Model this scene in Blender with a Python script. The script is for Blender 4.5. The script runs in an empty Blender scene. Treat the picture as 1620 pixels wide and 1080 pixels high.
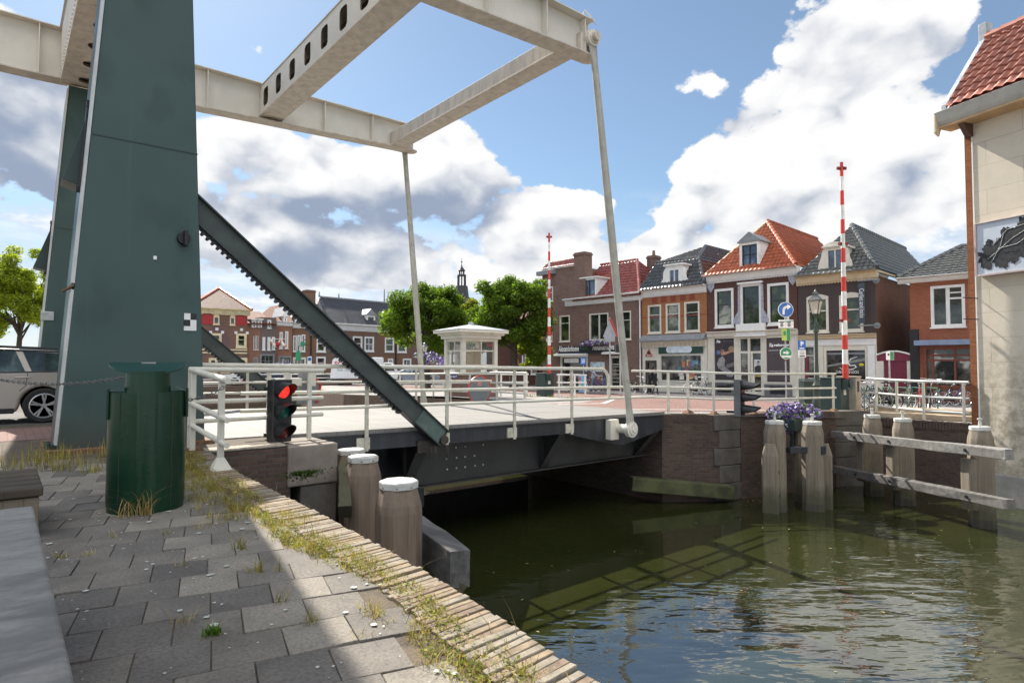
import bpy, bmesh, math, random
import numpy as np
from mathutils import Vector, Matrix
R=math.radians
random.seed(7); np.random.seed(7)
C=bpy.context.scene.collection
# ---------------------------------------------------------------- survey: camera model used to place points on real planes
CAMF=985.0; PITCH=R(2.08); YAW=R(50.6); EYE=Vector((0,0,1.12))
_cy,_sy=math.cos(YAW),math.sin(YAW)
FWD=Vector((_cy*math.cos(PITCH),_sy*math.cos(PITCH),math.sin(PITCH)))
RGT=Vector((_sy,-_cy,0)); UPV=RGT.cross(FWD)
def ray(px,py): return FWD+RGT*((px-810)/CAMF)+UPV*((540-py)/CAMF)
def PU(px,py,u): r=ray(px,py); return EYE+r*(u/r.x)
def PV(px,py,v): r=ray(px,py); return EYE+r*(v/r.y)
def PZ(px,py,z): r=ray(px,py); return EYE+r*((z-EYE.z)/r.z)
def PD(px,py,d): return EYE+ray(px,py)*d
# ---------------------------------------------------------------- node helper
class S:
    """a shader socket with arithmetic"""
    def __init__(s,nt,o): s.nt=nt; s.o=o
    def _m(s,op,*a,clamp=False):
        n=s.nt.nodes.new('ShaderNodeMath'); n.operation=op; n.use_clamp=clamp
        for i,x in enumerate((s,)+a):
            if isinstance(x,S): s.nt.links.new(x.o,n.inputs[i])
            else: n.inputs[i].default_value=x
        return S(s.nt,n.outputs[0])
    def __add__(s,x): return s._m('ADD',x)
    __radd__=__add__
    def __sub__(s,x): return s._m('SUBTRACT',x)
    def __rsub__(s,x): return (s*-1.0)+x
    def __mul__(s,x): return s._m('MULTIPLY',x)
    __rmul__=__mul__
    def __truediv__(s,x): return s._m('DIVIDE',x)
    def f(s,op,*a): return s._m(op,*a)
    def clamp(s): return s._m('ADD',0.0,clamp=True)
    def smooth(s,a,b,lo=0.0,hi=1.0):
        n=s.nt.nodes.new('ShaderNodeMapRange'); n.interpolation_type='SMOOTHSTEP'
        s.nt.links.new(s.o,n.inputs[0]); n.inputs[1].default_value=a; n.inputs[2].default_value=b; n.inputs[3].default_value=lo; n.inputs[4].default_value=hi
        return S(s.nt,n.outputs[0])
def nnode(nt,t,**kw):
    n=nt.nodes.new(t)
    for k,v in kw.items(): setattr(n,k,v)
    return n
def lk(nt,a,b): nt.links.new(a.o if isinstance(a,S) else a,b)
def noise(nt,vec,scale,detail=4,rough=.55,dim='3D'):
    n=nnode(nt,'ShaderNodeTexNoise'); n.noise_dimensions=dim
    if vec is not None: lk(nt,vec,n.inputs['Vector'])
    n.inputs['Scale'].default_value=scale; n.inputs['Detail'].default_value=detail; n.inputs['Roughness'].default_value=rough
    return S(nt,n.outputs[0])
def mix(nt,fac,a,b,mode='MIX'):
    n=nnode(nt,'ShaderNodeMix',data_type='RGBA',blend_type=mode); n.clamp_factor=True
    for i,x in ((0,fac),(6,a),(7,b)):
        if isinstance(x,S): lk(nt,x,n.inputs[i])
        elif isinstance(x,bpy.types.NodeSocket): nt.links.new(x,n.inputs[i])
        else: n.inputs[i].default_value=x if i==0 else (tuple(x)+(1,) if len(x)==3 else x)
    return S(nt,n.outputs[2])
def newmat(name):
    m=bpy.data.materials.new(name); m.use_nodes=True; nt=m.node_tree
    return m,nt,nt.nodes['Principled BSDF']
def coord(nt,kind='Object',scale=None):
    t=nnode(nt,'ShaderNodeTexCoord'); o=t.outputs[kind]
    if scale:
        mp=nnode(nt,'ShaderNodeMapping'); mp.inputs['Scale'].default_value=scale; nt.links.new(o,mp.inputs[0]); o=mp.outputs[0]
    return S(nt,o)
def bump(nt,b,h,dist=.01,strength=.5):
    n=nnode(nt,'ShaderNodeBump'); n.inputs['Distance'].default_value=dist; n.inputs['Strength'].default_value=strength
    lk(nt,h,n.inputs['Height']); nt.links.new(n.outputs[0],b.inputs['Normal'])
_mc={}
def mat(name,c,rough=.6,metal=0,var=.15,vs=3.0,c2=None,bs=0,bd=.004,spec=.5,stretch=None,dirt=0,dirtc=(.08,.07,.05),dirts=1.2,fine=0):
    """plain surface: base colour broken by noise, optional second colour patches (wear and dirt) and fine bump"""
    if name in _mc: return _mc[name]
    m,nt,b=newmat(name); co=coord(nt,'Object',stretch)
    n=noise(nt,co,vs,5,.6)
    a=tuple(max(0,x*(1-var)) for x in c); bb=c2 or tuple(min(1,x*(1+var)) for x in c)
    col=mix(nt,n.smooth(.3,.7),a,bb)
    if fine:
        nf=noise(nt,co,vs*30,2,.6); col=mix(nt,nf.smooth(.35,.75)*fine,col,tuple(x*.35 for x in c))
    if dirt:
        d=noise(nt,co,dirts,6,.65); col=mix(nt,d.smooth(.5,.72)*dirt,col,dirtc)
    lk(nt,col,b.inputs['Base Color'])
    lk(nt,n.smooth(0,1,max(.02,rough-.1),min(1,rough+.1)),b.inputs['Roughness'])
    b.inputs['Metallic'].default_value=metal; b.inputs['Specular IOR Level'].default_value=spec
    if bs: bump(nt,b,noise(nt,co,bs,4,.6),bd,.6)
    _mc[name]=m; return m
def brickmat(name,c1,c2,mortar=(.3,.28,.25),w=.21,h=.065,mo=.010,rough=.85,stain=.35,stainc=(.05,.04,.035),bd=.006,rowoff=.5,big=None):
    if name in _mc: return _mc[name]
    m,nt,b=newmat(name); uv=coord(nt,'UV')
    t=nnode(nt,'ShaderNodeTexBrick'); lk(nt,uv,t.inputs['Vector'])
    t.offset=rowoff
    t.inputs['Scale'].default_value=1; t.inputs['Brick Width'].default_value=w; t.inputs['Row Height'].default_value=h
    t.inputs['Mortar Size'].default_value=mo; t.inputs['Mortar Smooth'].default_value=.2; t.inputs['Bias'].default_value=0
    t.inputs['Color1'].default_value=c1+(1,); t.inputs['Color2'].default_value=c2+(1,); t.inputs['Mortar'].default_value=mortar+(1,)
    col=S(nt,t.outputs['Color'])
    n=noise(nt,uv,.9,6,.65)
    if big: col=mix(nt,noise(nt,uv,.35,4,.6).smooth(.42,.62)*.75,col,big)
    col=mix(nt,n.smooth(.45,.75)*stain,col,stainc)
    n2=noise(nt,uv,14,3,.6); col=mix(nt,n2.smooth(.3,.8)*.35,col,tuple(x*.55 for x in c1))
    lk(nt,col,b.inputs['Base Color']); b.inputs['Roughness'].default_value=rough; b.inputs['Specular IOR Level'].default_value=.12
    hh=S(nt,t.outputs['Fac'])*-1.0+n2*.5
    bump(nt,b,hh,bd,.7)
    _mc[name]=m; return m
# ---------------------------------------------------------------- mesh builder
def frame(o,x,n):
    """local frame: x along the face, y outward normal negative (so +y goes into the body), z up"""
    x=Vector(tuple(x)+(0,)*(3-len(x))).normalized(); n=Vector(tuple(n)+(0,)*(3-len(n))).normalized(); z=Vector((0,0,1))
    M=Matrix.Identity(4)
    for i in range(3): M[i][0]=x[i]; M[i][1]=-n[i]; M[i][2]=z[i]; M[i][3]=o[i]
    return M
class MB:
    def __init__(s): s.v=[]; s.f=[]; s.mi=[]; s.sm=[]
    def add(s,vs,fs,mi=0,sm=False):
        o=len(s.v); s.v+= [tuple(x) for x in vs]
        for f in fs: s.f.append(tuple(i+o for i in f)); s.mi.append(mi); s.sm.append(sm)
        return s
    def box(s,a,b,mi=0,T=None):
        x0,y0,z0=a; x1,y1,z1=b
        vs=[(x,y,z) for z in(z0,z1) for y in(y0,y1) for x in(x0,x1)]
        if T is not None: vs=[T@Vector(p) for p in vs]
        return s.add(vs,[(0,2,3,1),(4,5,7,6),(0,1,5,4),(2,6,7,3),(0,4,6,2),(1,3,7,5)],mi)
    def beam(s,p0,p1,w,h,mi=0,up=(0,0,1),w1=None,h1=None):
        p0=Vector(p0);p1=Vector(p1); d=(p1-p0).normalized(); x=d.cross(Vector(up)).normalized(); z=x.cross(d)
        vs=[]
        for p,ww,hh in((p0,w,h),(p1,w1 or w,h1 or h)):
            for a,b in((-1,-1),(1,-1),(1,1),(-1,1)): vs.append(p+x*(a*ww/2)+z*(b*hh/2))
        return s.add(vs,[(3,2,1,0),(4,5,6,7),(0,1,5,4),(1,2,6,5),(2,3,7,6),(3,0,4,7)],mi)
    def prism(s,poly,vec,mi=0):
        n=len(poly); vec=Vector(vec); vs=[Vector(p) for p in poly]+[Vector(p)+vec for p in poly]
        fs=[tuple(range(n))[::-1],tuple(range(n,2*n))]+[(i,(i+1)%n,n+(i+1)%n,n+i) for i in range(n)]
        return s.add(vs,fs,mi)
    def poly(s,pts,mi=0): return s.add(pts,[tuple(range(len(pts)))],mi)
    def loft(s,rings,mi=0,sm=True,caps=True,closed=True):
        n=len(rings[0]); vs=[p for r in rings for p in r]; fs=[]
        for i in range(len(rings)-1):
            for j in range(n if closed else n-1):
                k=(j+1)%n; fs.append((i*n+j,i*n+k,(i+1)*n+k,(i+1)*n+j))
        s.add(vs,fs,mi,sm)
        if caps:
            s.add(rings[0],[tuple(range(n))[::-1]],mi); s.add(rings[-1],[tuple(range(n))],mi)
        return s
    def tube(s,path,r,n=8,mi=0,caps=True,sm=True):
        P=[Vector(p) for p in path]; rs=r if isinstance(r,(list,tuple)) else [r]*len(P)
        rings=[]; prev=None
        for i,p in enumerate(P):
            t=((P[min(i+1,len(P)-1)]-p).normalized()+(p-P[max(i-1,0)]).normalized()).normalized() if 0<i<len(P)-1 else (P[1]-P[0] if i==0 else P[-1]-P[-2]).normalized()
            if prev is None:
                a=Vector((0,0,1)) if abs(t.z)<.9 else Vector((1,0,0)); x=t.cross(a).normalized()
            else: x=(prev-t*prev.dot(t)).normalized()
            prev=x; y=t.cross(x)
            rings.append([p+(x*math.cos(2*math.pi*k/n)+y*math.sin(2*math.pi*k/n))*rs[i] for k in range(n)])
        return s.loft(rings,mi,sm,caps)
    def cyl(s,p0,p1,r0,r1=None,n=16,mi=0,sm=True): return s.tube([p0,p1],[r0,r1 if r1 is not None else r0],n,mi,True,sm)
    def lathe(s,c,prof,n=16,mi=0,axis=(0,0,1),sm=True,caps=True):
        c=Vector(c); ax=Vector(axis).normalized(); a=Vector((1,0,0)) if abs(ax.x)<.9 else Vector((0,1,0)); x=(a-ax*a.dot(ax)).normalized(); y=ax.cross(x)
        rings=[[c+ax*z+(x*math.cos(2*math.pi*k/n)+y*math.sin(2*math.pi*k/n))*max(r,1e-4) for k in range(n)] for r,z in prof]
        return s.loft(rings,mi,sm,caps)
    def ball(s,c,r,n=10,mi=0,sq=(1,1,1)):
        c=Vector(c); m=max(4,n//2); rings=[]
        for i in range(m+1):
            t=math.pi*i/m; rr=max(math.sin(t),1e-3)
            rings.append([c+Vector((math.cos(2*math.pi*k/n)*rr*r*sq[0],math.sin(2*math.pi*k/n)*rr*r*sq[1],-math.cos(t)*r*sq[2])) for k in range(n)])
        return s.loft(rings,mi,True,True)
    def xf(s,T): s.v=[tuple(T@Vector(p)) for p in s.v]; return s
    def build(s,name,mats,parent=None,bevel=0,seg=2,T=None,fixn=True,kind=None):
        if T is not None: s.xf(T)
        o0=worg(parent)
        me=bpy.data.meshes.new(name); me.from_pydata([(x-o0[0],y-o0[1],z-o0[2]) for x,y,z in s.v],[],s.f)
        if not isinstance(mats,(list,tuple)): mats=[mats]
        for m in mats: me.materials.append(m)
        me.polygons.foreach_set('material_index',s.mi); me.polygons.foreach_set('use_smooth',s.sm)
        if fixn:
            bm=bmesh.new(); bm.from_mesh(me); bmesh.ops.recalc_face_normals(bm,faces=bm.faces); bm.to_mesh(me); bm.free()
        boxuv(me)
        if any(s.sm): me.set_sharp_from_angle(angle=R(38))
        o=bpy.data.objects.new(name,me); C.objects.link(o)
        if parent is not None: o.parent=parent
        if bevel:
            b=o.modifiers.new('bevel','BEVEL'); b.width=bevel; b.segments=seg; b.limit_method='ANGLE'; b.angle_limit=R(40)
        if kind: o['kind']=kind
        return o
def build_each(s,name,mats,parent=None,**kw):
    """every connected piece of the builder becomes an object of its own"""
    par=list(range(len(s.v)))
    key={}
    def fd(i):
        while par[i]!=i: par[i]=par[par[i]]; i=par[i]
        return i
    for i,v in enumerate(s.v):
        k=(round(v[0],5),round(v[1],5),round(v[2],5))
        if k in key: par[fd(i)]=fd(key[k])
        else: key[k]=i
    for f in s.f:
        for j in f[1:]: par[fd(j)]=fd(f[0])
    grp={}
    for f,m,sm in zip(s.f,s.mi,s.sm): grp.setdefault(fd(f[0]),[]).append((f,m,sm))
    out=[]
    for g in grp.values():
        b=MB(); mp={}
        for f,m,sm in g:
            for j in f:
                if j not in mp: mp[j]=len(b.v); b.v.append(s.v[j])
            b.f.append(tuple(mp[j] for j in f)); b.mi.append(m); b.sm.append(sm)
        out.append(b.build(name,mats,parent,**kw))
    return out
MB.build_each=build_each
def boxuv(me):
    nl=len(me.loops); 
    if nl==0: return
    uvl=me.uv_layers.new(name='uv')
    co=np.empty(len(me.vertices)*3,np.float32); me.vertices.foreach_get('co',co); co=co.reshape(-1,3)
    li=np.empty(nl,np.int32); me.loops.foreach_get('vertex_index',li)
    pn=np.empty(len(me.polygons)*3,np.float32); me.polygons.foreach_get('normal',pn); pn=pn.reshape(-1,3)
    lt=np.empty(len(me.polygons),np.int32); me.polygons.foreach_get('loop_total',lt)
    N=np.repeat(pn,lt,0); P=co[li]
    h=np.hypot(N[:,0],N[:,1]); hs=np.maximum(h,1e-6)
    T=np.stack([-N[:,1]/hs,N[:,0]/hs,np.zeros(nl)],1); T[h<.15]=(1,0,0)
    B=np.cross(N,T)
    uv=np.stack([(P*T).sum(1),(P*B).sum(1)],1).astype(np.float32)
    # order of polygons' loops equals loop order
    uvl.data.foreach_set('uv',uv.ravel())
def worg(p):
    o=Vector((0,0,0))
    while p is not None: o=o+Vector(p.location); p=p.parent
    return o
def thing(name,label,cat,loc=(0,0,0),group=None):
    o=bpy.data.objects.new(name,None); C.objects.link(o); o.location=loc; o.empty_display_size=.2
    o['label']=label; o['category']=cat
    if group: o['group']=group
    return o
def tag(o,label,cat,group=None,kind=None):
    if label: o['label']=label
    if cat: o['category']=cat
    if group: o['group']=group
    if kind: o['kind']=kind
    return o
def dup(root,loc=None,rotz=None,label=None,group=None):
    r=root.copy(); C.objects.link(r)
    if loc is not None: r.location=loc
    if rotz is not None: r.rotation_euler=(0,0,rotz)
    if label: r['label']=label
    if group: r['group']=group
    for ch in list(root.children):
        c=dup(ch); c.parent=r
    return r
def text(name,body,size,M,m,parent=None,extrude=.004,align='CENTER',width=None,shear=0,offset=0):
    """lettering as a solid mesh; M maps local x (reading), y (up), z (out)"""
    cu=bpy.data.curves.new(name,'FONT'); cu.body=body; cu.size=size; cu.extrude=extrude; cu.align_x=align; cu.align_y='CENTER'; cu.shear=shear; cu.offset=offset; cu.resolution_u=3
    ob=bpy.data.objects.new(name,cu); C.objects.link(ob)
    dg=bpy.context.evaluated_depsgraph_get(); me=bpy.data.meshes.new_from_object(ob.evaluated_get(dg))
    bpy.data.objects.remove(ob); bpy.data.curves.remove(cu)
    if width:
        xs=[v.co.x for v in me.vertices]; w=max(xs)-min(xs); k=width/w
        for v in me.vertices: v.co.x*=k
    o0=worg(parent); M2=Matrix.Translation(-o0)@M; me.transform(M2)
    me.materials.clear(); me.materials.append(m)
    o=bpy.data.objects.new(name,me); C.objects.link(o)
    if parent is not None: o.parent=parent
    return o
def tmat(o,x,n):
    """text matrix from origin, reading direction and outward normal"""
    x=Vector(x).normalized(); n=Vector(n).normalized(); y=n.cross(x)
    M=Matrix.Identity(4)
    for i in range(3): M[i][0]=x[i]; M[i][1]=y[i]; M[i][2]=n[i]; M[i][3]=o[i]
    return M
def rawmesh(name,V,F,mats,parent=None,mi=None,smooth=False):
    """fast builder for leaf and blade clouds: V (n,3) array, F (m,k) array"""
    o0=worg(parent); V=np.asarray(V,np.float32)-np.array(o0,np.float32); F=np.asarray(F,np.int32); m,k=F.shape
    me=bpy.data.meshes.new(name); me.vertices.add(len(V)); me.vertices.foreach_set('co',V.ravel())
    me.loops.add(m*k); me.loops.foreach_set('vertex_index',F.ravel()); me.polygons.add(m)
    me.polygons.foreach_set('loop_start',np.arange(0,m*k,k,dtype=np.int32))
    if not isinstance(mats,(list,tuple)): mats=[mats]
    for q in mats: me.materials.append(q)
    if mi is not None: me.polygons.foreach_set('material_index',np.asarray(mi,np.int32))
    if smooth: me.polygons.foreach_set('use_smooth',np.ones(m,bool))
    me.update(calc_edges=True); me.validate()
    o=bpy.data.objects.new(name,me); C.objects.link(o)
    if parent is not None: o.parent=parent
    return o
def ring_plate(mb,a0,a1,b0,b1,hole,P,mi=0,n=24,depth=None,dmi=0):
    """flat cell [a0,a1]x[b0,b1] with a rounded-rectangle hole (ca,cb,ha,hb,r); P(a,b,t) -> point, t = depth into the plate"""
    ca,cb,ha,hb,r=hole; inner=[];outer=[]
    for i in range(n):
        t=2*math.pi*(i+.5)/n; c,s_=math.cos(t),math.sin(t)
        def hit(wa,wb,rr):
            e=7 if rr<.5*min(wa,wb) else 2.6
            k=(abs(c/wa)**e+abs(s_/wb)**e)**(-1/e); return c*k,s_*k
        x,y=hit(ha,hb,r); inner.append((ca+x,cb+y))
    outer=[]
    for (x,y) in inner:
        dx,dy=x-ca,y-cb
        ks=[]
        if dx>1e-9: ks.append((a1-ca)/dx)
        if dx<-1e-9: ks.append((a0-ca)/dx)
        if dy>1e-9: ks.append((b1-cb)/dy)
        if dy<-1e-9: ks.append((b0-cb)/dy)
        k=min(ks); outer.append((ca+dx*k,cb+dy*k))
    # snap nearest samples to the corners so the cell stays rectangular
    for cx in((a0,b0),(a1,b0),(a1,b1),(a0,b1)):
        j=min(range(n),key=lambda i:(outer[i][0]-cx[0])**2+(outer[i][1]-cx[1])**2); outer[j]=cx
    vs=[P(a,b,0) for a,b in outer]+[P(a,b,0) for a,b in inner]
    fs=[(i,(i+1)%n,n+(i+1)%n,n+i) for i in range(n)]
    mb.add(vs,fs,mi)
    if depth:
        vs=[P(a,b,0) for a,b in inner]+[P(a,b,depth) for a,b in inner]
        mb.add(vs,[(i,(i+1)%n,n+(i+1)%n,n+i) for i in range(n)],dmi)
# ================================================================ camera, sun, sky
scn=bpy.context.scene
cam=bpy.data.cameras.new('camera'); co_=bpy.data.objects.new('camera',cam); C.objects.link(co_)
cam.sensor_width=36; cam.lens=CAMF/1620*36; cam.clip_start=.05; cam.clip_end=3000
co_.location=EYE; co_.rotation_euler=(R(90)+PITCH,0,YAW-R(90)); scn.camera=co_
scn.view_settings.view_transform='Standard'; scn.view_settings.look='None'; scn.view_settings.exposure=1.03; scn.view_settings.gamma=1
SUN_EL=R(41); _h=Vector((.09,.75,0)).normalized()
TOSUN=Vector((_h.x*math.cos(SUN_EL),_h.y*math.cos(SUN_EL),math.sin(SUN_EL)))
sl=bpy.data.lights.new('sun','SUN'); sl.energy=4.8; sl.angle=R(.53); sl.color=(1,.94,.84)
so=bpy.data.objects.new('sun',sl); C.objects.link(so); so.location=(2,30,28); so.rotation_euler=TOSUN.to_track_quat('Z','Y').to_euler()
w=bpy.data.worlds.new('World'); scn.world=w; w.use_nodes=True; nt=w.node_tree; nt.nodes.clear()
out=nnode(nt,'ShaderNodeOutputWorld')
sky=nnode(nt,'ShaderNodeTexSky',sky_type='NISHITA'); sky.sun_disc=False; sky.sun_elevation=SUN_EL
sky.sun_rotation=math.atan2(_h.x,_h.y); sky.air_density=1.0; sky.dust_density=.3; sky.ozone_density=2.0; sky.altitude=0
tc=nnode(nt,'ShaderNodeTexCoord'); dvec=tc.outputs['Generated']
sx=nnode(nt,'ShaderNodeSeparateXYZ'); nt.links.new(dvec,sx.inputs[0])
X,Y,Zc=(S(nt,sx.outputs[i]) for i in range(3))
az=Y.f('ARCTAN2',X); el=Zc.f('ARCSINE')
def azel(px,py):
    r=ray(px,py).normalized(); return math.atan2(r.y,r.x),math.asin(r.z)
def blobs(L):
    tot=None
    for px,py,rx,ry,wt in L:
        a0,e0=azel(px,py); a1,e1=azel(px+rx,py); a2,e2=azel(px,py-ry)
        ra=abs(a1-a0); re=abs(e2-e0)
        da=(az-a0)*(1/ra); de=(el-e0)*(1/re)
        q=(da*da+de*de)*-1.0
        g=(q.f('EXPONENT'))*wt
        tot=g if tot is None else tot+g
    return tot
bright=[(350,250,90,70,.85),(420,275,120,60,.75),(560,270,130,62,.75),(705,250,85,66,.8),(600,330,260,70,.9),(560,340,120,60,.5),(800,325,70,48,.6),(900,330,95,34,.75),(430,350,190,60,.75),
 (30,260,160,150,.8),(60,80,110,110,.75),(1130,250,85,58,.75),(1215,180,90,90,.7),(1330,110,110,130,.8),(1440,20,130,80,.75),(1430,230,170,120,.8),(1140,335,115,45,.75),
 (1300,320,240,75,.75),(1530,230,100,110,.7),(972,170,46,26,.50),(1100,130,46,26,.50),(1060,395,190,26,.7),(700,410,220,36,.55),(500,440,280,40,.6),(405,78,52,16,.42),(428,104,22,18,.42),(1500,75,40,16,.5),(1200,390,250,40,.6),(780,430,120,40,.5)]
dark=[(400,335,110,36,.85),(520,340,120,42,1.0),(690,345,110,46,.95),(620,300,60,26,.45),(820,352,70,24,.6),(510,420,130,34,.9),(20,240,190,190,1.0),(660,400,150,26,.4),(1300,345,220,40,.35),(1530,110,80,70,.3),(1410,290,150,40,.22)]
mp=nnode(nt,'ShaderNodeMapping'); mp.inputs['Scale'].default_value=(1,1,1.45); nt.links.new(dvec,mp.inputs[0]); pv=S(nt,mp.outputs[0])
mp2=nnode(nt,'ShaderNodeMapping'); mp2.inputs['Scale'].default_value=(1,1,1.45); d=TOSUN
_lr=-RGT*.016+Vector((0,0,.034))
mp2.inputs['Location'].default_value=(_lr.x,_lr.y,_lr.z*1.45); nt.links.new(dvec,mp2.inputs[0]); pv2=S(nt,mp2.outputs[0])
def billow(v,scale,det):
    n=nnode(nt,'ShaderNodeTexVoronoi',feature='F1'); lk(nt,v,n.inputs['Vector']); n.inputs['Scale'].default_value=scale; n.inputs['Detail'].default_value=det; n.inputs['Roughness'].default_value=.5; n.normalize=False
    return 1.0-S(nt,n.outputs['Distance'])
wv=nnode(nt,'ShaderNodeVectorMath',operation='SCALE'); nw=nnode(nt,'ShaderNodeTexNoise'); lk(nt,pv,nw.inputs['Vector']); nw.inputs['Scale'].default_value=14; nw.inputs['Detail'].default_value=5; nt.links.new(nw.outputs['Color'],wv.inputs[0]); wv.inputs['Scale'].default_value=.07
def warp(p):
    a=nnode(nt,'ShaderNodeVectorMath',operation='ADD'); lk(nt,p,a.inputs[0]); nt.links.new(wv.outputs[0],a.inputs[1]); return S(nt,a.outputs[0])
pw=warp(pv); pw2=warp(pv2)
bl=billow(pw,9.0,2); bl2=billow(pw2,9.0,1)
nA=noise(nt,pv,6.5,8,.58); nB=noise(nt,pv2,6.5,4,.5)
nF=noise(nt,pv,38,4,.6)
n1=nA*.75+bl*.34+(nF-.5)*.22
n0=nA*.7+bl*.55; n2=nB*.7+bl2*.55
G=blobs(bright)
lowc=Zc.smooth(.03,.16,.16,0)
high=Zc.smooth(.50,.75)*.30
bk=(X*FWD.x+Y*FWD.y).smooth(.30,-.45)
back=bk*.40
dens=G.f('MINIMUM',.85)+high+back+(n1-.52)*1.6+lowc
cov=dens.smooth(.35,.47)
thick=dens.smooth(.45,1.2)
rel=(n0-n2)*1.9
shade=(rel+.93-blobs(dark)*.85-thick*.06).smooth(-.42,.98)
dk=(.31,.37,.49); wh=(1.0,.99,.975)
ccol=mix(nt,shade,dk,wh)
# low veil of thin stratus towards the horizon
mps=nnode(nt,'ShaderNodeMapping'); mps.inputs['Scale'].default_value=(1,1,5.5); nt.links.new(dvec,mps.inputs[0]); ns=noise(nt,S(nt,mps.outputs[0]),5.0,6,.6)
lowv=Zc.smooth(.02,.30,1,0)
mpl=nnode(nt,'ShaderNodeMapping'); mpl.inputs['Scale'].default_value=(1,1,2.6); nt.links.new(dvec,mpl.inputs[0]); nl=noise(nt,S(nt,mpl.outputs[0]),9.0,7,.6)
lowcl=nl.smooth(.50,.62)*Zc.smooth(.0,.05)*Zc.smooth(.17,.28,1,0)
veil=lowv.smooth(0,.7)*ns.smooth(.36,.62,.65,.97)
vcol=mix(nt,ns.smooth(.42,.70),(.54,.65,.82),(.92,.93,.95))
skyc=S(nt,sky.outputs[0])
base_=mix(nt,.07,mix(nt,1.0,skyc,(.054*1.0,.054*1.13,.054*1.15),'MULTIPLY'),(.56,.56,.56))
base_=mix(nt,veil*.85,base_,mix(nt,1.0,vcol,(.52,.52,.52),'MULTIPLY'))
base_=mix(nt,lowcl*.85,base_,mix(nt,nl.smooth(.55,.72),(.33,.38,.46),(.53,.53,.53)))
bg1=nnode(nt,'ShaderNodeBackground'); bg1.inputs[1].default_value=1.0; lk(nt,base_,bg1.inputs[0])
bg2=nnode(nt,'ShaderNodeBackground'); lk(nt,bk*1.4+Zc.smooth(.45,.9)*.35+.52,bg2.inputs[1]); lk(nt,ccol,bg2.inputs[0])  # clouds behind the camera and overhead brightened, added fill for the shaded fronts
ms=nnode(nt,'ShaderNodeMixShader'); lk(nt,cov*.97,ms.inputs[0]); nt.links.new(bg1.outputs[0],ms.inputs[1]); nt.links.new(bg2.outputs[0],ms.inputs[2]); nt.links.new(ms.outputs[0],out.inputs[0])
# ================================================================ ground, roads, water
WZ=-2.1
def deckz(u): return .10-(u-4)*.0115
def landz(u,v):
    if u<8:
        if v<6.6: return 0.0
        if v<8.4: return .11*(v-6.6)/1.8
        if v<20: return .11
        return .11-.9*min(1,(v-20)/30)
    if u<18: return -.08-.03*(u-12)/6
    return -.12-.6*min(1,max(0,(u-19)/14)) if v>9 else -.28-.44*min(1,max(0,(u-19.5)/13))
M_soil=mat('soil',(.10,.075,.05),.95,var=.4,vs=9,fine=.5,bs=40,bd=.01)
M_clinker=brickmat('clinker paving',(.11,.105,.115),(.16,.15,.15),(.07,.065,.06),.20,.068,.008,.8,.3)
M_redpave=brickmat('red clinker paving',(.24,.14,.12),(.30,.18,.15),(.12,.1,.09),.20,.07,.008,.8,.3,(.16,.13,.12))
M_tan=brickmat('tan paving',(.44,.38,.31),(.52,.46,.38),(.25,.22,.18),.30,.30,.008,.85,.3,(.26,.22,.18))
M_asph=mat('asphalt',(.11,.105,.10),.9,var=.2,vs=1.2,fine=.4,bs=120,bd=.004)
M_greyp=brickmat('grey paving',(.30,.285,.27),(.36,.34,.32),(.17,.16,.15),.30,.30,.01,.9,.3,(.17,.16,.14))
def sheet(name,poly,zf,m,dz=0,sub=None,kind='structure'):
    """a triangulated ground sheet over polygon poly [(u,v)], finely cut so its height follows zf"""
    bm=bmesh.new(); vs=[bm.verts.new((u,v,0)) for u,v in poly]; bm.faces.new(vs)
    us=[p[0] for p in poly]; vv=[p[1] for p in poly]
    cuts=sub or [('u',x) for x in (-20,-10,0,8,12,15,18,19,21,24,28,33)]+[('v',x) for x in (-10,0,6.6,8.4,9,12,20,26,34,42,50)]
    for ax,x in cuts:
        bmesh.ops.bisect_plane(bm,geom=bm.verts[:]+bm.edges[:]+bm.faces[:],plane_co=(x,0,0) if ax=='u' else (0,x,0),plane_no=(1,0,0) if ax=='u' else (0,1,0))
    bmesh.ops.triangulate(bm,faces=bm.faces[:])
    for vtx in bm.verts: vtx.co.z=zf(vtx.co.x,vtx.co.y)+dz
    me=bpy.data.meshes.new(name); bm.to_mesh(me); bm.free()
    for p in me.polygons:
        if p.normal.z<0: p.flip()
    me.update(); me.materials.append(m); boxuv(me)
    o=bpy.data.objects.new(name,me); C.objects.link(o)
    if kind: o['kind']=kind
    return o
QE=1.92 # quay edge
# near bank: everything left of the canal
sheet('ground',[(-300,-200),(1.24,-200),(1.24,-2),(1.62,1.4),(1.78,2.9),(1.85,4.5),(1.92,8.08),(2.9,8.08),(2.9,8.95),(2.25,8.95),(2.25,15.1),(2.25,52.1),(-300,52.1)],landz,M_soil,-.009)
sheet('road',[(-60,8.45),(2.2,8.45),(2.2,15.3),(1.6,60-8.1),(-60,51.9)],landz,M_clinker,-.012)
sheet('cycle_path',[(-60,10.6),(2.0,10.6),(2.0,12.6),(-60,12.6)],landz,M_redpave,-.004)
sheet('far_road',[(-60,13.2),(2.0,13.2),(2.0,15.2),(-2,19),(-60,24)],landz,M_asph,-.003)
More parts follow.
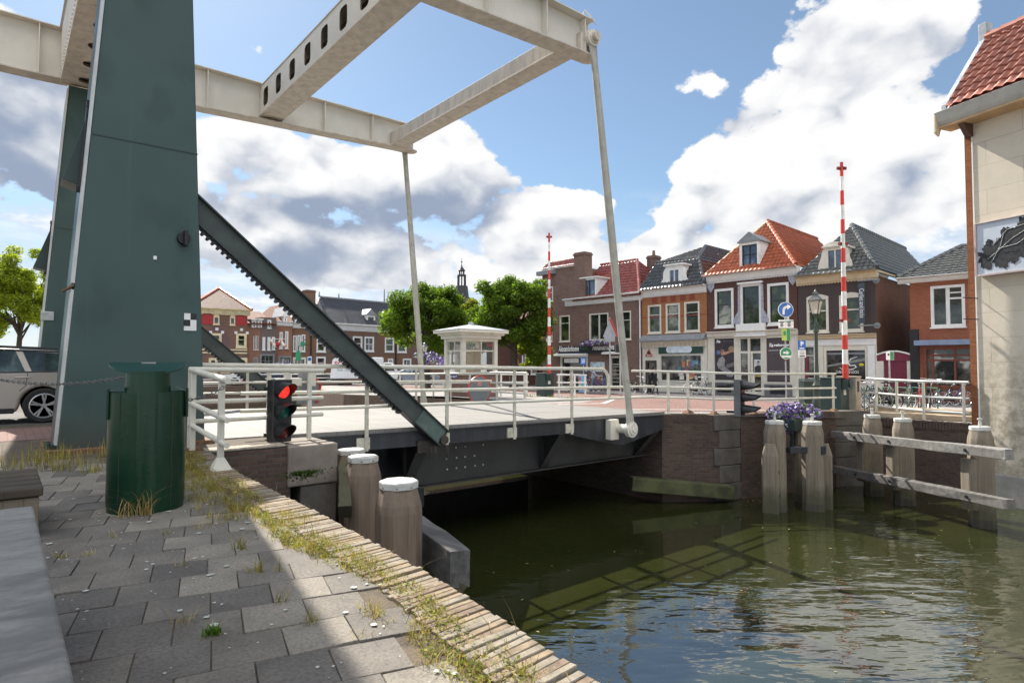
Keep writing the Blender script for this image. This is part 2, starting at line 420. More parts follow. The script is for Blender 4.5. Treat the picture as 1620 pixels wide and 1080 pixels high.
# opposite bank
RB=[(12.02,9.1),(13.45,8.15),(17.35,7.18),(17.95,7.0),(17.95,4.57),(18.3,4.4),(300,4.4),(300,260),(24,260),(24,52.1),(19.5,52),(13.6,30),(13.1,15.3),(12.02,15.0)]
def rz(u,v):
    if v<7.3 and u>17.3: return -.30-.4*min(1,max(0,(u-19.5)/12))
    b=-.06-.035*(u-12) if u<16 else -.20-.52*min(1,(u-16)/14)
    if v>22: b=min(b,-.20-.52*min(1,(v-22)/20))
    return b
sheet('street',RB,rz,M_greyp,-.01)
sheet('road',[(12.1,10.2),(15.5,9.6),(20,8.0),(24,4.5),(29.5,4.5),(28.2,17),(27.4,30),(26.5,52),(23,52),(22.3,30),(19,17.5),(15,14.6),(12.1,14.3)],rz,M_redpave,.0)
sheet('pavement',[(30.0,4.4),(60,4.4),(60,60),(27.5,60),(27.9,30),(28.7,17)],rz,M_clinker,.008)
sheet('kerb_strip',[(29.5,4.5),(30.0,4.4),(28.7,17),(27.9,30),(27.5,60),(27.1,60),(27.4,30),(28.2,17)],rz,mat('kerb stone',(.40,.38,.35),.85),.02)
sheet('far_ground',[(-300,52.2),(300,52.2),(300,900),(-300,900)],lambda u,v:-.78,M_greyp,0,sub=[('v',100)])
# painted marking and kerb lines on the street
def strip(name,pts,wd,zf,m,dz):
    L=[];Rr=[]
    for i,p in enumerate(pts):
        a=Vector(pts[max(0,i-1)]);b=Vector(pts[min(len(pts)-1,i+1)]); t=(b-a).normalized(); n=Vector((-t.y,t.x))*wd/2
        L.append(tuple(Vector(p)+n)); Rr.append(tuple(Vector(p)-n))
    return sheet(name,L+Rr[::-1],zf,m,dz)
M_paint=mat('road paint',(.72,.71,.68),.7,var=.12,vs=6,dirt=.3,dirtc=(.35,.33,.3),dirts=5)
strip('road_marking',[(12.4,11.2),(15.2,10.4),(19.6,8.9),(23.4,5.6)],.14,rz,M_paint,.006)
strip('road_marking',[(12.3,13.6),(15.4,14.0),(19.3,17.0),(22.2,27.5),(23.2,48)],.14,rz,M_paint,.006)
# water
m,ntw,b=newmat('canal water'); co=coord(ntw,'Object'); 
mpw=nnode(ntw,'ShaderNodeMapping',vector_type='TEXTURE'); mpw.inputs['Rotation'].default_value=(0,0,R(-39.4)); mpw.inputs['Scale'].default_value=(2.1,.85,1); lk(ntw,co,mpw.inputs[0]); cw=S(ntw,mpw.outputs[0])
turb=noise(ntw,co,.35,4,.6)
lk(ntw,mix(ntw,turb.smooth(.3,.7),(.018,.021,.0055),(.025,.029,.008)),b.inputs['Base Color'])
b.inputs['Roughness'].default_value=.03; b.inputs['IOR'].default_value=2.7; b.inputs['Specular IOR Level'].default_value=.5
calm=noise(ntw,co,.13,2,.5).smooth(.38,.62,.45,1.0)
sxy=nnode(ntw,'ShaderNodeSeparateXYZ'); lk(ntw,co,sxy.inputs[0]); wu=S(ntw,sxy.outputs[0]); wv_=S(ntw,sxy.outputs[1])
amp=wv_.smooth(4.8,8.0,1.0,.12)*wu.smooth(12.5,17.0,1.0,.35)*calm
hgt=noise(ntw,cw,2.3,2,.5)*1.0+noise(ntw,cw,5.5,2,.5)*.34+noise(ntw,co,.55,2,.5)*1.1
bump(ntw,b,hgt*amp,.038,1.0)
M_water=m
wb=MB(); wb.add([(-6,-60,WZ),(60,-60,WZ),(60,60,WZ),(-6,60,WZ)],[(0,1,2,3)])
wo=wb.build('water',M_water,fixn=False); wo['kind']='structure'
# canal bed below, so the water has something under it
bb=MB(); bb.add([(-300,-200,-3.2),(300,-200,-3.2),(300,260,-3.2),(-300,260,-3.2)],[(0,1,2,3)])
bo=bb.build('terrain',mat('mud',(.03,.03,.015),.9),fixn=False); bo['kind']='structure'
# ================================================================ near quay: slabs, coping, walls
M_slab=mat('concrete paving slab',(.155,.138,.117),.92,var=.28,vs=2.2,fine=.55,bs=130,bd=.004,dirt=.45,dirtc=(.12,.11,.095),dirts=11)
M_slab2=mat('concrete paving slab pale',(.22,.195,.16),.92,var=.25,vs=2.5,fine=.55,bs=130,bd=.004,dirt=.45,dirtc=(.15,.13,.10),dirts=10)
M_slab3=mat('concrete paving slab dark',(.125,.112,.098),.92,var=.25,vs=2,fine=.55,bs=130,bd=.004)
def qe(v): return float(np.interp(v,[-2,1.4,2.9,4.5,8.1],[1.28,1.64,1.80,1.87,1.94]))
sa=R(13.4); sdir=Vector((math.sin(sa),math.cos(sa),0)); scr=Vector((math.cos(sa),-math.sin(sa),0)) # paving is laid askew to the quay
sb=MB(); lich=[]
row=.292; ln=.268
o_=Vector((.30,2.87,0))
for i in range(-15,28):
    off=(i%2)*ln*.5+random.uniform(-.02,.02)
    for j in range(-14,14):
        c=o_+sdir*(row*(i+.5))+scr*(ln*(j+.5)+off)
        L=ln
        if not(-2.6<c.x<qe(c.y)-.36 and -1.5<c.y<8.25): continue
        hx,hy=L/2-.0018-random.random()*.0015,row/2-.0015-random.random()*.001
        dz=random.uniform(-.003,.003); tx=random.uniform(-.003,.003); ty=random.uniform(-.003,.003); rot=random.uniform(-.012,.012)
        ex=(scr*math.cos(rot)+sdir*math.sin(rot)); ey=(sdir*math.cos(rot)-scr*math.sin(rot))
        vs=[]
        for zz in(-.05,0):
            for a,bq in((-1,-1),(1,-1),(1,1),(-1,1)):
                p=c+ex*(a*hx)+ey*(bq*hy); p.z=landz(p.x,p.y)+zz+dz+tx*a+ty*bq; vs.append(p)
        k=random.random(); mi=0 if k<.55 else (2 if k<.85 else 1)
        if c.x>1.0-.05*(c.y-2) and k>.4: mi=1
        sb.add(vs,[(3,2,1,0),(4,5,6,7),(0,1,5,4),(1,2,6,5),(2,3,7,6),(3,0,4,7)],mi)
        if random.random()<.8:
            for q in range(random.randint(1,5)): lich.append(c+ex*random.uniform(-hx,hx)*.95+ey*random.uniform(-hy,hy)*.95+Vector((0,0,landz(c.x,c.y)+dz)))
po=sb.build('paving',[M_slab,M_slab2,M_slab3],bevel=.002,seg=1); po['kind']='structure'
# lichen rosettes on the slabs
lb=MB()
for p in lich:
    r=random.choice([.003,.004,.005,.006,.008,.011,.017])*random.uniform(.7,1.2); n=9
    lb.add([p+Vector((math.cos(2*math.pi*k/n)*r*random.uniform(.7,1.2),math.sin(2*math.pi*k/n)*r*random.uniform(.7,1.2),.0085)) for k in range(n)],[tuple(range(n))])
lo=lb.build('lichen',mat('lichen',(.42,.44,.40),.95,var=.3,vs=60)); tag(lo,'pale lichen spots scattered over the dark quay slabs','lichen',kind='stuff')
# brick-on-edge coping of the quay
cb=MB(); v=-1.4
while v<8.0:
    wd=.047+random.uniform(-.004,.004); sk=random.uniform(-.004,.004); z=landz(1.7,v)
    x0=qe(v)-.30+random.uniform(-.015,.015); x1=qe(v)+random.uniform(-.008,.008); dz=random.uniform(-.008,.005)
    vs=[]
    for zz in(-.12,0):
        for (x,y) in((x0,v+sk-.035),(x1,v-sk),(x1,v+wd-.008-sk),(x0,v+wd-.008+sk-.035)): vs.append((x,y,z+zz+dz+.010+random.uniform(-.003,.003)))
    cb.add(vs,[(3,2,1,0),(4,5,6,7),(0,1,5,4),(1,2,6,5),(2,3,7,6),(3,0,4,7)],random.choice([0,0,1,1,2]))
    v+=wd
cm=MB()
for k in range(19):
    v0_=-1.4+.5*k; v1_=v0_+.5; v1_=min(v1_,8.04); cm.add([(qe(v0_)-.31,v0_-.035,landz(1.7,v0_)-.026),(qe(v0_)-.006,v0_,landz(1.7,v0_)-.026),(qe(v1_)-.006,v1_,landz(1.7,v1_)-.026),(qe(v1_)-.31,v1_-.035,landz(1.7,v1_)-.026)],[(0,1,2,3)])
cpo=cb.build('quay_coping',[mat('coping brick tan',(.25,.19,.125),.95,var=.3,vs=14,fine=.4,bs=60,dirt=.4,dirtc=(.16,.13,.09),dirts=12),mat('coping brick grey',(.25,.215,.165),.95,var=.3,vs=14,fine=.4,bs=60,dirt=.3,dirtc=(.15,.125,.09),dirts=14),mat('coping brick brown',(.20,.145,.10),.95,var=.3,vs=14,fine=.4,bs=60)],bevel=.003,seg=1)
tag(cpo,'row of worn tan bricks on edge along the near quay','coping')
cm.build('mortar_bed',mat('mortar bed',(.20,.165,.12),.95,var=.35,vs=20,fine=.4,dirt=.4,dirtc=(.14,.15,.05),dirts=9),cpo,fixn=False)
M_oldbrick=brickmat('old quay brick',(.085,.055,.045),(.13,.085,.065),(.10,.09,.08),.20,.062,.010,.9,.55,(.035,.03,.024),.012)
M_sand=mat('abutment sandstone',(.235,.20,.165),.9,var=.2,vs=3,fine=.2,bs=50,bd=.006,dirt=.45,dirtc=(.16,.13,.10),dirts=2.5)
M_greystone=mat('abutment grey stone',(.108,.095,.082),.9,var=.3,vs=2.2,fine=.3,bs=50,bd=.008,dirt=.6,dirtc=(.07,.06,.045),dirts=2)
M_algae=mat('algae stone',(.07,.075,.03),.9,var=.4,vs=3,fine=.3,bs=30,bd=.01)
qw=MB()
for a,b_ in((-200,-2),(-2,1.4),(1.4,2.9),(2.9,4.5),(4.5,8.06)):
    ea,eb=qe(a)-.015,qe(b_)-.015; qw.prism([(ea-.35,a,-3),(ea,a,-3),(eb,b_,-3),(eb-.35,b_,-3)],(0,0,3-.045))
tag(qw.build('quay_wall',M_oldbrick),'brown brick wall of the near quay below the coping bricks','wall')

# leaves and scum floating along the walls
rgf=np.random.RandomState(33); V=[];F=[]
for i in range(150):
    k=rgf.randint(3)
    if k==0: u=rgf.uniform(12.8,17.6); v=8.0-.24*(u-13.4)-abs(rgf.normal())*.25
    elif k==1: u=qe(4)+.1+abs(rgf.normal())*.5; v=rgf.uniform(3,8)
    else: u=rgf.uniform(5,17); v=rgf.uniform(2,8)
    a=rgf.uniform(0,6.28); r=rgf.uniform(.012,.035); c,q=math.cos(a)*r,math.sin(a)*r; o=len(V); z=WZ+.004
    V+=[(u-c,v-q,z),(u+q*.5,v-c*.5,z+.004),(u+c,v+q,z),(u-q*.5,v+c*.5,z+.004)]; F.append((o,o+1,o+2,o+3))
g=rawmesh('floating_leaves',np.array(V),np.array(F),[mat('floating leaf',(.24,.20,.09),.7,var=.4,vs=3)]); tag(g,'dead leaves and scraps floating on the canal water','floating leaves',kind='stuff')
# ================================================================ drawbridge
def towermat():
    m,nt,b=newmat('bridge green paint'); ob=coord(nt,'Object'); n=noise(nt,ob,.8,5,.6); n2=noise(nt,coord(nt,'Object',(1.2,1.2,.9)),1.3,3,.5); st=noise(nt,coord(nt,'Object',(9,9,.25)),1.6,4,.6); f=noise(nt,ob,60,2,.6)
    col=mix(nt,n.smooth(.3,.7),(.030,.062,.055),(.038,.075,.067)); col=mix(nt,n2.smooth(.54,.64)*.55,col,(.021,.049,.045)); col=mix(nt,st.smooth(.60,.78)*.35,col,(.055,.088,.078)); col=mix(nt,f.smooth(.6,.8)*.2,col,(.05,.08,.07))
    sx=nnode(nt,'ShaderNodeSeparateXYZ'); lk(nt,ob,sx.inputs[0]); z=S(nt,sx.outputs[2]); g=(z*-1.0+noise(nt,ob,5,4,.6)*.7).smooth(-.25,.35)
    col=mix(nt,g*.6,col,(.055,.05,.04)); lk(nt,col,b.inputs['Base Color']); lk(nt,n2.smooth(.3,.7,.36,.55),b.inputs['Roughness']); bump(nt,b,noise(nt,ob,2.2,2,.5)+f*.05,.004,.35); return m
M_green=towermat()
M_green2=mat('bridge green paint dark',(.020,.038,.033),.4,var=.15,vs=2)
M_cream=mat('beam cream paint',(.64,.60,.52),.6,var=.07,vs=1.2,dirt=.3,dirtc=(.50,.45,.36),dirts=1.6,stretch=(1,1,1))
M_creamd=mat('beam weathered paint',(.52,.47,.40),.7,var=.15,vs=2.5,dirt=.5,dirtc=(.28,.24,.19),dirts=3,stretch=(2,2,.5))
M_rail=mat('railing paint',(.60,.575,.49),.5,var=.06,vs=5,dirt=.22,dirtc=(.34,.27,.18),dirts=7)
M_railold=mat('railing paint chipped',(.52,.49,.40),.6,var=.15,vs=9,dirt=.55,dirtc=(.25,.17,.09),dirts=16)
M_steel=mat('girder blue black paint',(.024,.026,.032),.45,var=.3,vs=2,dirt=.5,dirtc=(.060,.060,.062),dirts=2,stretch=(3,3,.6))
M_grey=mat('girder grey paint',(.046,.044,.042),.55,var=.25,vs=1.5,dirt=.4,dirtc=(.085,.075,.065),dirts=2)
M_black=mat('black paint',(.012,.012,.013),.5,var=.3,vs=6)
M_rust=mat('rusty steel',(.16,.085,.045),.85,var=.4,vs=12,bs=60,bd=.003)
M_white=mat('white paint',(.74,.73,.70),.5,var=.06,vs=5,dirt=.15,dirtc=(.45,.43,.38),dirts=6)
M_galv=mat('galvanised steel',(.42,.43,.43),.45,metal=.6,var=.2,vs=8)
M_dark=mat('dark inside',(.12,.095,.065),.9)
M_deck=None
def deckmat():
    m,nt,b=newmat('deck planking'); uv=coord(nt,'UV')
    t=nnode(nt,'ShaderNodeTexBrick'); lk(nt,uv,t.inputs['Vector']); t.offset=0
    for k,vv in (('Scale',1),('Brick Width',.16),('Row Height',40),('Mortar Size',.006),('Mortar Smooth',.2)): t.inputs[k].default_value=vv
    t.inputs['Color1'].default_value=(.175,.168,.155,1); t.inputs['Color2'].default_value=(.22,.21,.195,1); t.inputs['Mortar'].default_value=(.13,.12,.11,1)
    n=noise(nt,coord(nt,'Object',(1,.3,1)),2,5,.6)
    col=mix(nt,n.smooth(.35,.7)*.4,S(nt,t.outputs['Color']),(.25,.225,.195))
    col=mix(nt,noise(nt,coord(nt,'Object'),25,3,.6).smooth(.4,.8)*.4,col,(.15,.14,.13))
    col=mix(nt,noise(nt,coord(nt,'Object',(.12,1.5,1)),1.6,5,.6).smooth(.45,.7)*.45,col,(.10,.095,.088))
    lk(nt,col,b.inputs['Base Color']); b.inputs['Roughness'].default_value=.75
    bump(nt,b,S(nt,t.outputs['Fac'])*-1.0,.006,.7); return m
M_deck=deckmat()
VN,VF=9.0,15.0  # near and far edge of the leaf
U0,U1=2.35,12.0
# ---------------- towers
def tower(v0,v1,label,mirror):
    t=thing('bridge_tower',label,'bridge tower',(1.28,(v0+v1)/2,.13),'green towers of the drawbridge')
    zb,zt=.15,6.78
    def sec(z): # left and right edge, taper
        k=(z-.195)/(5.55-.195); return .52+.35*k, 2.06-.21*k
    rings=[]
    for z in (zb,3.84,zt):
        a,b=sec(z); dv=.05*(z/6.8); rings.append([(a,v0+dv,z),(b,v0+dv,z),(b,v1-dv,z),(a,v1-dv,z)])
    mb=MB(); mb.loft(rings,0,False)
    mb.build('body',M_green,t,bevel=.012,seg=2)
    mb=MB(); mb.box((.40,v0-.10,.07),(2.16,v1+.1,.15)); mb.build('base_plate',M_rust,t,bevel=.008)
    # welded seam and side strip
    a,b=sec(3.84)
    mb=MB(); mb.box((a-.004,v0+.028-.006,3.835),(b+.003,v0+.05,3.85)); mb.build('weld_seam',M_green2,t)
    mb=MB()
    for z0,z1 in((.2,1.98),(2.06,6.7)):
        a0,_=sec(z0);a1,_=sec(z1); mb.beam((a0-.012,v0+.10,z0),(a1-.012,v0+.10,z1),.17,.03,up=(1,0,0))
    mb.build_each('edge_strip',mat('bright edge strip',(.50,.50,.48),.45,metal=.3,var=.15,vs=4,dirt=.4,dirtc=(.25,.25,.22),dirts=4),t)
    mb=MB()
    for q in(-.10,.0,.12):
        mb.beam((.50,v0+.2+q,.16),(.60,v0+.2+q,.42),.04,.10,up=(0,1,0))
        mb.cyl((.44,v0+.18+q,.15),(.44,v0+.18+q,.22),.03,.03,8)
    mb.build_each('anchor_bolt',M_green2,t)
    # open ventilation flap on the outer side
    zu,zd,dx=(4.25,3.27,.20) if mirror==0 else (3.95,3.0,.24)
    a0,_=sec(zd);a1,_=sec(zu); vv=v0+.32
    mb=MB(); mb.prism([(a1-.01,vv,zu),(a0-dx,vv,zd+.06),(a0-.02,vv,zd)],(0,.40,0)); mb.build('side_flap',M_green2,t,bevel=.006)
    mb=MB(); mb.tube([(a1-.03,vv-.05,zu+.03),(a0-.03,vv-.05,zd-.03)],.018,6); mb.box((a1-.05,vv-.08,zu),(a1+.02,vv+.02,zu+.06)); mb.box((a0-.07,vv-.08,zd-.08),(a0+.0,vv+.02,zd-.02)); mb.build('flap_hinge',M_black,t)
    if mirror==0:
        mb=MB(); az_,_=sec(2.0); mb.add([(az_-.10,v0+.02,1.98),(az_+.0,v0+.0,2.05),(az_+.0,v0+.3,2.05),(az_-.10,v0+.3,1.98),(az_-.10,v0+.02,1.96),(az_+.0,v0+.0,2.02),(az_+.0,v0+.3,2.02),(az_-.10,v0+.3,1.96)],[(0,1,2,3),(7,6,5,4),(0,4,5,1),(1,5,6,2),(2,6,7,3),(3,7,4,0)])
        mb.build('rusty_lip',M_rust,t)
        p=PV(290,378,v0+.03); L=MB(); L.cyl(p,p+Vector((0,-.075,0)),.082,.075,20); L.box((p.x-.012,p.y-.14,p.z-.10),(p.x+.03,p.y-.02,p.z+.09)); L.build('round_lamp',M_black,t,bevel=.004)
        # survey target: black and white quarters over a white plate
        p=PV(301,504,v0+.01); q=PV(291.5,493,v0+.01); hw=(p.x-q.x)*1.0
        mk=MB(); z=p.z-.015; y=v0+.012
        for i,(ax,bz,mi) in enumerate(((-1,1,0),(0,1,1),(-1,0,1),(0,0,0))): mk.box((p.x+ax*hw,y-.012,z+(bz-1)*hw*1.15+hw*1.15*0),(p.x+(ax+1)*hw,y+.02,z+bz*hw*1.15),mi)
        mk.box((p.x-hw*1.02,y-.014,z-hw*1.95),(p.x+hw,y+.02,z-hw*1.17),0)
        mk.build('survey_target',[M_white,M_black],t)
        p=PV(245,408,v0+.02); s_=MB(); s_.box((p.x-.018,v0-.002,p.z-.022),(p.x+.018,v0+.04,p.z+.022)); s_.build('small_sticker',M_white,t)
        s_=MB(); s_.box((1.16,v0-.05,.15),(1.19,v0+.02,.25)); s_.build('stiffener',M_green2,t)
    else:
        mb=MB(); az_,_=sec(2.05); mb.box((az_-.05,v0-.02,1.98),(az_+.16,v0+.04,2.16)); mb.build('junction_box',M_galv,t,bevel=.01)
    return t
tower(8.75,9.95,'tall dark green steel bridge tower in front, with chequered target and lamp',0)
tower(15.3,16.5,'dark green bridge tower behind the near tower, beside the grey car',1)
# ---------------- balance frame
BZ=7.93
fr=thing('balance_frame','cream steel balance frame with pierced cross girder over the bridge','balance frame',(5,12,7.2))
def ibeam(v,label):
    mb=MB(); ua,ub=-3.6,8.95
    def zb(u): return 6.86+(7.20-6.86)*min(1,max(0,(u-.5)/8.2))
    N=24; us=[ua+(ub-ua)*i/N for i in range(N+1)]
    # web
    web=[(u,BZ-.02) for u in us]+[(u,zb(u)+.02) for u in us[::-1]]
    mb.prism([(u,v-.011,z) for u,z in web],(0,.022,0),0)
    mb.box((ua,v-.19,BZ-.022),(ub,v+.19,BZ),0)
    # bottom flange, rounded nose
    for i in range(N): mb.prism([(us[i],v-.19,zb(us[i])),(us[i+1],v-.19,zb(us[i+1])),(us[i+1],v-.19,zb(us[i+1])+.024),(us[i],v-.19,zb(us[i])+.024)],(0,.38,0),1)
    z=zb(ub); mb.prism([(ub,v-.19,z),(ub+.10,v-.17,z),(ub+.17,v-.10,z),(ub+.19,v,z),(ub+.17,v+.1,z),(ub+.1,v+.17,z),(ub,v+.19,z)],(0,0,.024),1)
    o=mb.build('balance_beam',[M_cream,M_creamd],fr,fixn=True)
    for u in (-2.2,-.9,.45,2.1,3.55,6.35,7.7,8.72):
        st=MB(); 
        for sd in(-1,1): st.box((u-.008,v+sd*.013,zb(u)+.026),(u+.008,v+sd*.165,BZ-.024))
        st.build_each('stiffener',M_cream,o)
    return o
nb=ibeam(8.5,'near'); fb=ibeam(15.5,'far')
# transverse girder with rounded holes in its web (u 4.75-5.25), and the low portal girder over the towers
def girder(u0,u1,z0,z1,va,vb,holes_side,name):
    mb=MB(); n=int(round((vb-va)/.87)); dv=(vb-va)/n
    if holes_side=='web':
        for i in range(n):
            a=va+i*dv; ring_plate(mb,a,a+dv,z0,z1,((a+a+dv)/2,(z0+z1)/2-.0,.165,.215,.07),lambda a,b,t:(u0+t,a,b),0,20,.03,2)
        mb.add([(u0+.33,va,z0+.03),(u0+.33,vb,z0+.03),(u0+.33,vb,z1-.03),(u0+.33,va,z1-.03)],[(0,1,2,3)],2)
        mb.add([(u1,va,z0),(u1,vb,z0),(u1,vb,z1),(u1,va,z1)],[(0,1,2,3)],0)
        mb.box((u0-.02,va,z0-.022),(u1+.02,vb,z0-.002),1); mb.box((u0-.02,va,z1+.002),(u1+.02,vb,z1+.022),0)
    else:
        for i in range(n):
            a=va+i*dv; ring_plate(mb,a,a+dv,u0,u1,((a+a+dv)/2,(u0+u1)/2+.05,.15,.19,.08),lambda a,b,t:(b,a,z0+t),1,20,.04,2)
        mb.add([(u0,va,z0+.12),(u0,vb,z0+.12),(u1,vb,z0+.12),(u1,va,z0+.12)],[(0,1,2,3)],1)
        mb.box((u0-.012,va,z0-.002),(u0-.001,vb,z1),0); mb.box((u1+.001,va,z0-.002),(u1+.012,vb,z1),0); mb.box((u0-.05,va,z1+.002),(u1+.05,vb,z1+.024),0)
        for i in range(40): mb.cyl((u0-.012,va+.1+i*.17,z0+.12),(u0-.03,va+.1+i*.17,z0+.12),.02,.02,6)
    return mb.build(name,[M_cream,M_creamd,M_dark],fr,fixn=False)
girder(4.75,5.25,7.16,7.86,8.52,15.48,'web','cross_girder')
girder(.82,1.62,6.84,7.9,8.52,15.48,'bottom','portal_girder')
mb=MB(); mb.box((8.30,8.52,7.24),(8.62,15.48,7.60)); mb.box((8.24,8.52,7.20),(8.68,15.48,7.238)); mb.build('end_crossbeam',M_creamd,fr,bevel=.008)
# pivots over the towers
for v in (8.62,15.5):
    pv_=MB(); pv_.box((.95,v-.05,6.62),(1.7,v+.75,6.83)); pv_.build('pivot_block',M_cream,fr,bevel=.02)
# hinge brackets at the beam tips
for v,sg in((8.5,-1),(15.5,1)):
    hb=MB(); hb.box((8.62,v-.12,7.26),(8.98,v+.12,7.62)); hb.cyl((8.86,v,7.52),(8.86,v+sg*.36,7.52),.09,.09,16); hb.cyl((8.86,v+sg*.12,7.52),(8.86,v+sg*.19,7.52),.17,.17,20)
    hb.tube([(8.7,v+sg*.05,7.93),(8.76,v+sg*.1,8.10),(8.83,v+sg*.18,7.98),(8.93,v+sg*.24,7.80)],.012,6)
    hb.build('hinge_pin',M_creamd,fr,bevel=.006)
# ---------------- hanger rods
def rod(v,label):
    t=thing('hanger_rod',label,'hanger rod',(9.6,v,3.5),'rods that hang the leaf from the balance frame')
    a=Vector((8.86,v,7.52)); b=Vector((10.19,8.5,-.24)) if v<12 else Vector((9.5,15.55,-.24)); d=(b-a).normalized(); s_=d.cross(Vector((0,1,0))).normalized()
    def ring(p,wu,wv,n=12): return [p+s_*(math.cos(2*math.pi*k/n)*wu)+Vector((0,1,0))*(math.sin(2*math.pi*k/n)*wv) for k in range(n)]
    mb=MB(); L=(b-a).length
    prof=[(.0,.12,.03),(.16,.115,.035),(.45,.075,.06),(.8,.068,.068),(L*.5,.085,.08),(L-.9,.078,.07),(L-.5,.085,.05),(L-.2,.12,.04),(L,.13,.035)]
    mb.loft([ring(a+d*q,wu,wv) for q,wu,wv in prof],0,True); mb.build('rod_bar',mat('rod paint',(.40,.385,.33),.5,var=.12,vs=4,dirt=.4,dirtc=(.25,.22,.17),dirts=5),t)
    for p,nm in((a,'upper_eye'),(b,'lower_eye')):
        e=MB(); e.cyl(p+Vector((0,-.05,0)),p+Vector((0,.05,0)),.165,.165,28); e.cyl(p+Vector((0,-.075,0)),p+Vector((0,-.05,0)),.115,.12,24); e.cyl(p+Vector((0,-.10,0)),p+Vector((0,.13,0)),.05,.05,14)
        for k in range(4): q=p+Vector((math.cos(k*1.57+.6)*.085,-.078,math.sin(k*1.57+.6)*.085)); e.cyl(q,q+Vector((0,-.012,0)),.013,.013,6)
        e.build(nm,M_cream,t,bevel=.006)
    return t
rod(8.3,'thick cream hanger rod in front, from beam tip to the leaf side')
rod(15.7,'thin looking cream hanger rod at the back, beside the keeper booth')
# ---------------- leaf
lf=thing('bridge_deck','lowered leaf of the drawbridge with pale planking over dark steel girders','bridge deck',(7,12,0))
mb=MB(); mb.prism([(U0,VN,deckz(U0)-.07),(U1,VN,deckz(U1)-.07),(U1,VN,deckz(U1)),(U0,VN,deckz(U0))],(0,VF-VN,0)); mb.build('deck_surface',M_deck,lf,bevel=.006,seg=1)
# low kerb boards / cover strips across the deck
mb=MB()
for u in (8.1,): mb.beam((u,VN+.05,deckz(u)+.006),(u+2.6,VF-.4,deckz(u+2.6)+.006),.07,.012)
mb.build('cover_strip',M_steel,lf)
# edge channels
def zf0(u): return deckz(u)-.072
def lowz(u):
    base=deckz(u)-.075-.23
    if u<8.75: return base
    if u<10.45: return base-.36*(u-8.75)/1.7
    return max(base-.36+(.36-.08)*(u-10.45)/1.5, base-.36)
for v in (VN,VF):
    o_=1 if v==VN else -1
    us=[U0+.6,4,6,8.75,10.45,11.98]
    mb=MB(); mb.prism([(u,v,zf0(u)) for u in us]+[(u,v,lowz(u)) for u in us[::-1]],(0,.014*o_,0))
    for i in range(len(us)-1):
        a,b=us[i],us[i+1]; mb.prism([(a,v-.008*o_,lowz(a)-.012),(b,v-.008*o_,lowz(b)-.012),(b,v-.008*o_,lowz(b)+.008),(a,v-.008*o_,lowz(a)+.008)],(0,.16*o_,0))
        mb.prism([(a,v-.006*o_,zf0(a)-.004),(b,v-.006*o_,zf0(b)-.004),(b,v-.006*o_,zf0(b)+.008),(a,v-.006*o_,zf0(a)+.008)],(0,-.03*o_,0))
    mb.build('edge_channel',M_steel,lf)
for v in (9.62,14.38):
    g=MB(); gz=-1.02
    g.box((5.45,v,gz),(11.95,v+.02,-.12)); g.box((5.45,v-.13,gz-.025),(11.95,v+.15,gz))
    g.box((5.45,v-.13,-.14),(11.95,v+.15,-.115))
    for k in range(15):
        uu=6.35+(k%5)*.21; zz=-.42-.19*(k//5)
        if v<10 and (k not in (3,9)): g.cyl((uu+random.uniform(-.02,.02),v,zz),(uu,v-.018,zz),.017,.014,8,mi=1)
    o=g.build('main_girder',[M_grey,M_white],lf)
    sgn=-1 if v<12 else 1; e=VN+.02 if v<12 else VF-.02; vi=v-.01 if v<12 else v+.03
    for u in (5.5,8.72,11.7):
        b_=MB(); b_.prism([(u,vi,-.14),(u,e,-.22),(u,e,lowz(u)+.0),(u,vi+sgn*.02,gz)],(.014,0,0)); 
        b_.beam((u,e,lowz(u)-.0),(u,vi+sgn*.02,gz+.01),.16,.02,up=(1,0,0)) if False else None
        d0=Vector((u-.09,e,lowz(u)-.015)); 
        b_.add([(u-.1,e,lowz(u)-.012),(u+.1,e,lowz(u)-.012),(u+.1,vi,gz-.012),(u-.1,vi,gz-.012),(u-.1,e,lowz(u)-.03),(u+.1,e,lowz(u)-.03),(u+.1,vi,gz-.03),(u-.1,vi,gz-.03)],[(0,1,2,3),(7,6,5,4),(0,4,5,1),(1,5,6,2),(2,6,7,3),(3,7,4,0)])
        b_.build('bracket',M_grey,lf)
ip=MB(); ip.box((3.55,10.15,-1.55),(6.2,10.19,-.12)); ip.box((3.55,13.8,-1.98),(11.95,13.84,-.12)); ip.build('inner_plate',M_steel,lf)  # near plate is the inner web; far plate added to darken the underside
cr=MB()
for u in [3.9,5.45,6.5,7.6,8.7,9.8,10.9,11.8]: cr.box((u,9.66,-.55),(u+.16,14.36,-.13))
cr.build('cross_beams',M_steel,lf)
# rod lugs on the edge channel
for v,sg,u in((VN,-1,10.19),(VF,1,9.5)):
    l=MB(); l.box((u-.24,v+sg*.006,-.48),(u+.02,v+sg*.16,-.05)); l.cyl((u,v+sg*.02,-.24),(u,v+sg*.46,-.24),.10,.09,20); l.build('rod_lug',M_cream,lf,bevel=.012)
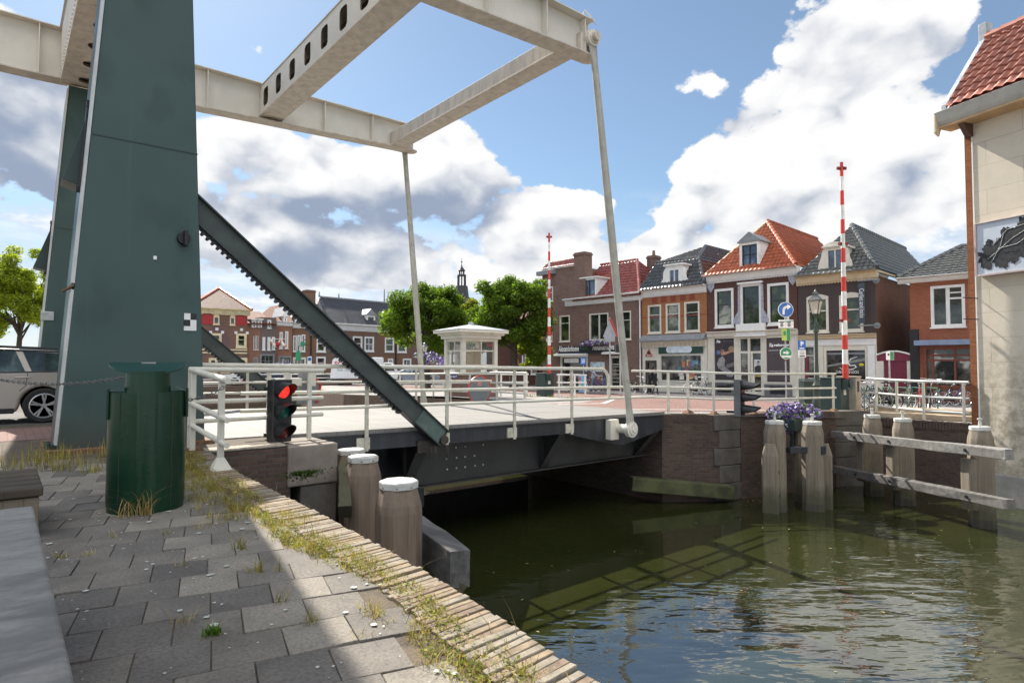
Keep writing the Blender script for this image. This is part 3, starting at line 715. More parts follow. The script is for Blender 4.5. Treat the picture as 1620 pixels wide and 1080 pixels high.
# railings of the leaf
def round_end(pts,r=.16): return pts
RU=[2.93,4.43,5.92,7.42,8.92]
for v,sg in((VN-.04,-1),(VF+.04,1)):
    r=MB(); zz=lambda u,h: deckz(u)+h
    top=[(u,v,zz(u,.985)) for u in (2.0,2.93,4.43,5.92,7.42,8.92,9.78)]
    arc=[(9.78+.24*math.sin(t),v,zz(9.9,.985)-.24+.24*math.cos(t)) for t in [R(x) for x in (22,45,67,90)]]
    r.tube(top+arc+[(10.02,v,zz(10.0,.36))],.034,10)
    r.tube([(2.55,v,zz(2.5,.60)),(10.02,v,zz(10.02,.60))],.027,8); r.tube([(2.55,v,zz(2.5,.36)),(10.02,v,zz(10.02,.36))],.027,8)
    r.tube([(10.02,v,zz(10,.60)),(11.55,v,zz(11.55,.60))],.027,8); r.tube([(10.02,v,zz(10,.36)),(11.55,v,zz(11.55,.36))],.027,8)
    o=r.build('railing',M_rail,lf)
    for u in RU:
        p=MB(); p.box((u-.03,v-.012,zz(u,-.33)),(u+.03,v+.012,zz(u,.955))); p.box((u-.16,v+.0,zz(u,-.30)),(u-.03,v+.036,zz(u,-.12))); p.box((u+.03,v-.0,zz(u,-.30)),(u+.06,v+.036,zz(u,-.12))); p.build('post',M_railold,o)
# round signs hung on the far railing, seen from behind
def disc_sign(px,py,v,label):
    p=PV(px,py,v); t=thing('round_sign',label,'sign',p,'round shipping signs on the far railing'); r=.43
    d=MB(); d.cyl((p.x,p.y,p.z),(p.x,p.y+.012,p.z),r-.022,r-.022,48,sm=False); d.build('back_plate',mat('sign back grey',(.19,.215,.23),.55,var=.08,vs=3),t)
    rg=MB(); n=48
    rings=[[p+Vector((math.cos(2*math.pi*k/n)*rr,yy,math.sin(2*math.pi*k/n)*rr)) for k in range(n)] for rr,yy in((r-.03,-.012),(r,-.012),(r,.026),(r-.03,.026),(r-.03,-.012))]
    rg.loft(rings,0,False,False); rg.build('red_rim',mat('sign red',(.50,.045,.035),.4),t)
    l=MB(); l.box((p.x-.09,p.y-.006,p.z+.12),(p.x+.06,p.y+.0,p.z+.24)); l.build('sticker',mat('sticker pink',(.55,.25,.23),.6,var=.5,vs=40),t)
    return t
disc_sign(759,616.5,15.16,'grey backed round sign with red rim on the far railing')
t=thing('sign_board','slanted grey board with red edge on the far railing behind the signal','sign',(6,15.2,.5))
s_=MB(); s_.prism([(5.62,15.14,.14),(6.22,15.14,.14),(6.2,15.14,.62),(5.95,15.14,.92),(5.66,15.14,.92)],(0,.02,0)); s_.build('board',mat('board grey',(.22,.23,.24),.6),t)
s_=MB(); s_.beam((5.93,15.12,.94),(6.22,15.12,.60),.03,.05); s_.beam((6.22,15.12,.60),(6.12,15.12,.14),.03,.05); s_.build('red_edge',mat('sign red',(.5,.045,.035)),t)
t=thing('cream_box','small cream latch housing at the far railing right of the signal','box',(5.4,14.9,.6))
s_=MB(); s_.box((5.02,14.80,.60),(5.62,14.95,.78)); s_.box((5.22,14.83,.78),(5.36,14.93,1.02)); s_.box((5.80,14.78,.58),(5.96,14.95,.92)); s_.build('housing',M_rail,t,bevel=.012)
# ---------------- toothed drive racks
def rack(v,label):
    t=thing('toothed_rack',label,'drive rack',(4,v,1.5),'toothed drive racks of the leaf')
    a=Vector((1.0,v,3.94)); b=Vector((5.78,v,-.13)); d=(b-a).normalized(); up=Vector((0,1,0)).cross(d); up=up if up.z>0 else -up
    L=(b-a).length
    mb=MB()
    H=.30
    def bar(s0,s1,h0,h1,v0,v1,mi=0):
        vs=[a+d*s_+up*h+Vector((0,vv,0)) for s_ in(s0,s1) for h in(h0,h1) for vv in(v0,v1)]
        mb.add(vs,[(0,1,3,2),(4,6,7,5),(0,4,5,1),(2,3,7,6),(0,2,6,4),(1,5,7,3)],mi)
    bar(0,L,H/2-.02,H/2,-.09,.09); bar(0,L,-H/2,-H/2+.02,-.09,.09); bar(0,L,-H/2+.02,H/2-.02,-.03,.0,1)
    bar(L-.62,L-.05,-H/2+.021,H/2-.021,-.052,-.032,2)
    mb.build('rack_beam',[mat('rack green paint',(.030,.036,.034),.45,var=.2,vs=4),mat('rack web paint',(.045,.058,.052),.5,var=.25,vs=3),mat('rack pale green plate',(.085,.125,.11),.5,var=.2,vs=5)],t)
    mb=MB(); s_=.02
    while s_<L-.95:
        vs=[]
        for vv in(-.05,.05):
            for q,h in((0,-H/2),(.062,-H/2),(.048,-H/2-.052),(.014,-H/2-.052)): vs.append(a+d*(s_+q)+up*h+Vector((0,vv,0)))
        mb.add(vs,[(0,1,2,3),(7,6,5,4),(0,4,5,1),(1,5,6,2),(2,6,7,3),(3,7,4,0)]); s_+=.085
    mb.build('rack_teeth',mat('rack grease black',(.012,.012,.012),.45),t)
    mb=MB(); e=b-up*.02; mb.cyl(e+Vector((0,-.10,0)),e+Vector((0,.10,0)),.075,.075,16); mb.box((e.x-.42,v+.07,e.z-.20),(e.x-.02,v+.11,e.z+.0))
    for k in range(6): q=e+Vector((random.uniform(-.3,.08),-.08,-.1)); mb.tube([q,q+Vector((random.uniform(-.03,.05),-.02,-.1)),q+Vector((random.uniform(-.05,.08),0,-.19))],.012,5)
    mb.build('rack_pin',mat('greasy pin steel',(.045,.036,.030),.5,var=.4,vs=9),t)
    return t
rack(8.885,'long dark green toothed rack slanting from the near tower to the leaf')
rack(15.5,'dark toothed rack at the far side of the deck, behind the railings')
# ================================================================ abutments
ab=MB()
ab.box((QE-.01,8.06,-3),(2.93,8.9,.055),0)        # brick pier
abt=thing('abutment','old brick and sandstone abutment under the near end of the bridge','abutment',(3,8.5,-1))
ab.build('brickwork',M_oldbrick,abt,bevel=.01)
s_=MB()
s_.box((2.88,8.02,-.46),(3.55,8.96,.06)); s_.build('corner_stone',M_sand,abt,bevel=.02)
s_=MB(); s_.box((3.05,8.04,-1.02),(3.54,8.96,-.468)); s_.box((2.75,8.04,-1.5),(3.54,8.96,-1.028)); s_.box((3.05,8.04,-3),(3.54,8.96,-1.508)); s_.build('quoin_stones',M_greystone,abt,bevel=.018)
s_=MB(); s_.box((QE+.0,8.05,.062),(2.86,8.97,.095)); s_.build('cap_paving',mat('cap gravel paving',(.40,.34,.27),.95,var=.35,vs=20,fine=.4,bs=60,dirt=.4,dirtc=(.2,.17,.12),dirts=4),abt,bevel=.012)
s_=MB(); s_.box((2.3,8.97,-3),(3.5,15.1,-.02)); s_.build('rear_wall',M_oldbrick,abt)
# far abutment
fa=thing('abutment','dark brick abutment with rounded stone corners at the far end of the bridge','abutment',(14,8.5,-1))
def wallpoly(name,pts,zt,zb,th,m,par,bev=.0):
    """vertical wall along pts with outside on the right hand, top heights zt(list)"""
    mb=MB()
    for i in range(len(pts)-1):
        a=Vector(pts[i]+(0,));b=Vector(pts[i+1]+(0,)); d=(b-a).normalized(); n=Vector((-d.y,d.x,0))*th
        q=[Vector((a.x,a.y,zb)),Vector((b.x,b.y,zb)),Vector((b.x,b.y,zt[i+1])),Vector((a.x,a.y,zt[i]))]
        vs=q+[p+n for p in q]; mb.add(vs,[(0,1,2,3),(7,6,5,4),(0,4,5,1),(1,5,6,2),(2,6,7,3),(3,7,4,0)])
    return mb.build(name,m,par,bevel=bev)
A=(12.02,9.1);Bp=(13.2,8.27);Bq=(13.45,8.17);Br=(13.75,8.14);Cp=(17.1,7.30);Cq=(17.6,7.12);Cr=(17.88,6.85);Ep=(17.9,4.57)
wallpoly('brickwork',[A,Bp],[-.06,-.09],-3,.5,M_oldbrick,fa)
wallpoly('side_brickwork',[(13.78,8.12),Cp],[-.10,-.13],-3,.5,M_oldbrick,fa)
wallpoly('end_wall',[(12.03,15.1),(12.03,9.12)],[-.10,-.10],-3,.4,M_oldbrick,fa)
# stone blocks rounding the corner
def corner(pts,zt,par,hs,name,ext):
    z=zt; i=0
    for h in hs:
        P=list(pts); 
        d0=(Vector(P[0])-Vector(P[1])).normalized(); d1=(Vector(P[-1])-Vector(P[-2])).normalized(); e=ext if i%2==0 else .06
        P=[tuple(Vector(P[0])+d0*e)]+P+[tuple(Vector(P[-1])+d1*(ext*.6 if i%2==0 else .02))]
        n=len(P); c=Vector((sum(p[0] for p in P)/n+.25,sum(p[1] for p in P)/n+.55))
        mb=MB(); off=.012
        ring=[]
        for p in P: q=Vector(p); dd=(q-c).normalized(); ring.append(tuple(q+dd*off))
        ring.append((P[-1][0]+.05,P[-1][1]+.5)); ring.append((P[0][0]+.2,P[0][1]+.5))
        mb.prism([(x,y,z-h+.008) for x,y in ring],(0,0,h-.008)); mb.build(name,M_greystone,par,bevel=.02); z-=h; i+=1
corner([Bp,Bq,Br],-.075,fa,[.38,.42,.40,.42,.4,.9],'corner_stone',.2)
corner([Cp,Cq,Cr],-.125,fa,[.4,.42,.40,.42,.4,.9],'pier_stone',.12)
wallpoly('end_stone',[(12.0,9.13),(12.22,8.97)],[-.052,-.055],-.42,.3,M_greystone,fa,.02)
s_=MB(); s_.beam((11.3,9.45,-1.62),(13.25,8.06,-1.86),.34,.30); s_.build('timber_sill',M_algae,fa,bevel=.02)
cop=MB(); 
def header(a,b,z0,z1,n,mb):
    a=Vector(a);b=Vector(b); d=(b-a)/n; nn=Vector((d.y,-d.x)).normalized()*.012
    for k in range(n):
        p=a+d*k; q=a+d*(k+.84); zt_=z0+(z1-z0)*k/n+random.uniform(-.006,.006)
        ring=[(p.x+nn.x,p.y+nn.y),(q.x+nn.x,q.y+nn.y),(q.x-nn.x*18,q.y-nn.y*18),(p.x-nn.x*18,p.y-nn.y*18)]
        mb.prism([(x,y,zt_-.20) for x,y in ring],(0,0,.212))
header((12.25,8.94),(12.95,8.45),-.062,-.075,14,cop); cop.build('brick_coping',M_oldbrick,fa,bevel=.006,seg=1); cop=MB(); header((14.1,8.04),(16.9,7.35),-.10,-.125,40,cop)
cop.build('brick_coping',M_oldbrick,fa,bevel=.006,seg=1)
rq=thing('quay_wall','low shaded brick quay wall between the abutment pier and the plastered house','wall',(17.9,5.7,-1))
wallpoly('brickwork',[(17.92,6.9),Ep],[-.33,-.33],-3,.4,M_oldbrick,rq)
cop=MB(); header((17.9,6.8),(17.9,4.62),-.31,-.31,32,cop); cop.build('brick_coping',M_oldbrick,rq,bevel=.006,seg=1)
# banks beyond the bridge
for nm,pts,zz,lab in (('quay_wall',[(24.2,52.0),(19.5,51.9),(13.55,30),(13.05,15.3)],-.5,'brown brick quay wall running back beyond the bridge on the right bank'),('quay_wall',[(2.27,15.1),(2.27,52.1),(24.3,52.1)],-.75,'brown brick quay wall closing the canal in front of the distant houses')):
    mb=MB()
    for i in range(len(pts)-1):
        a=Vector(pts[i]+(0,));b=Vector(pts[i+1]+(0,)); n=Vector((-(b-a).y,(b-a).x,0)).normalized()*.4
        z0=rz(*pts[i])-.02 if nm=='quay_wall' and i<9 and zz==-.5 else landz(*pts[i])-.04; z1=rz(*pts[i+1])-.02 if zz==-.5 else landz(*pts[i+1])-.04
        q=[Vector((a.x,a.y,-3)),Vector((b.x,b.y,-3)),Vector((b.x,b.y,z1)),Vector((a.x,a.y,z0))]; vs=q+[p+n for p in q]
        mb.add(vs,[(0,1,2,3),(7,6,5,4),(0,4,5,1),(1,5,6,2),(2,6,7,3),(3,7,4,0)])
    tag(mb.build(nm,brickmat('far quay brick',(.14,.085,.06),(.19,.115,.08),(.16,.14,.12),.21,.065,.01,.9,.4)),lab,'wall')
# ================================================================ near things
M_wood=None
M_cap=mat('post cap dull white',(.50,.49,.455),.65,var=.12,vs=6,dirt=.5,dirtc=(.26,.24,.19),dirts=7)
def woodmat(name,c1,c2,c3,sc=(6,6,.35),rough=.85,algae=False):
    if name in _mc: return _mc[name]
    m,nt,b=newmat(name); co=coord(nt,'Object',sc); n=noise(nt,co,2.2,6,.6); n2=noise(nt,coord(nt,'Object'),1.1,4,.6); n3=noise(nt,coord(nt,'Object',(30,30,.8)),2,3,.5)
    col=mix(nt,n.smooth(.3,.7),c1,c2); col=mix(nt,n2.smooth(.42,.7)*.7,col,c3); col=mix(nt,n3.smooth(.55,.72)*.5,col,tuple(x*.4 for x in c1))
    if algae:
        sx=nnode(nt,'ShaderNodeSeparateXYZ'); lk(nt,coord(nt,'Object'),sx.inputs[0]); g=(S(nt,sx.outputs[2])*-1.0+n2*.9+n3*.3).smooth(-.15,.35); col=mix(nt,g*.85,col,(.055,.055,.028))
    lk(nt,col,b.inputs['Base Color']); b.inputs['Roughness'].default_value=rough
    bump(nt,b,n+n3*.6,.006,.7); _mc[name]=m; return m
M_wood=woodmat('mooring post timber',(.145,.105,.075),(.215,.16,.115),(.165,.14,.115),algae=True)
M_woodg=woodmat('silvered timber',(.165,.135,.10),(.25,.21,.16),(.15,.115,.075),algae=True)
M_woodd=woodmat('wet dark timber',(.045,.04,.032),(.075,.066,.05),(.05,.055,.03))
M_woodh=woodmat('silvered timber beam',(.15,.143,.132),(.26,.25,.235),(.12,.10,.08),(.5,6,6))
def chsq(c,w,d,ch,z,rot=0):
    cr,sr=math.cos(rot),math.sin(rot); L=[]
    for x,y in((-w/2+ch,-d/2),(w/2-ch,-d/2),(w/2,-d/2+ch),(w/2,d/2-ch),(w/2-ch,d/2),(-w/2+ch,d/2),(-w/2,d/2-ch),(-w/2,-d/2+ch)):
        L.append((c[0]+x*cr-y*sr,c[1]+x*sr+y*cr,z))
    return L
def capped_post(name,label,c,zt,w,rot,group,m=M_wood,spike=False,wet=True):
    t=thing(name,label,'mooring post',(c[0],c[1],WZ),group)
    mb=MB(); cw=w*.80; ch=w*.22
    mb.loft([chsq(c,w,w,ch,-2.75,rot),chsq(c,w,w,ch,zt-.32,rot),chsq(c,w*.97,w*.97,ch,zt-.24,rot),chsq(c,cw,cw,w*.2,zt-.08,rot),chsq(c,cw*.98,cw*.98,w*.2,zt-.02,rot)],0,False)
    mb.build('post_timber',m,t,bevel=.008)
    cp=MB(); cp.loft([chsq(c,cw*1.08,cw*1.08,w*.25,zt-.075,rot),chsq(c,cw*1.08,cw*1.08,w*.25,zt-.012,rot),chsq(c,cw*1.02,cw*1.02,w*.25,zt,rot)],0,False)
    cap=cp.build('white_cap',M_cap,t,bevel=.005)
    if spike:
        s_=MB(); s_.cyl((c[0],c[1],zt),(c[0],c[1],zt+.14),.035,.022,10); s_.cyl((c[0],c[1],zt+.13),(c[0],c[1],zt+.16),.045,.045,10); s_.build('cap_bolt',M_cap,t)
    else:
        s_=MB()
        for k in range(8):
            a=rot+k*math.pi/4+.39; q=Vector((c[0]+math.cos(a)*cw*.53,c[1]+math.sin(a)*cw*.53,zt-.055)); s_.cyl(q,q+Vector((math.cos(a)*.018,math.sin(a)*.018,0)),.012,.012,6)
        s_.build('cap_nails',M_rust,cap)
    if wet:
        s_=MB(); s_.loft([chsq(c,w+.012,w+.012,ch,-2.7,rot),chsq(c,w+.012,w+.012,ch,WZ+.10,rot),chsq(c,w+.004,w+.004,ch,WZ+.16,rot)],0,False); s_.build('wet_foot',M_woodd,t)
    return t
GP='capped timber mooring posts along the near quay'
capped_post('mooring_post','timber mooring post with white cap farthest from the camera, touching the bridge abutment corner',(4.02,8.62),-.125,.42,R(-8),GP)
capped_post('mooring_post','timber mooring post with white cap, middle of the three by the near quay',(3.77,7.72),-.10,.43,R(-8),GP)
capped_post('mooring_post','timber mooring post with white cap and yellowed side, nearest to the camera',(3.27,5.86),-.10,.44,R(-12),GP)
def timber(name,label,cat,a,b,w,h,m,bolts=0,cut=.0,up=(0,0,1)):
    t=thing(name,label,cat,((a[0]+b[0])/2,(a[1]+b[1])/2,(a[2]+b[2])/2))
    mb=MB(); a=Vector(a);b=Vector(b); d=(b-a).normalized(); x=d.cross(Vector(up)).normalized(); z=x.cross(d)
    n=10; rings=[]
    for i in range(n+1):
        p=a+(b-a)*i/n; j=.012; k=[(-w/2,-h/2),(w/2,-h/2),(w/2,h/2),(-w/2,h/2)]
        e=cut if i in(0,n) else 0
        rings.append([p+x*(q[0]*(1-e)+random.uniform(-j,j))+z*(q[1]*(1-e*.5)+random.uniform(-j,j)) for q in k])
    if cut: rings[0]=[p+d*0 for p in rings[0]]; rings[1]=[p-d*((b-a).length/n-.06) for p in rings[1]]; rings[-2]=[p+d*((b-a).length/n-.06) for p in rings[-2]]
    mb.loft(rings,0,False); mb.build('timber',m,t,bevel=.012)
    if bolts:
        s_=MB()
        for f in bolts: q=a+(b-a)*f+x*(w/2)*1.0; s_.cyl(q-x*.01,q+x*.022,.035,.03,10); q=a+(b-a)*f-x*(w/2); s_.cyl(q+x*.01,q-x*.022,.035,.03,10)
        s_.build('bolt_heads',M_black,t)
    return t
timber('fender_beam','heavy timber fender beam with pale top, bolted behind the near mooring posts','fender beam',(3.60,5.20,-.93),(4.40,8.75,-.93),.24,.38,woodmat('fender timber',(.06,.057,.055),(.12,.115,.11),(.20,.195,.19),(6,.6,6)),0,.12)
timber('timber_strut','short leaning timber strut beside the farthest near mooring post','strut',(3.42,7.5,-.75),(3.64,8.0,-.25),.16,.24,M_wood)
timber('timber_strut','brown timber brace under the near fender beam end','strut',(3.30,5.45,-1.75),(3.62,5.25,-1.05),.12,.2,M_wood)
# dolphin of three posts at the far abutment
GD='capped timber posts of the dolphin in front of the far abutment'
dps=[((13.32,7.03),'left front post'),((14.75,7.05),'rear post'),((14.02,6.52),'right front post')]
for (c,l),zt in zip(dps,(-.13,-.135,-.15)):
    capped_post('mooring_post','silvered timber %s of the dolphin under the purple flowers'%l,c,zt,.44,R(20),GD,M_woodg,True)
def side_piece(c,w,d,zt,label,rot=R(20)):
    t=thing('side_timber',label,'timber',(c[0],c[1],WZ),'shorter timbers bolted to the dolphin posts')
    mb=MB(); mb.loft([chsq(c,w,d,.03,-2.7,rot),chsq(c,w,d,.03,zt-.25,rot),chsq(c,w*.55,d*.6,.03,zt,rot)],0,False); mb.build('timber',M_woodg,t,bevel=.008)
    s_=MB(); a=rot-math.pi/2
    for z in(zt-.6,zt-1.1): q=Vector((c[0]+math.cos(a)*d/2,c[1]+math.sin(a)*d/2,z)); s_.cyl(q-Vector((math.cos(a),math.sin(a),0))*.01,q+Vector((math.cos(a),math.sin(a),0))*.015,.03,.03,8)
    s_.build('bolt_heads',M_black,t)
side_piece((13.02,6.98),.22,.34,-.62,'shorter timber bolted to the left side of the dolphin')
side_piece((14.32,6.42),.22,.34,-.66,'shorter timber bolted to the right side of the dolphin')
t=thing('tie_beam','dark steel tie between the posts of the dolphin','tie',(13.7,6.8,-.75)); s_=MB(); s_.box((13.45,6.78,-.82),(14.1,6.86,-.72)); s_.beam((13.42,6.76,-.77),(14.15,6.40,-.77),.10,.14); s_.box((13.92,6.26,-.86),(14.1,6.40,-.68)); s_.build('steel_tie',M_steel,t,bevel=.01)
# fender in front of the right quay wall
GF='capped timber posts of the fender by the plastered house'
for c,zt,l in(((16.72,6.30),-.13,'left'),((16.17,5.44),-.13,'middle'),((15.16,3.72),-.12,'nearest the plastered house')):
    capped_post('mooring_post','silvered fender post with white cap, %s in the right quay row'%l,c,zt,.40,R(31),GF,M_woodg,True)
nf=Vector((-.857,.516,0)) # towards the water
dn=Vector((.516,.857,0))
for (zt,zt2),l,m_ in(((-.70,-.53),'upper silvered timber rail of the fender at the right quay wall',M_woodh),((-1.60,-1.43),'lower dark timber rail of the fender just above the water',woodmat('wet timber beam',(.09,.085,.08),(.17,.16,.15),(.07,.06,.05),(.5,6,6)))):
    a=Vector((17.15,7.05,zt))+nf*.42; b=Vector((14.62,2.85,zt2))+nf*.42
    timber('fender_beam',l,'fender beam',tuple(a),tuple(b),.20,.19,m_,(.19,.42,.83),.08)
for c,l in(((16.72,6.30),'left'),((16.17,5.44),'middle'),((15.16,3.72),'right')):
    t=thing('side_timber','pale timber block between the fender rails at the %s post'%l,'timber',(c[0],c[1],WZ),'pale timber blocks of the fender'); cc=(c[0]+nf.x*.27,c[1]+nf.y*.27)
    s_=MB(); s_.loft([chsq(cc,.26,.20,.03,-1.75,R(31)+R(28)),chsq(cc,.26,.2,.03,-.76,R(31)+R(28))],0,False); s_.build('timber',M_woodg,t,bevel=.01)
# ---------------- litter bin
M_bin=mat('bin green gloss',(.007,.034,.017),.30,var=.15,vs=2,spec=.28,dirt=.25,dirtc=(.03,.05,.035),dirts=4)
BC=Vector((.905,5.62,0)); bf=Vector((-BC.x,-BC.y,0)).normalized(); br=Vector((-bf.y,bf.x,0))
bin_=thing('litter_bin','dark green half round litter bin with sloping lid on the near quay','litter bin',BC)
def Dsh(r,ry,back,z,a0=-90,a1=90,n=22):
    L=[]
    for i in range(n+1):
        a=R(a0+(a1-a0)*i/n); L.append(BC+br*(math.sin(a)*r)+bf*(math.cos(a)*ry)+Vector((0,0,z)))
    L.append(BC+br*(math.sin(R(a1))*r)-bf*back+Vector((0,0,z))); L.append(BC+br*(math.sin(R(a0))*r)-bf*back+Vector((0,0,z)))
    return L
mb=MB(); mb.loft([Dsh(.262,.245,.12,.0),Dsh(.262,.245,.12,.03),Dsh(.268,.25,.12,.05),Dsh(.266,.25,.12,.60),Dsh(.262,.25,.12,.905)],0,True); mb.build('body',M_bin,bin_,bevel=.004)
mb=MB(); mb.loft([Dsh(.178,.262,.10,.0,-60,60,14),Dsh(.178,.262,.10,.96,-60,60,14),Dsh(.172,.25,.10,1.065,-60,60,14)],0,True); 
mb.build('front_panel',M_bin,bin_,bevel=.004)
mb=MB()
for sg in(-1,1):
    mb.add([BC+br*sg*.262+bf*.05+Vector((0,0,.905)),BC+br*sg*.262-bf*.11+Vector((0,0,.905)),BC+br*sg*.18-bf*.11+Vector((0,0,.945)),BC+br*sg*.18+bf*.18+Vector((0,0,.945))],[(0,1,2,3)])
    mb.box((-.002,-.06,.70),(.012,.06,.93),0,Matrix.Translation(BC+br*sg*.268+bf*.02)@Matrix.Rotation(math.atan2(br.y,br.x),4,'Z'))
mb.build_each('shoulder',M_bin,bin_)
mb=MB(); n=24; top=[];bot=[]
for i in range(n+1):
    a=R(-90+180*i/n); x=math.sin(a)*.270; y=math.cos(a)*.30; z=1.135-.085*(y/.30)-.012*math.cos(2*a)*0
    sag=.02*(1-(x/.285)**2)*(1-y/.3); top.append(BC+br*x+bf*(y-.08)+Vector((0,0,z)))
bot=[p-Vector((0,0,.012)) for p in top]
mb.loft([bot,top],0,False); mb.build('lid',mat('bin lid green',(.008,.042,.035),.32,var=.1,vs=3,spec=.35),bin_,bevel=.003)
s_=MB(); p=BC+bf*(-.04)+Vector((0,0,1.126)); s_.box((-.05,-.012,0),(.05,.012,.006),0,Matrix.Translation(p)@Matrix.Rotation(math.atan2(br.y,br.x),4,'Z')@Matrix.Rotation(R(16),4,'X')); s_.build('lid_label',M_galv,bin_)
mb=MB()
for a_ in(-42,38):
    a=R(a_); p=BC+br*math.sin(a)*.268+bf*math.cos(a)*.251; mb.beam(p+Vector((0,0,.02)),p+Vector((0,0,.90)),.006,.004,up=tuple(bf))
mb.build('panel_gap',M_black,bin_)
# ---------------- stone bench and timber seat
t=thing('stone_bench','grey stone slab bench at the near left, smooth streaked top','bench',(-.25,1.8,0))
m,nt2,b=newmat('streaked bluestone'); co=coord(nt2,'Object',(1.2,3.2,1)); n=noise(nt2,co,3.2,7,.65); n2=noise(nt2,coord(nt2,'Object'),40,3,.6)
col=mix(nt2,n.smooth(.33,.66),(.105,.098,.088),(.225,.212,.192)); col=mix(nt2,n2.smooth(.4,.75)*.3,col,(.08,.085,.09)); lk(nt2,col,b.inputs['Base Color']); b.inputs['Roughness'].default_value=.55
s_=MB(); s_.box((-.60,-.6,.41),(.128,3.47,.50)); s_.build('top_slab',m,t,bevel=.012,seg=3)
s_=MB(); s_.box((-.52,-.5,.0),(.05,3.38,.408)); s_.build('plinth',M_greystone,t,bevel=.01)
t=thing('timber_bench','low dark timber seat behind the stone bench on the quay','seat',(-.3,5.9,0))
s_=MB(); a=PZ(66,738,.30); ux=.27; 
ux=.235
for k in range(5): s_.box((-1.5,5.06+k*.20,.27),(ux,5.24+k*.20,.325))
s_.build('planks',woodmat('dark seat timber',(.05,.036,.022),(.085,.062,.04),(.03,.024,.018),(.5,6,6)),t,bevel=.01)
s_=MB(); s_.box((-1.45,5.08,.02),(ux-.02,5.11,.262)); s_.box((-1.45,5.98,.02),(ux-.02,6.01,.262)); s_.box((ux-.05,5.12,.0),(ux-.02,5.97,.262)); s_.build('frame',woodmat('seat board',(.15,.12,.085),(.21,.17,.12),(.10,.08,.06),(.5,6,6)),t,bevel=.006)
# ---------------- railings at the near bridge end
def railing(name,label,posts,rails,r=(.032,.026,.026),pw=.07,foot=False,arc=False,ext=(0.12,.12),m=None,mp_=None):
    """posts [(u,v,zbase)], rails heights above base; tubes run through all posts"""
    t=thing(name,label,'railing',(posts[0][0],posts[0][1],posts[0][2]))
    P=[Vector(p) for p in posts]; d0=(P[0]-P[1]).normalized(); d1=(P[-1]-P[-2]).normalized()
    path=[P[0]+d0*ext[0]]+P+[P[-1]+d1*ext[1]]
    for h,rr in zip(rails,r):
        mb=MB(); mb.tube([p+Vector((0,0,h)) for p in path],rr,10); mb.build('rail',m or M_rail,t)
    for p in P:
        mb=MB(); mb.box((p.x-pw/2,p.y-pw/2*.7,p.z),(p.x+pw/2,p.y+pw/2*.7,p.z+rails[0]-.02))
        if foot: mb.loft([[(p.x+a*pw*1.5,p.y+b_*pw*1.3,p.z) for a,b_ in((-1,-1),(1,-1),(1,1),(-1,1))],[(p.x+a*pw*.5,p.y+b_*pw*.38,p.z+.12) for a,b_ in((-1,-1),(1,-1),(1,1),(-1,1))]],0,False)
        mb.build('post',mp_ or M_rail,t,bevel=.005)
    return t
railing('railing','cream railing on the near abutment behind the red signal light',[(1.78,8.26,.10),(3.38,8.62,.075)],(.955,.565,.33),(.034,.03,.03),.06,False,ext=(.02,.22))
rt_=railing('railing','short cream return railing along the quay beside the litter bin',[(1.79,6.95,.02),(1.775,8.12,.10)],(.945,.545,.29),(.034,.03,.03),.062,False,ext=(.22,.12))
s_=MB(); s_.loft([[(1.79+a*.11,6.95+b_*.10,.0) for a,b_ in((-1,-1),(1,-1),(1,1),(-1,1))],[(1.79+a*.036,6.95+b_*.03,.15) for a,b_ in((-1,-1),(1,-1),(1,1),(-1,1))]],0,False)
s_.build('post_foot',M_rail,rt_,bevel=.006)
s_=MB(); s_.box((1.69,8.18,.05),(1.90,8.35,.12)); tag(s_.build('rusty_block',M_rust,None,bevel=.01),'rusty block under the railing post beside the near tower','block')
# far abutment railings
za=-.06
rr_=[(12.55,9.30,-.05),(12.95,9.02,-.06),(13.18,8.46,-.08),(14.35,8.10,-.11),(15.85,7.74,-.12),(17.18,7.42,-.13)]
ra_=railing('railing','cream railing along the far abutment with the second signal light',rr_,(.99,.61,.36),(.030,.026,.026),.062,False,ext=(.9,.10))
for p in rr_[1:]:
    s_=MB(); s_.loft([[(p[0]+a*.13,p[1]+b_*.10,p[2]-.01) for a,b_ in((-1,-1),(1,-1),(1,1),(-1,1))],[(p[0]+a*.05,p[1]+b_*.04,p[2]+.07) for a,b_ in((-1,-1),(1,-1),(1,1),(-1,1))]],0,False)
    s_.build('post_foot',M_rust,ra_,bevel=.01)
railing('railing','pale railing along the right quay in front of the parked bicycles',[(18.75,6.95,-.28),(18.5,6.35,-.30),(18.16,5.62,-.31),(17.98,4.72,-.31)],(.99,.60,.25),(.036,.03,.03),.075,False,ext=(.3,.12),m=mat('railing paint grey white',(.58,.57,.53),.5,var=.08,vs=5))
s_=MB(); s_.prism([(18.25,7.3,-.31),(18.9,7.1,-.31),(18.75,4.6,-.31),(18.55,4.6,-.31)],(0,0,.14)); s_.prism([(18.95,7.2,-.31),(19.15,7.2,-.31),(19.05,4.5,-.31),(18.85,4.5,-.31)],(0,0,.26))
tag(s_.build('kerb_wall',mat('tan kerb stone',(.42,.34,.24),.9,var=.2,vs=3,dirt=.3),bevel=.02),'low tan kerb wall behind the right quay railing','kerb wall')
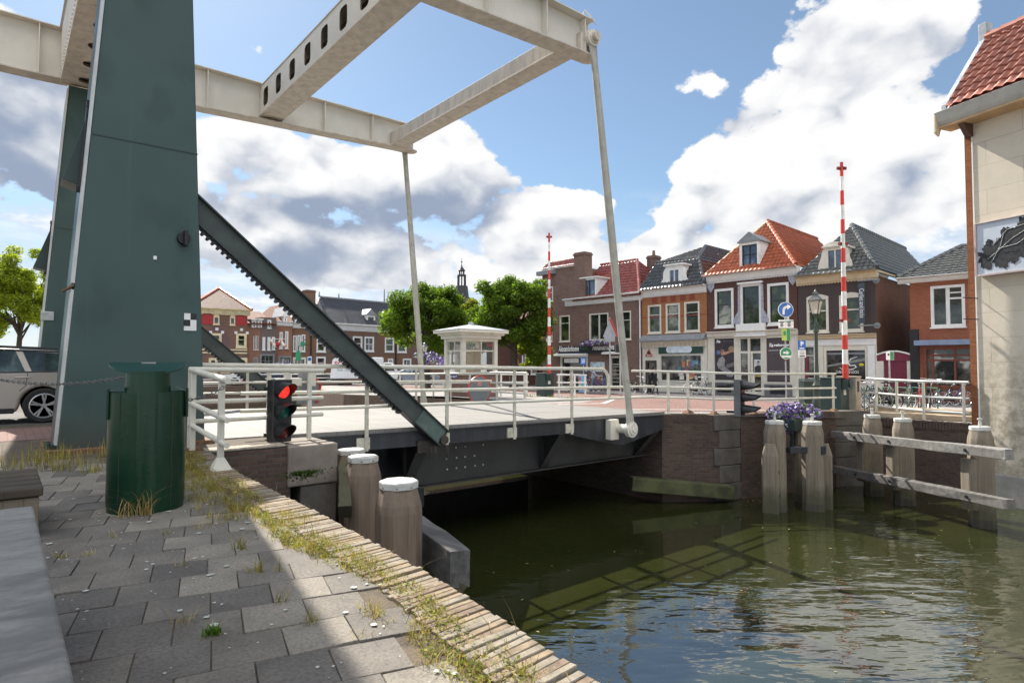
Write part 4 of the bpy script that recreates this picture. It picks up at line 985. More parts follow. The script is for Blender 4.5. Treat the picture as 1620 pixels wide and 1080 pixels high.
# ---------------- chain
def chain(label,A,B,sag,cat='chain'):
    A=Vector(A);B=Vector(B); mb=MB(); L=(B-A).length; n=int(L/.040); pts=[]
    for i in range(n+1):
        f=i/n; pts.append(A+(B-A)*f-Vector((0,0,4*sag*f*(1-f))))
    for i in range(n):
        p=(pts[i]+pts[i+1])/2; d=(pts[i+1]-pts[i]).normalized(); side=d.cross(Vector((0,0,1))).normalized(); up=side.cross(d)
        e=side if i%2 else up
        ring=[p+d*(.028*math.cos(a))+e*(.014*math.sin(a)) for a in [2*math.pi*k/8 for k in range(8)]]
        mb.tube(ring+[ring[0],ring[1]],.0055,5,caps=False)
    o=mb.build('chain',M_chain); tag(o,label,cat); return o
M_chain=mat('chain steel',(.16,.16,.155),.5,metal=.7,var=.3,vs=20)
chain('dark steel chain sagging in front of the near tower, left of the bin',PD(-40,592,6.9),PD(196,596,6.3),.09)
chain('short steel chain between the bin side and the quay railing post',PD(285,633,6.3),PD(354,612,6.35),.035)
cp_=PD(240,612,6.3); s_=MB(); s_.cyl((cp_.x,cp_.y,0),(cp_.x,cp_.y,1.03),.04,.04,12); s_.ball((cp_.x,cp_.y,1.05),.05,10)
tag(s_.build('chain_post',M_green2),'green chain post standing behind the litter bin','post')
# ---------------- signal lights
def emat(name,c,e,st):
    m,nt,b=newmat(name); v=1.0-(lambda n:(lk(nt,coord(nt,'Object'),n.inputs['Vector']),S(nt,n.outputs['Distance']))[1])(nnode(nt,'ShaderNodeTexVoronoi'))*1.3
    v.nt.nodes['Voronoi Texture'].inputs['Scale'].default_value=62
    lk(nt,mix(nt,v.smooth(.4,.6),c,tuple(x*.6 for x in c)),b.inputs['Base Color']); b.inputs['Roughness'].default_value=.25
    if st: b.inputs['Emission Color'].default_value=e+(1,); lk(nt,v.smooth(.3,.7,st*.45,st),b.inputs['Emission Strength'])
    return m
M_sig=mat('signal housing black',(.018,.018,.020),.4,var=.3,vs=5)
M_lr=emat('red signal lit',(.6,.03,.02),(1,.045,.03),.75); M_lg=emat('green signal unlit',(.0,.10,.075),(0,0,0),0); M_lk=emat('red signal unlit',(.11,.012,.012),(0,0,0),0)
def signal(label,c,n,H,W,lit=True,side=None,vd=.20,ve=.75):
    n=Vector(n).normalized(); x=Vector((-n.y,n.x,0)); M=frame(c,x,n); t=thing('signal_light',label,'signal light',c,'bridge signal lights')
    mb=MB(); mb.box((-W/2,0,-H/2),(W/2,.13,H/2)); mb.build('housing',M_sig,t,T=M,bevel=.012)
    if side: mb=MB(); mb.box((-W/2-.012,-.03,-H/2-.01),(-W/2-.001,.12,H/2+.01)); mb.build('side_plate',mat('signal side grey',(.15,.155,.155),.5,metal=.3),t,T=M)
    for i,z in enumerate((H*.325,0,-H*.325)):
        r=H*.118
        l=MB(); l.lathe((0,0,0),[(r,0),(r,.012),(r*.8,.03),(r*.4,.042),(0.001,.046)],24,axis=(0,-1,0)); l.xf(Matrix.Translation((0,-.002,z)))
        l.build('lens',(M_lr if (lit and i==0) else (M_lg if i==1 else M_lk)),t,T=M)
        # cowl visor: upper part of a tube sloping downwards at the front
        v=MB(); N=18; ro=r*1.22; ri=r*1.16; rings=[[],[],[],[]]
        for k in range(N+1):
            a=R(-62+304*k/N); ca,sa_=math.cos(a),math.sin(a)
            dep=vd*max(0,(sa_+.62)/1.62)**ve+.012
            rings[0].append((ca*ro,0,z+sa_*ro)); rings[1].append((ca*ro*.96,-dep,z+sa_*ro-.10*dep)); rings[2].append((ca*ri*.96,-dep,z+sa_*ri-.10*dep)); rings[3].append((ca*ri,0,z+sa_*ri))
        v.loft(rings,0,True,False,False); v.build('visor',M_sig,t,T=M,fixn=False)
        g=MB(); g.lathe((0,0,0),[(r*1.3,0),(r*1.3,.014),(r*1.02,.016),(r*1.0,.0)],24,axis=(0,-1,0)); g.xf(Matrix.Translation((0,0,z))); g.build('lens_ring',M_sig,t,T=M)
    mb=MB(); mb.box((-.03,.13,-H/2+.05),(.03,.36,-H/2+.10)); mb.box((-.03,.13,H/2-.15),(.03,.36,H/2-.10)); mb.build('bracket',M_sig,t,T=M)
    return t
signal('black three lamp signal with its top lamp lit red, on the near abutment',PD(447,650,8.28),(.30,-.95,0),.83,.30,True)
signal('black three lamp signal seen from the side on the far abutment railing',PD(1174,629,14.35),(.15,-.99,0),.82,.34,True,side=True,vd=.42,ve=.42)
# ---------------- flowers
def petals(n,c,sx,sy,sz,seed,rr=(.018,.034)):
    rg=np.random.RandomState(seed); V=[];F=[];mi=[]
    for i in range(n):
        d=rg.normal(size=3); d/=np.linalg.norm(d); k=rg.uniform(.55,1.05); p=np.array(c)+d*np.array([sx,sy,sz])*k
        nn=d+rg.normal(size=3)*.5; nn/=np.linalg.norm(nn); a=np.cross(nn,[0,0,1.0]); a/=np.linalg.norm(a)+1e-6; b=np.cross(nn,a); r=rg.uniform(*rr)
        o=len(V); 
        for t in range(6): an=t*math.pi/3; V.append(p+(a*math.cos(an)+b*math.sin(an))*r*(1 if t%2 else .7)+nn*(.0 if t%2 else r*.2))
        F+= [(o,o+1,o+2,o+3),(o,o+3,o+4,o+5)]; 
        q=rg.rand(); m_=3 if q<.30 else (0 if q<.62 else (1 if q<.85 else 2)); mi+=[m_,m_]
    return np.array(V),np.array(F),mi
PETM=[mat('petal violet',(.30,.19,.52),.7,var=.2,vs=30),mat('petal lilac',(.62,.55,.78),.7,var=.2,vs=30),mat('petal dark purple',(.09,.03,.20),.7,var=.2,vs=30),mat('petal leaf green',(.10,.17,.03),.7,var=.3,vs=30)]
def flowers(name,label,lumps,n,seed,par=None,rr=(.018,.034),group=None):
    Vs=[];Fs=[];ms_=[];o=0
    for j,(c,sx,sy,sz) in enumerate(lumps):
        V,F,mi=petals(n,c,sx,sy,sz,seed+j,rr); Vs.append(V);Fs.append(F+o);ms_+=mi;o+=len(V)
    return rawmesh(name,np.concatenate(Vs),np.concatenate(Fs),PETM,par,ms_)
fc=PD(1253,655,14.75)
t=thing('flower_box','planter full of purple and lilac petunias on the dolphin by the far abutment','flower box',fc)
s_=MB(); bx=Vector((13.9,7.0,-.72)); q=Vector(fc)
s_.box((q.x-.30,q.y-.22,q.z-.38),(q.x+.30,q.y+.22,q.z-.10)); s_.cyl((q.x,q.y,-1.0),(q.x,q.y,q.z-.38),.06,.06,10); s_.build('planter_box',M_green2,t,bevel=.02)
r_=RGT
lumps=[(q+r_*(-.40)+Vector((0,0,.02)),.2,.2,.16),(q+r_*(-.18)+Vector((0,0,.10)),.24,.22,.18),(q+r_*.08+Vector((0,0,.13)),.25,.22,.16),(q+r_*.34+Vector((0,0,.09)),.24,.2,.17),(q+r_*.55+Vector((0,0,.0)),.16,.16,.13),(q+r_*(-.12)-FWD*.1+Vector((0,0,-.22)),.17,.15,.22),(q+r_*.10+Vector((0,0,-.05)),.3,.22,.12)]
flowers('petunias','',lumps,420,11,t,(.022,.042))
# ---------------- grass
def blades(spots,seed,hmin=.06,hmax=.22,w=(.002,.0045),lean=.6,segs=3):
    """spots: [(x,y,z,n,spread,hscale)] -> ribbons"""
    rg=np.random.RandomState(seed); V=[];F=[];mi=[]
    for (x,y,z,n,sp,hs) in spots:
        for i in range(n):
            a=rg.uniform(0,2*math.pi); d=np.array([math.cos(a),math.sin(a),0]); off=rg.normal(size=2)*sp
            p=np.array([x+off[0],y+off[1],z]); h=rg.uniform(hmin,hmax)*hs; ln=rg.uniform(.15,1)*lean*h; ww=rg.uniform(*w)
            s=np.array([-d[1],d[0],0])*ww; o=len(V)
            for k in range(segs+1):
                f=k/segs; q=p+d*ln*f**1.8+np.array([0,0,h*(f-.25*lean*f*f)]); wd=1-f*.92; V.append(q-s*wd); V.append(q+s*wd)
            m_=rg.choice(4,p=[.36,.30,.20,.14])
            for k in range(segs): F.append((o+2*k,o+2*k+1,o+2*k+3,o+2*k+2)); mi.append(m_)
    return np.array(V),np.array(F),mi
def leafmat(name,c,tr=.35,c2=None,tc_=None):
    if name in _mc: return _mc[name]
    m,nt,b=newmat(name); n=noise(nt,coord(nt,'Object'),3.5,3,.6); c2=c2 or tuple(x*.6 for x in c)
    col=mix(nt,n.smooth(.3,.7),c,c2); lk(nt,col,b.inputs['Base Color']); b.inputs['Roughness'].default_value=.7; b.inputs['Specular IOR Level'].default_value=.25
    tr_=nnode(nt,'ShaderNodeBsdfTranslucent'); lk(nt,mix(nt,1.0,col,tc_ or (1.3,1.25,.6),'MULTIPLY'),tr_.inputs[0])
    mx=nnode(nt,'ShaderNodeMixShader'); mx.inputs[0].default_value=tr; o=nt.nodes['Material Output']
    nt.links.new(b.outputs[0],mx.inputs[1]); nt.links.new(tr_.outputs[0],mx.inputs[2]); nt.links.new(mx.outputs[0],o.inputs[0]); _mc[name]=m; return m
GM=[leafmat('grass green',(.23,.24,.045),.45),leafmat('grass yellow green',(.48,.40,.09),.45),leafmat('grass straw',(.50,.40,.18),.35,(.34,.25,.11)),leafmat('grass brown',(.27,.17,.09),.3)]
sp=[]; rg=random.Random(5)
patch=[(rg.uniform(1.4,8),rg.uniform(-.50,-.16),rg.uniform(.07,.24)) for _ in range(70)]
for (v,du,r) in patch:
    for k in range(int(70*r/.2)):
        a=rg.uniform(0,6.28); q=r*rg.random()**.6; vv=v+math.sin(a)*q*1.6; uu=qe(vv)+du*.8-.05+math.cos(a)*q*.45
        if not(1<vv<8.05) or uu>qe(vv)-.03: continue
        sp.append((uu,vv,landz(uu,vv)-.02,rg.randint(3,8),.018,rg.choice([.2,.3,.4,.55])*(.8+.05*vv)))
for i in range(190): v=rg.uniform(4.6,8.0); u=qe(v)-.54+rg.gauss(0,.10); sp.append((u,v,landz(u,v)-.02,rg.randint(7,14),.03,rg.uniform(.4,1.0)))
for i in range(34): v=rg.uniform(1.3,7.8); u=qe(v)-.14+rg.uniform(-.12,.13); sp.append((u,v,-.02,rg.randint(1,3),.01,rg.uniform(.7,1.5)))
for px,py,n,h in ((288,985,16,.55),(337,1000,26,.42),(443,950,22,.7),(492,985,22,.7),(405,905,34,.75),(290,895,16,.4),(95,880,30,.35),(135,878,24,.3),(380,868,40,.9),(440,905,10,.8),(560,1005,14,.4),(675,1050,24,.5),(330,820,14,.45),(180,850,10,.4),(265,845,16,.6),(590,975,14,.5)):
    p=PZ(px,py,0); sp.append((p.x,p.y,-.01,n,.022,h))
V,F,mi=blades(sp,3,.06,.20,(.0014,.0032),1.1,3); g=rawmesh('grass',V,F,GM,None,mi); tag(g,'dry and green grass growing along the quay coping and in the paving joints','grass',kind='stuff')
rgx=np.random.RandomState(19); V=[];F=[];mi=[]
for (v,du,r) in patch[::2]:
    for k in range(int(240*r/.2)):
        a=rgx.uniform(0,6.28); q=r*rgx.rand()**.6; vv=v+math.sin(a)*q*1.5; uu=qe(vv)+du*.8-.05+math.cos(a)*q*.4
        if not(1<vv<8.0) or uu>qe(vv)-.06: continue
        p=np.array([uu,vv,landz(uu,vv)-.012+abs(rgx.normal())*.022]); nn=np.array([rgx.normal()*.5,rgx.normal()*.5,1]); nn/=np.linalg.norm(nn); aa=np.cross(nn,rgx.normal(size=3)); aa/=np.linalg.norm(aa); bb=np.cross(nn,aa); rr=rgx.uniform(.005,.012); o=len(V)
        V+=[p-aa*rr,p+bb*rr*.6,p+aa*rr,p-bb*rr*.6]; F.append((o,o+1,o+2,o+3)); mi.append(rgx.choice(2))
g=rawmesh('ground_weeds',np.array(V),np.array(F),[leafmat('weed yellow green',(.36,.34,.06),.4),leafmat('weed green',(.17,.24,.04),.4)],None,mi); tag(g,'low leafy weeds between the slabs and the coping bricks','weeds',kind='stuff')
# strips near the tower and road edge, tall seeding grass
sp=[]
for i in range(170): u=rg.uniform(-.7,1.7); v=rg.uniform(7.7,8.5)+(.0 if u>.3 else -.4*rg.random()); sp.append((u,v,landz(u,v)-.02,rg.randint(4,10),.04,rg.uniform(.4,1.4)))
for px,py in((95,745),(120,740),(145,745),(60,735),(200,735),(240,730)):
    p=PZ(px,py,.06); sp.append((p.x,p.y,landz(p.x,p.y),40,.06,rg.uniform(.8,1.3)))
V,F,mi=blades(sp,8); g=rawmesh('grass',V,F,GM,None,mi); tag(g,'rough grass at the foot of the near bridge tower','grass',kind='stuff')
# long straw tuft against the bin
p=BC+bf*.275; V,F,mi=blades([(p.x+.0,p.y,0,46,.03,1.0),(p.x-.12,p.y,0,18,.03,.8)],21,.14,.40,(.0022,.0042),1.35,6); mi=[2 if x!=3 else 3 for x in mi]
g=rawmesh('grass_tuft',V,F,GM,None,mi); tag(g,'long dry grass tuft at the foot of the litter bin','grass tuft')
p=PZ(337,1002,0); V,F,mi=blades([(p.x,p.y,0,40,.016,.3)],22,.08,.2,(.004,.008),.9,3); g=rawmesh('weed',V,F,[leafmat('weed bright green',(.10,.24,.03),.4)],None,[0]*len(mi)); tag(g,'small bright green weed in a paving joint near the camera','weed')
p=PD(480,748,7.9); rgx=np.random.RandomState(4); V=[];F=[]
for i in range(420):
    q=np.array([p.x,p.y,p.z])+np.array([rgx.normal()*.13,rgx.uniform(-.05,.03),0])+np.array([0,0,-abs(rgx.normal())*.05+.03]); a=rgx.normal(size=3); a/=np.linalg.norm(a); b_=np.cross(a,[.3,.5,.8]); b_/=np.linalg.norm(b_); r=.017; o=len(V); V+=[q-a*r,q+b_*r*.6,q+a*r,q-b_*r*.6]; F.append((o,o+1,o+2,o+3))
g=rawmesh('wall_fern',np.array(V),np.array(F),[leafmat('fern green',(.07,.13,.02),.3)]); tag(g,'small green ferns growing from the near abutment wall','fern')
# debris and dry moss between slabs and coping
rgx=np.random.RandomState(9); V=[];F=[];mi=[]
for i in range(8000):
    v=rgx.uniform(1,8); u=qe(v)-.40+rgx.normal()*.12
    if u>qe(v): continue
    z=landz(u,v)+(-.028 if u<qe(v)-.30 else .006); a=rgx.uniform(0,6.28); r=rgx.uniform(.003,.010); o=len(V); c,s2=math.cos(a)*r,math.sin(a)*r
    V+=[(u-c,v-s2,z),(u+s2*.5,v-c*.5,z+rgx.uniform(0,.012)),(u+c,v+s2,z),(u-s2*.5,v+c*.5,z+rgx.uniform(0,.008))]; F.append((o,o+1,o+2,o+3)); mi.append(rgx.choice(3))
g=rawmesh('leaf_litter',np.array(V),np.array(F),[mat('litter brown',(.22,.13,.08),.9),mat('litter tan',(.40,.30,.19),.9),mat('litter moss',(.24,.22,.07),.9)],None,mi); tag(g,'brown leaf litter and moss lying along the quay coping','leaf litter',kind='stuff')
# ================================================================ houses
M_trim=mat('cream trim paint',(.66,.62,.53),.55,var=.06,vs=3,dirt=.25,dirtc=(.42,.37,.30),dirts=2)
M_trimw=mat('white trim paint',(.74,.73,.70),.5,var=.05,vs=3,dirt=.18,dirtc=(.45,.43,.40),dirts=2)
M_trimy=mat('ochre cornice paint',(.62,.50,.33),.6,var=.08,vs=3,dirt=.25,dirtc=(.40,.30,.18),dirts=2)
def glassmat(name,c=(.018,.024,.02),c2=(.07,.085,.06),rough=.04):
    m,nt,b=newmat(name); n=noise(nt,coord(nt,'Object'),1.3,4,.6)
    lk(nt,mix(nt,n.smooth(.45,.7),c,c2),b.inputs['Base Color']); b.inputs['Roughness'].default_value=rough; b.inputs['Specular IOR Level'].default_value=.9
    bump(nt,b,noise(nt,coord(nt,'Object'),1.8,1,.5),.012,.25); return m
M_glass=glassmat('window glass'); M_glassb=glassmat('window glass blue',(.03,.05,.09),(.10,.16,.25)); M_glassl=glassmat('window glass with curtain',(.03,.035,.03),(.30,.30,.27))
M_glassg=glassmat('window glass green',(.018,.03,.012),(.10,.13,.05))  # green reflection of trees painted into the pane colour
M_shop=glassmat('shop window glass',(.02,.022,.02),(.12,.12,.10))
M_greyfr=mat('dark green window paint',(.02,.03,.028),.4)
M_slate=brickmat('slate roof',(.050,.052,.060),(.075,.076,.085),(.03,.03,.035),.26,.17,.008,.5,.3,(.03,.03,.035),.010)
M_redroof=brickmat('red tile roof far',(.13,.042,.022),(.18,.06,.03),(.10,.04,.025),.22,.20,.02,.7,.4,(.10,.05,.03),.02,.0)
M_lead=mat('lead grey',(.22,.23,.24),.5,var=.15,vs=4)
class House:
    def __init__(s,name,label,p0,x,n,z0,group=None,cat='house'):
        s.F=frame(Vector((p0[0],p0[1],0)),x,n); s.p0=Vector((p0[0],p0[1],0)); s.x=Vector((x[0],x[1],0)).normalized(); s.n=Vector((n[0],n[1],0)).normalized(); s.z0=z0
        s.t=None; s.name=name; s.label=label; s.group=group; s.cat=cat
    def h(s,px,py,off=0):
        r=ray(px,py); p=s.p0-s.n*off; k=((p-EYE).dot(s.n))/r.dot(s.n); q=EYE+r*k; return (q-s.p0).dot(s.x),q.z
    def rect(s,xl,xr,yt,yb,off=0):
        ym=(yt+yb)/2; xm=(xl+xr)/2
        return s.h(xl,ym,off)[0],s.h(xr,ym,off)[0],s.h(xm,yb,off)[1],s.h(xm,yt,off)[1]
    def start(s,s0,s1):
        s.s0,s.s1=s0,s1; q=s.F@Vector(((s0+s1)/2,3,s.z0)); s.t=thing(s.name,s.label,s.cat,q,s.group)
    def wall(s,z1,holes,m,D=8,s0=None,s1=None,z0=None,name='wall',sidem=None):
        s0=s.s0 if s0 is None else s0; s1=s.s1 if s1 is None else s1; z0=s.z0-.4 if z0 is None else z0
        mb=MB(); H=[(max(a,s0+.01),min(b,s1-.01),max(c,z0+.01),min(d,z1-.01)) for a,b,c,d in holes]
        xs=sorted({s0,s1}|{q for h in H for q in h[:2]}); zs=sorted({z0,z1}|{q for h in H for q in h[2:]})
        for i in range(len(xs)-1):
            for j in range(len(zs)-1):
                xm=(xs[i]+xs[i+1])/2; zm=(zs[j]+zs[j+1])/2
                if any(a<xm<b and c<zm<d for a,b,c,d in H): continue
                mb.add([(xs[i],0,zs[j]),(xs[i+1],0,zs[j]),(xs[i+1],0,zs[j+1]),(xs[i],0,zs[j+1])],[(0,1,2,3)])
        for a,b,c,d in H:
            r=.2; mb.add([(a,0,c),(b,0,c),(b,0,d),(a,0,d),(a,r,c),(b,r,c),(b,r,d),(a,r,d)],[(0,4,5,1),(1,5,6,2),(2,6,7,3),(3,7,4,0)])
        mb.add([(s0,0,z0),(s0,D,z0),(s0,D,z1),(s0,0,z1),(s1,0,z0),(s1,D,z0),(s1,D,z1),(s1,0,z1)],[(0,3,2,1),(4,5,6,7),(1,2,6,5)],1 if sidem else 0)
        return mb.build(name,[m,sidem] if sidem else m,s.t,T=s.F,fixn=False)
    def win(s,r,fm=None,gm=None,fw=.085,mull=(),trans=(),thin=.045,arch=0,sash=None,sill=True,name='window',proud=.03):
        a,b,c,d=r; fm=fm or M_trim; gm=gm or M_glass; mb=MB(); y0,y1=-proud,.13
        mb.box((a,y0,c),(a+fw,y1,d)); mb.box((b-fw,y0,c),(b,y1,d)); mb.box((a+fw,y0,d-fw),(b-fw,y1,d)); mb.box((a+fw,y0,c),(b-fw,y1,c+fw))
        if arch:
            n=8; mb.prism([(a-.02,y0-.005,d)]+[(a-.02+(b-a+.04)*k/n,y0-.005,d+arch*math.sin(math.pi*k/n)) for k in range(n+1)][1:-1]+[(b+.02,y0-.005,d)],(0,.12,0))
        w=b-a-2*fw; hh=d-c-2*fw; si=1 if sash else 0
        for f in mull: x=a+fw+w*f; mb.box((x-thin/2,.03,c+fw),(x+thin/2,.11,d-fw),si)
        for f in trans: z=c+fw+hh*f; mb.box((a+fw,.025,z-thin/2),(b-fw,.112,z+thin/2),si)
        if sash:
            q=.05
            mb.box((a+fw,.02,c+fw),(a+fw+q,.115,d-fw),1); mb.box((b-fw-q,.02,c+fw),(b-fw,.115,d-fw),1); mb.box((a+fw+q,.021,d-fw-q),(b-fw-q,.114,d-fw),1); mb.box((a+fw+q,.021,c+fw),(b-fw-q,.114,c+fw+q),1)
        if sill: mb.box((a-.05,y0-.05,c-.07),(b+.05,.06,c-.002))
        o=mb.build(name,[fm,sash] if sash else fm,s.t,T=s.F)
        g=MB(); g.box((a+fw*.8,.085,c+fw*.8),(b-fw*.8,.10,d-fw*.8)); g.build('pane',gm,o,T=s.F)
        return o
    def bar(s,a,b,prof,m,name='cornice'):
        """profile [(y,z)] run from a to b"""
        mb=MB(); mb.prism([(a,y,z) for y,z in prof],(b-a,0,0)); return mb.build(name,m,s.t,T=s.F,bevel=.006,seg=1)
    def cornice(s,a,b,zb,zt,out,m,name='cornice',dent=False):
        h=zt-zb
        o=s.bar(a,b,[(.05,zb),(-.06,zb),(-.06,zb+h*.10),(-.12,zb+h*.14),(-.14,zb+h*.70),(-out*.7,zb+h*.78),(-out,zb+h*.86),(-out,zt),(.3,zt)],m,name)
        if dent:
            mb=MB(); n=int((b-a)/.16)
            for i in range(n): x=a+(b-a)*(i+.5)/n; mb.box((x-.045,-.13,zb-.05),(x+.045,-.002,zb-.002))
            mb.build('dentils',m,o,T=s.F)
        return o
    def panel(s,r,y,th,m,name,bev=0):
        a,b,c,d=r; mb=MB(); mb.box((a,y-th,c),(b,y,d)); return mb.build(name,m,s.t,T=s.F,bevel=bev)
    def text(s,body,r,y,m,name='lettering',size=None,align='CENTER',shear=0,par=None,offset=0):
        a,b,c,d=r; M=tmat(s.F@Vector(((a+b)/2,y,(c+d)/2)),s.x,s.n)
        return text(name,body,(d-c)*1.25 if size is None else size,M,m,par or s.t,.006,'CENTER',width=(b-a),shear=shear,offset=offset)
    def pt(s,a,y,z): return s.F@Vector((a,y,z))
def tiles(name,polys,m,par,tw=.235,row=.31,amp=.028,step=.034):
    """pantiled roof planes: every polygon (convex, planar) gets a waved and stepped sheet"""
    bmx=bmesh.new()
    for poly in polys:
        P=[Vector(p) for p in poly]; nrm=(P[1]-P[0]).cross(P[-1]-P[0]).normalized()
        if nrm.z<0: nrm=-nrm
        t=Vector((0,0,1)).cross(nrm).normalized(); b=nrm.cross(t); b=b if b.z>0 else -b
        o=P[0]; A=[(p-o).dot(t) for p in P]; B=[(p-o).dot(b) for p in P]
        a0,a1,b0,b1=min(A)-.3,max(A)+.3,min(B),max(B)+.1
        nx=int((a1-a0)/tw)+1; ny=int((b1-b0)/row)+1; sx=6
        bm=bmesh.new(); rows=[]
        for j in range(ny):
            for q,hh in ((0.0,step),(.97,.004)):
                r_=[]
                for i in range(nx*sx+1):
                    f=(i%sx)/sx; x=a0+tw*i/sx; wv=(math.sin(f*2*math.pi)*.5+.5)**.8 if f<.75 else (math.sin(f*2*math.pi)*.5+.5)
                    p=o+t*x+b*(b0+row*(j+q))+nrm*(hh+amp*wv+ (random.uniform(-.003,.003) if q==0 else 0)); r_.append(bm.verts.new(p))
                rows.append(r_)
        for j in range(len(rows)-1):
            for i in range(nx*sx):
                f=bm.faces.new((rows[j][i],rows[j][i+1],rows[j+1][i+1],rows[j+1][i])); f.smooth=(j%2==0)
        c=sum(P,Vector())/len(P)
        for k in range(len(P)):
            e0,e1=P[k],P[(k+1)%len(P)]; pn=(e1-e0).cross(nrm); 
            if pn.length<1e-6: continue
            if pn.dot(c-e0)>0: pn=-pn
            bmesh.ops.bisect_plane(bm,geom=bm.verts[:]+bm.edges[:]+bm.faces[:],plane_co=e0,plane_no=pn,clear_outer=True)
        me=bpy.data.meshes.new('x'); bm.to_mesh(me); bm.free(); bmx.from_mesh(me); bpy.data.meshes.remove(me)
        # under-sheet so the roof is closed
        vs=[bmx.verts.new(p-nrm*.02) for p in P]; bmx.faces.new(vs)
    o0=worg(par)
    for v in bmx.verts: v.co-=o0
    me=bpy.data.meshes.new(name); bmx.to_mesh(me); bmx.free(); me.materials.append(m); boxuv(me)
    ob=bpy.data.objects.new(name,me); C.objects.link(ob); ob.parent=par; return ob
def ridge(par,pts,m,r=.11,name='ridge_tiles'):
    mb=MB()
    for a,b in zip(pts[:-1],pts[1:]):
        a=Vector(a);b=Vector(b); n=max(1,int((b-a).length/.36)); d=(b-a)/n
        for i in range(n): mb.tube([a+d*i,a+d*(i+1.06)],[r*1.12,r*.92],8)
    return mb.build(name,m,par)
def flatroof(name,polys,m,par,th=.08):
    mb=MB()
    for poly in polys:
        P=[Vector(p) for p in poly]; n=(P[1]-P[0]).cross(P[2]-P[0]).normalized(); n=n if n.z>0 else -n
        mb.prism([p-n*th for p in P],n*th)
    return mb.build(name,m,par)
def dormer(H,a,b,zb,zt,y0,D,fm,gm,roofm,gable=0,mull=(.5,),trans=(),fw=.14,sash=None,wingm=None,name='dormer'):
    mb=MB(); mb.box((a,y0+.16,zb),(b,y0+D,zt)); o=mb.build(name,fm,H.t,T=H.F)
    f=MB(); w=b-a
    f.box((a,y0-.02,zb),(a+fw,y0+.158,zt)); f.box((b-fw,y0-.02,zb),(b,y0+.158,zt)); f.box((a+fw,y0-.02,zt-fw),(b-fw,y0+.158,zt)); f.box((a+fw,y0-.02,zb),(b-fw,y0+.158,zb+fw*.6))
    si=1 if sash else 0
    for q in mull: x=a+fw+(w-2*fw)*q; f.box((x-.035,y0+.02,zb+fw*.6),(x+.035,y0+.1,zt-fw),si)
    for q in trans: z=zb+fw*.6+(zt-zb-1.6*fw)*q; f.box((a+fw,y0+.015,z-.035),(b-fw,y0+.102,z+.035),si)
    if sash:
        e=.06; f.box((a+fw,y0+.012,zb+fw*.6),(a+fw+e,y0+.103,zt-fw),1); f.box((b-fw-e,y0+.012,zb+fw*.6),(b-fw,y0+.103,zt-fw),1); f.box((a+fw+e,y0+.011,zt-fw-e),(b-fw-e,y0+.104,zt-fw),1); f.box((a+fw+e,y0+.011,zb+fw*.6),(b-fw-e,y0+.104,zb+fw*.6+e),1)
    w_=f.build('window',[fm,sash] if sash else fm,o,T=H.F)
    g=MB(); g.box((a+fw*.9,y0+.07,zb+fw*.5),(b-fw*.9,y0+.085,zt-fw*.9)); g.build('pane',gm,o,T=H.F)
    r=MB(); e=.12
    if gable: r.prism([(a-e,y0-.1,zt+.002),(b+e,y0-.1,zt+.002),(b+e,y0-.1,zt+.07),((a+b)/2,y0-.1,zt+gable),(a-e,y0-.1,zt+.07)],(0,D+.1,0))
    else: r.box((a-e,y0-.14,zt+.002),(b+e,y0+D,zt+.10))
    r.build('dormer_roof',roofm,o,T=H.F,bevel=.01)
    return o
def chimney(H,a,b,y0,y1,z0,z1,m,pots=1):
    mb=MB(); mb.box((a,y0,z0),(b,y1,z1-.22)); mb.box((a-.05,y0-.05,z1-.22),(b+.05,y1+.05,z1-.1)); mb.box((a-.0,y0,z1-.1),(b,y1,z1)); 
    for i in range(pots): x=a+(b-a)*(i+.5)/pots; mb.cyl((x,(y0+y1)/2,z1),(x,(y0+y1)/2,z1+.42),.13,.10,10)
    return mb.build('chimney',m,H.t,T=H.F)
ROWP=(34.6,16.9); ROWX=(.0743,-.997); ROWN=(-.997,-.0743); GZ=-.72
GRP='houses in the shopping street across the canal'
M_tA=mat('glazed maroon pantiles',(.24,.060,.045),.26,var=.25,vs=4,spec=.6); M_tB=mat('glazed black pantiles',(.065,.065,.067),.28,var=.3,vs=4,spec=.6,dirt=.3,dirtc=(.09,.09,.07),dirts=2)
M_tC=mat('orange red pantiles',(.36,.085,.030),.5,var=.3,vs=3,dirt=.45,dirtc=(.20,.06,.03),dirts=1.5); M_tD=mat('grey pantiles',(.085,.088,.082),.3,var=.3,vs=4,spec=.6,dirt=.35,dirtc=(.10,.10,.07),dirts=2)
M_tR=mat('salmon red pantiles',(.38,.13,.085),.5,var=.25,vs=4,dirt=.4,dirtc=(.22,.09,.07),dirts=2.5)
M_bA=brickmat('brown brick shop',(.20,.115,.095),(.27,.165,.135),(.17,.14,.12),.21,.066,.011,.85,.35,(.07,.045,.04))
M_bB=brickmat('orange brick',(.36,.14,.055),(.42,.18,.08),(.28,.18,.11),.21,.066,.010,.85,.25,(.22,.09,.05))
M_bC=brickmat('dark red brown brick',(.105,.048,.038),(.145,.068,.052),(.10,.075,.065),.21,.066,.010,.8,.3,(.06,.035,.03))
M_bD=mat('brown painted brick',(.062,.044,.040),.7,var=.12,vs=3,fine=.3)
M_bDs=brickmat('side wall red brick',(.20,.09,.06),(.26,.12,.08),(.17,.13,.10),.21,.066,.011,.9,.45,(.10,.055,.04))
M_bE=brickmat('bright red brick',(.30,.085,.045),(.36,.12,.065),(.26,.16,.11),.21,.066,.010,.85,.3,(.18,.06,.04))
M_plinth=mat('grey plinth',(.17,.17,.17),.85,var=.2,vs=3)
M_letw=mat('white lettering',(.82,.82,.80),.5)
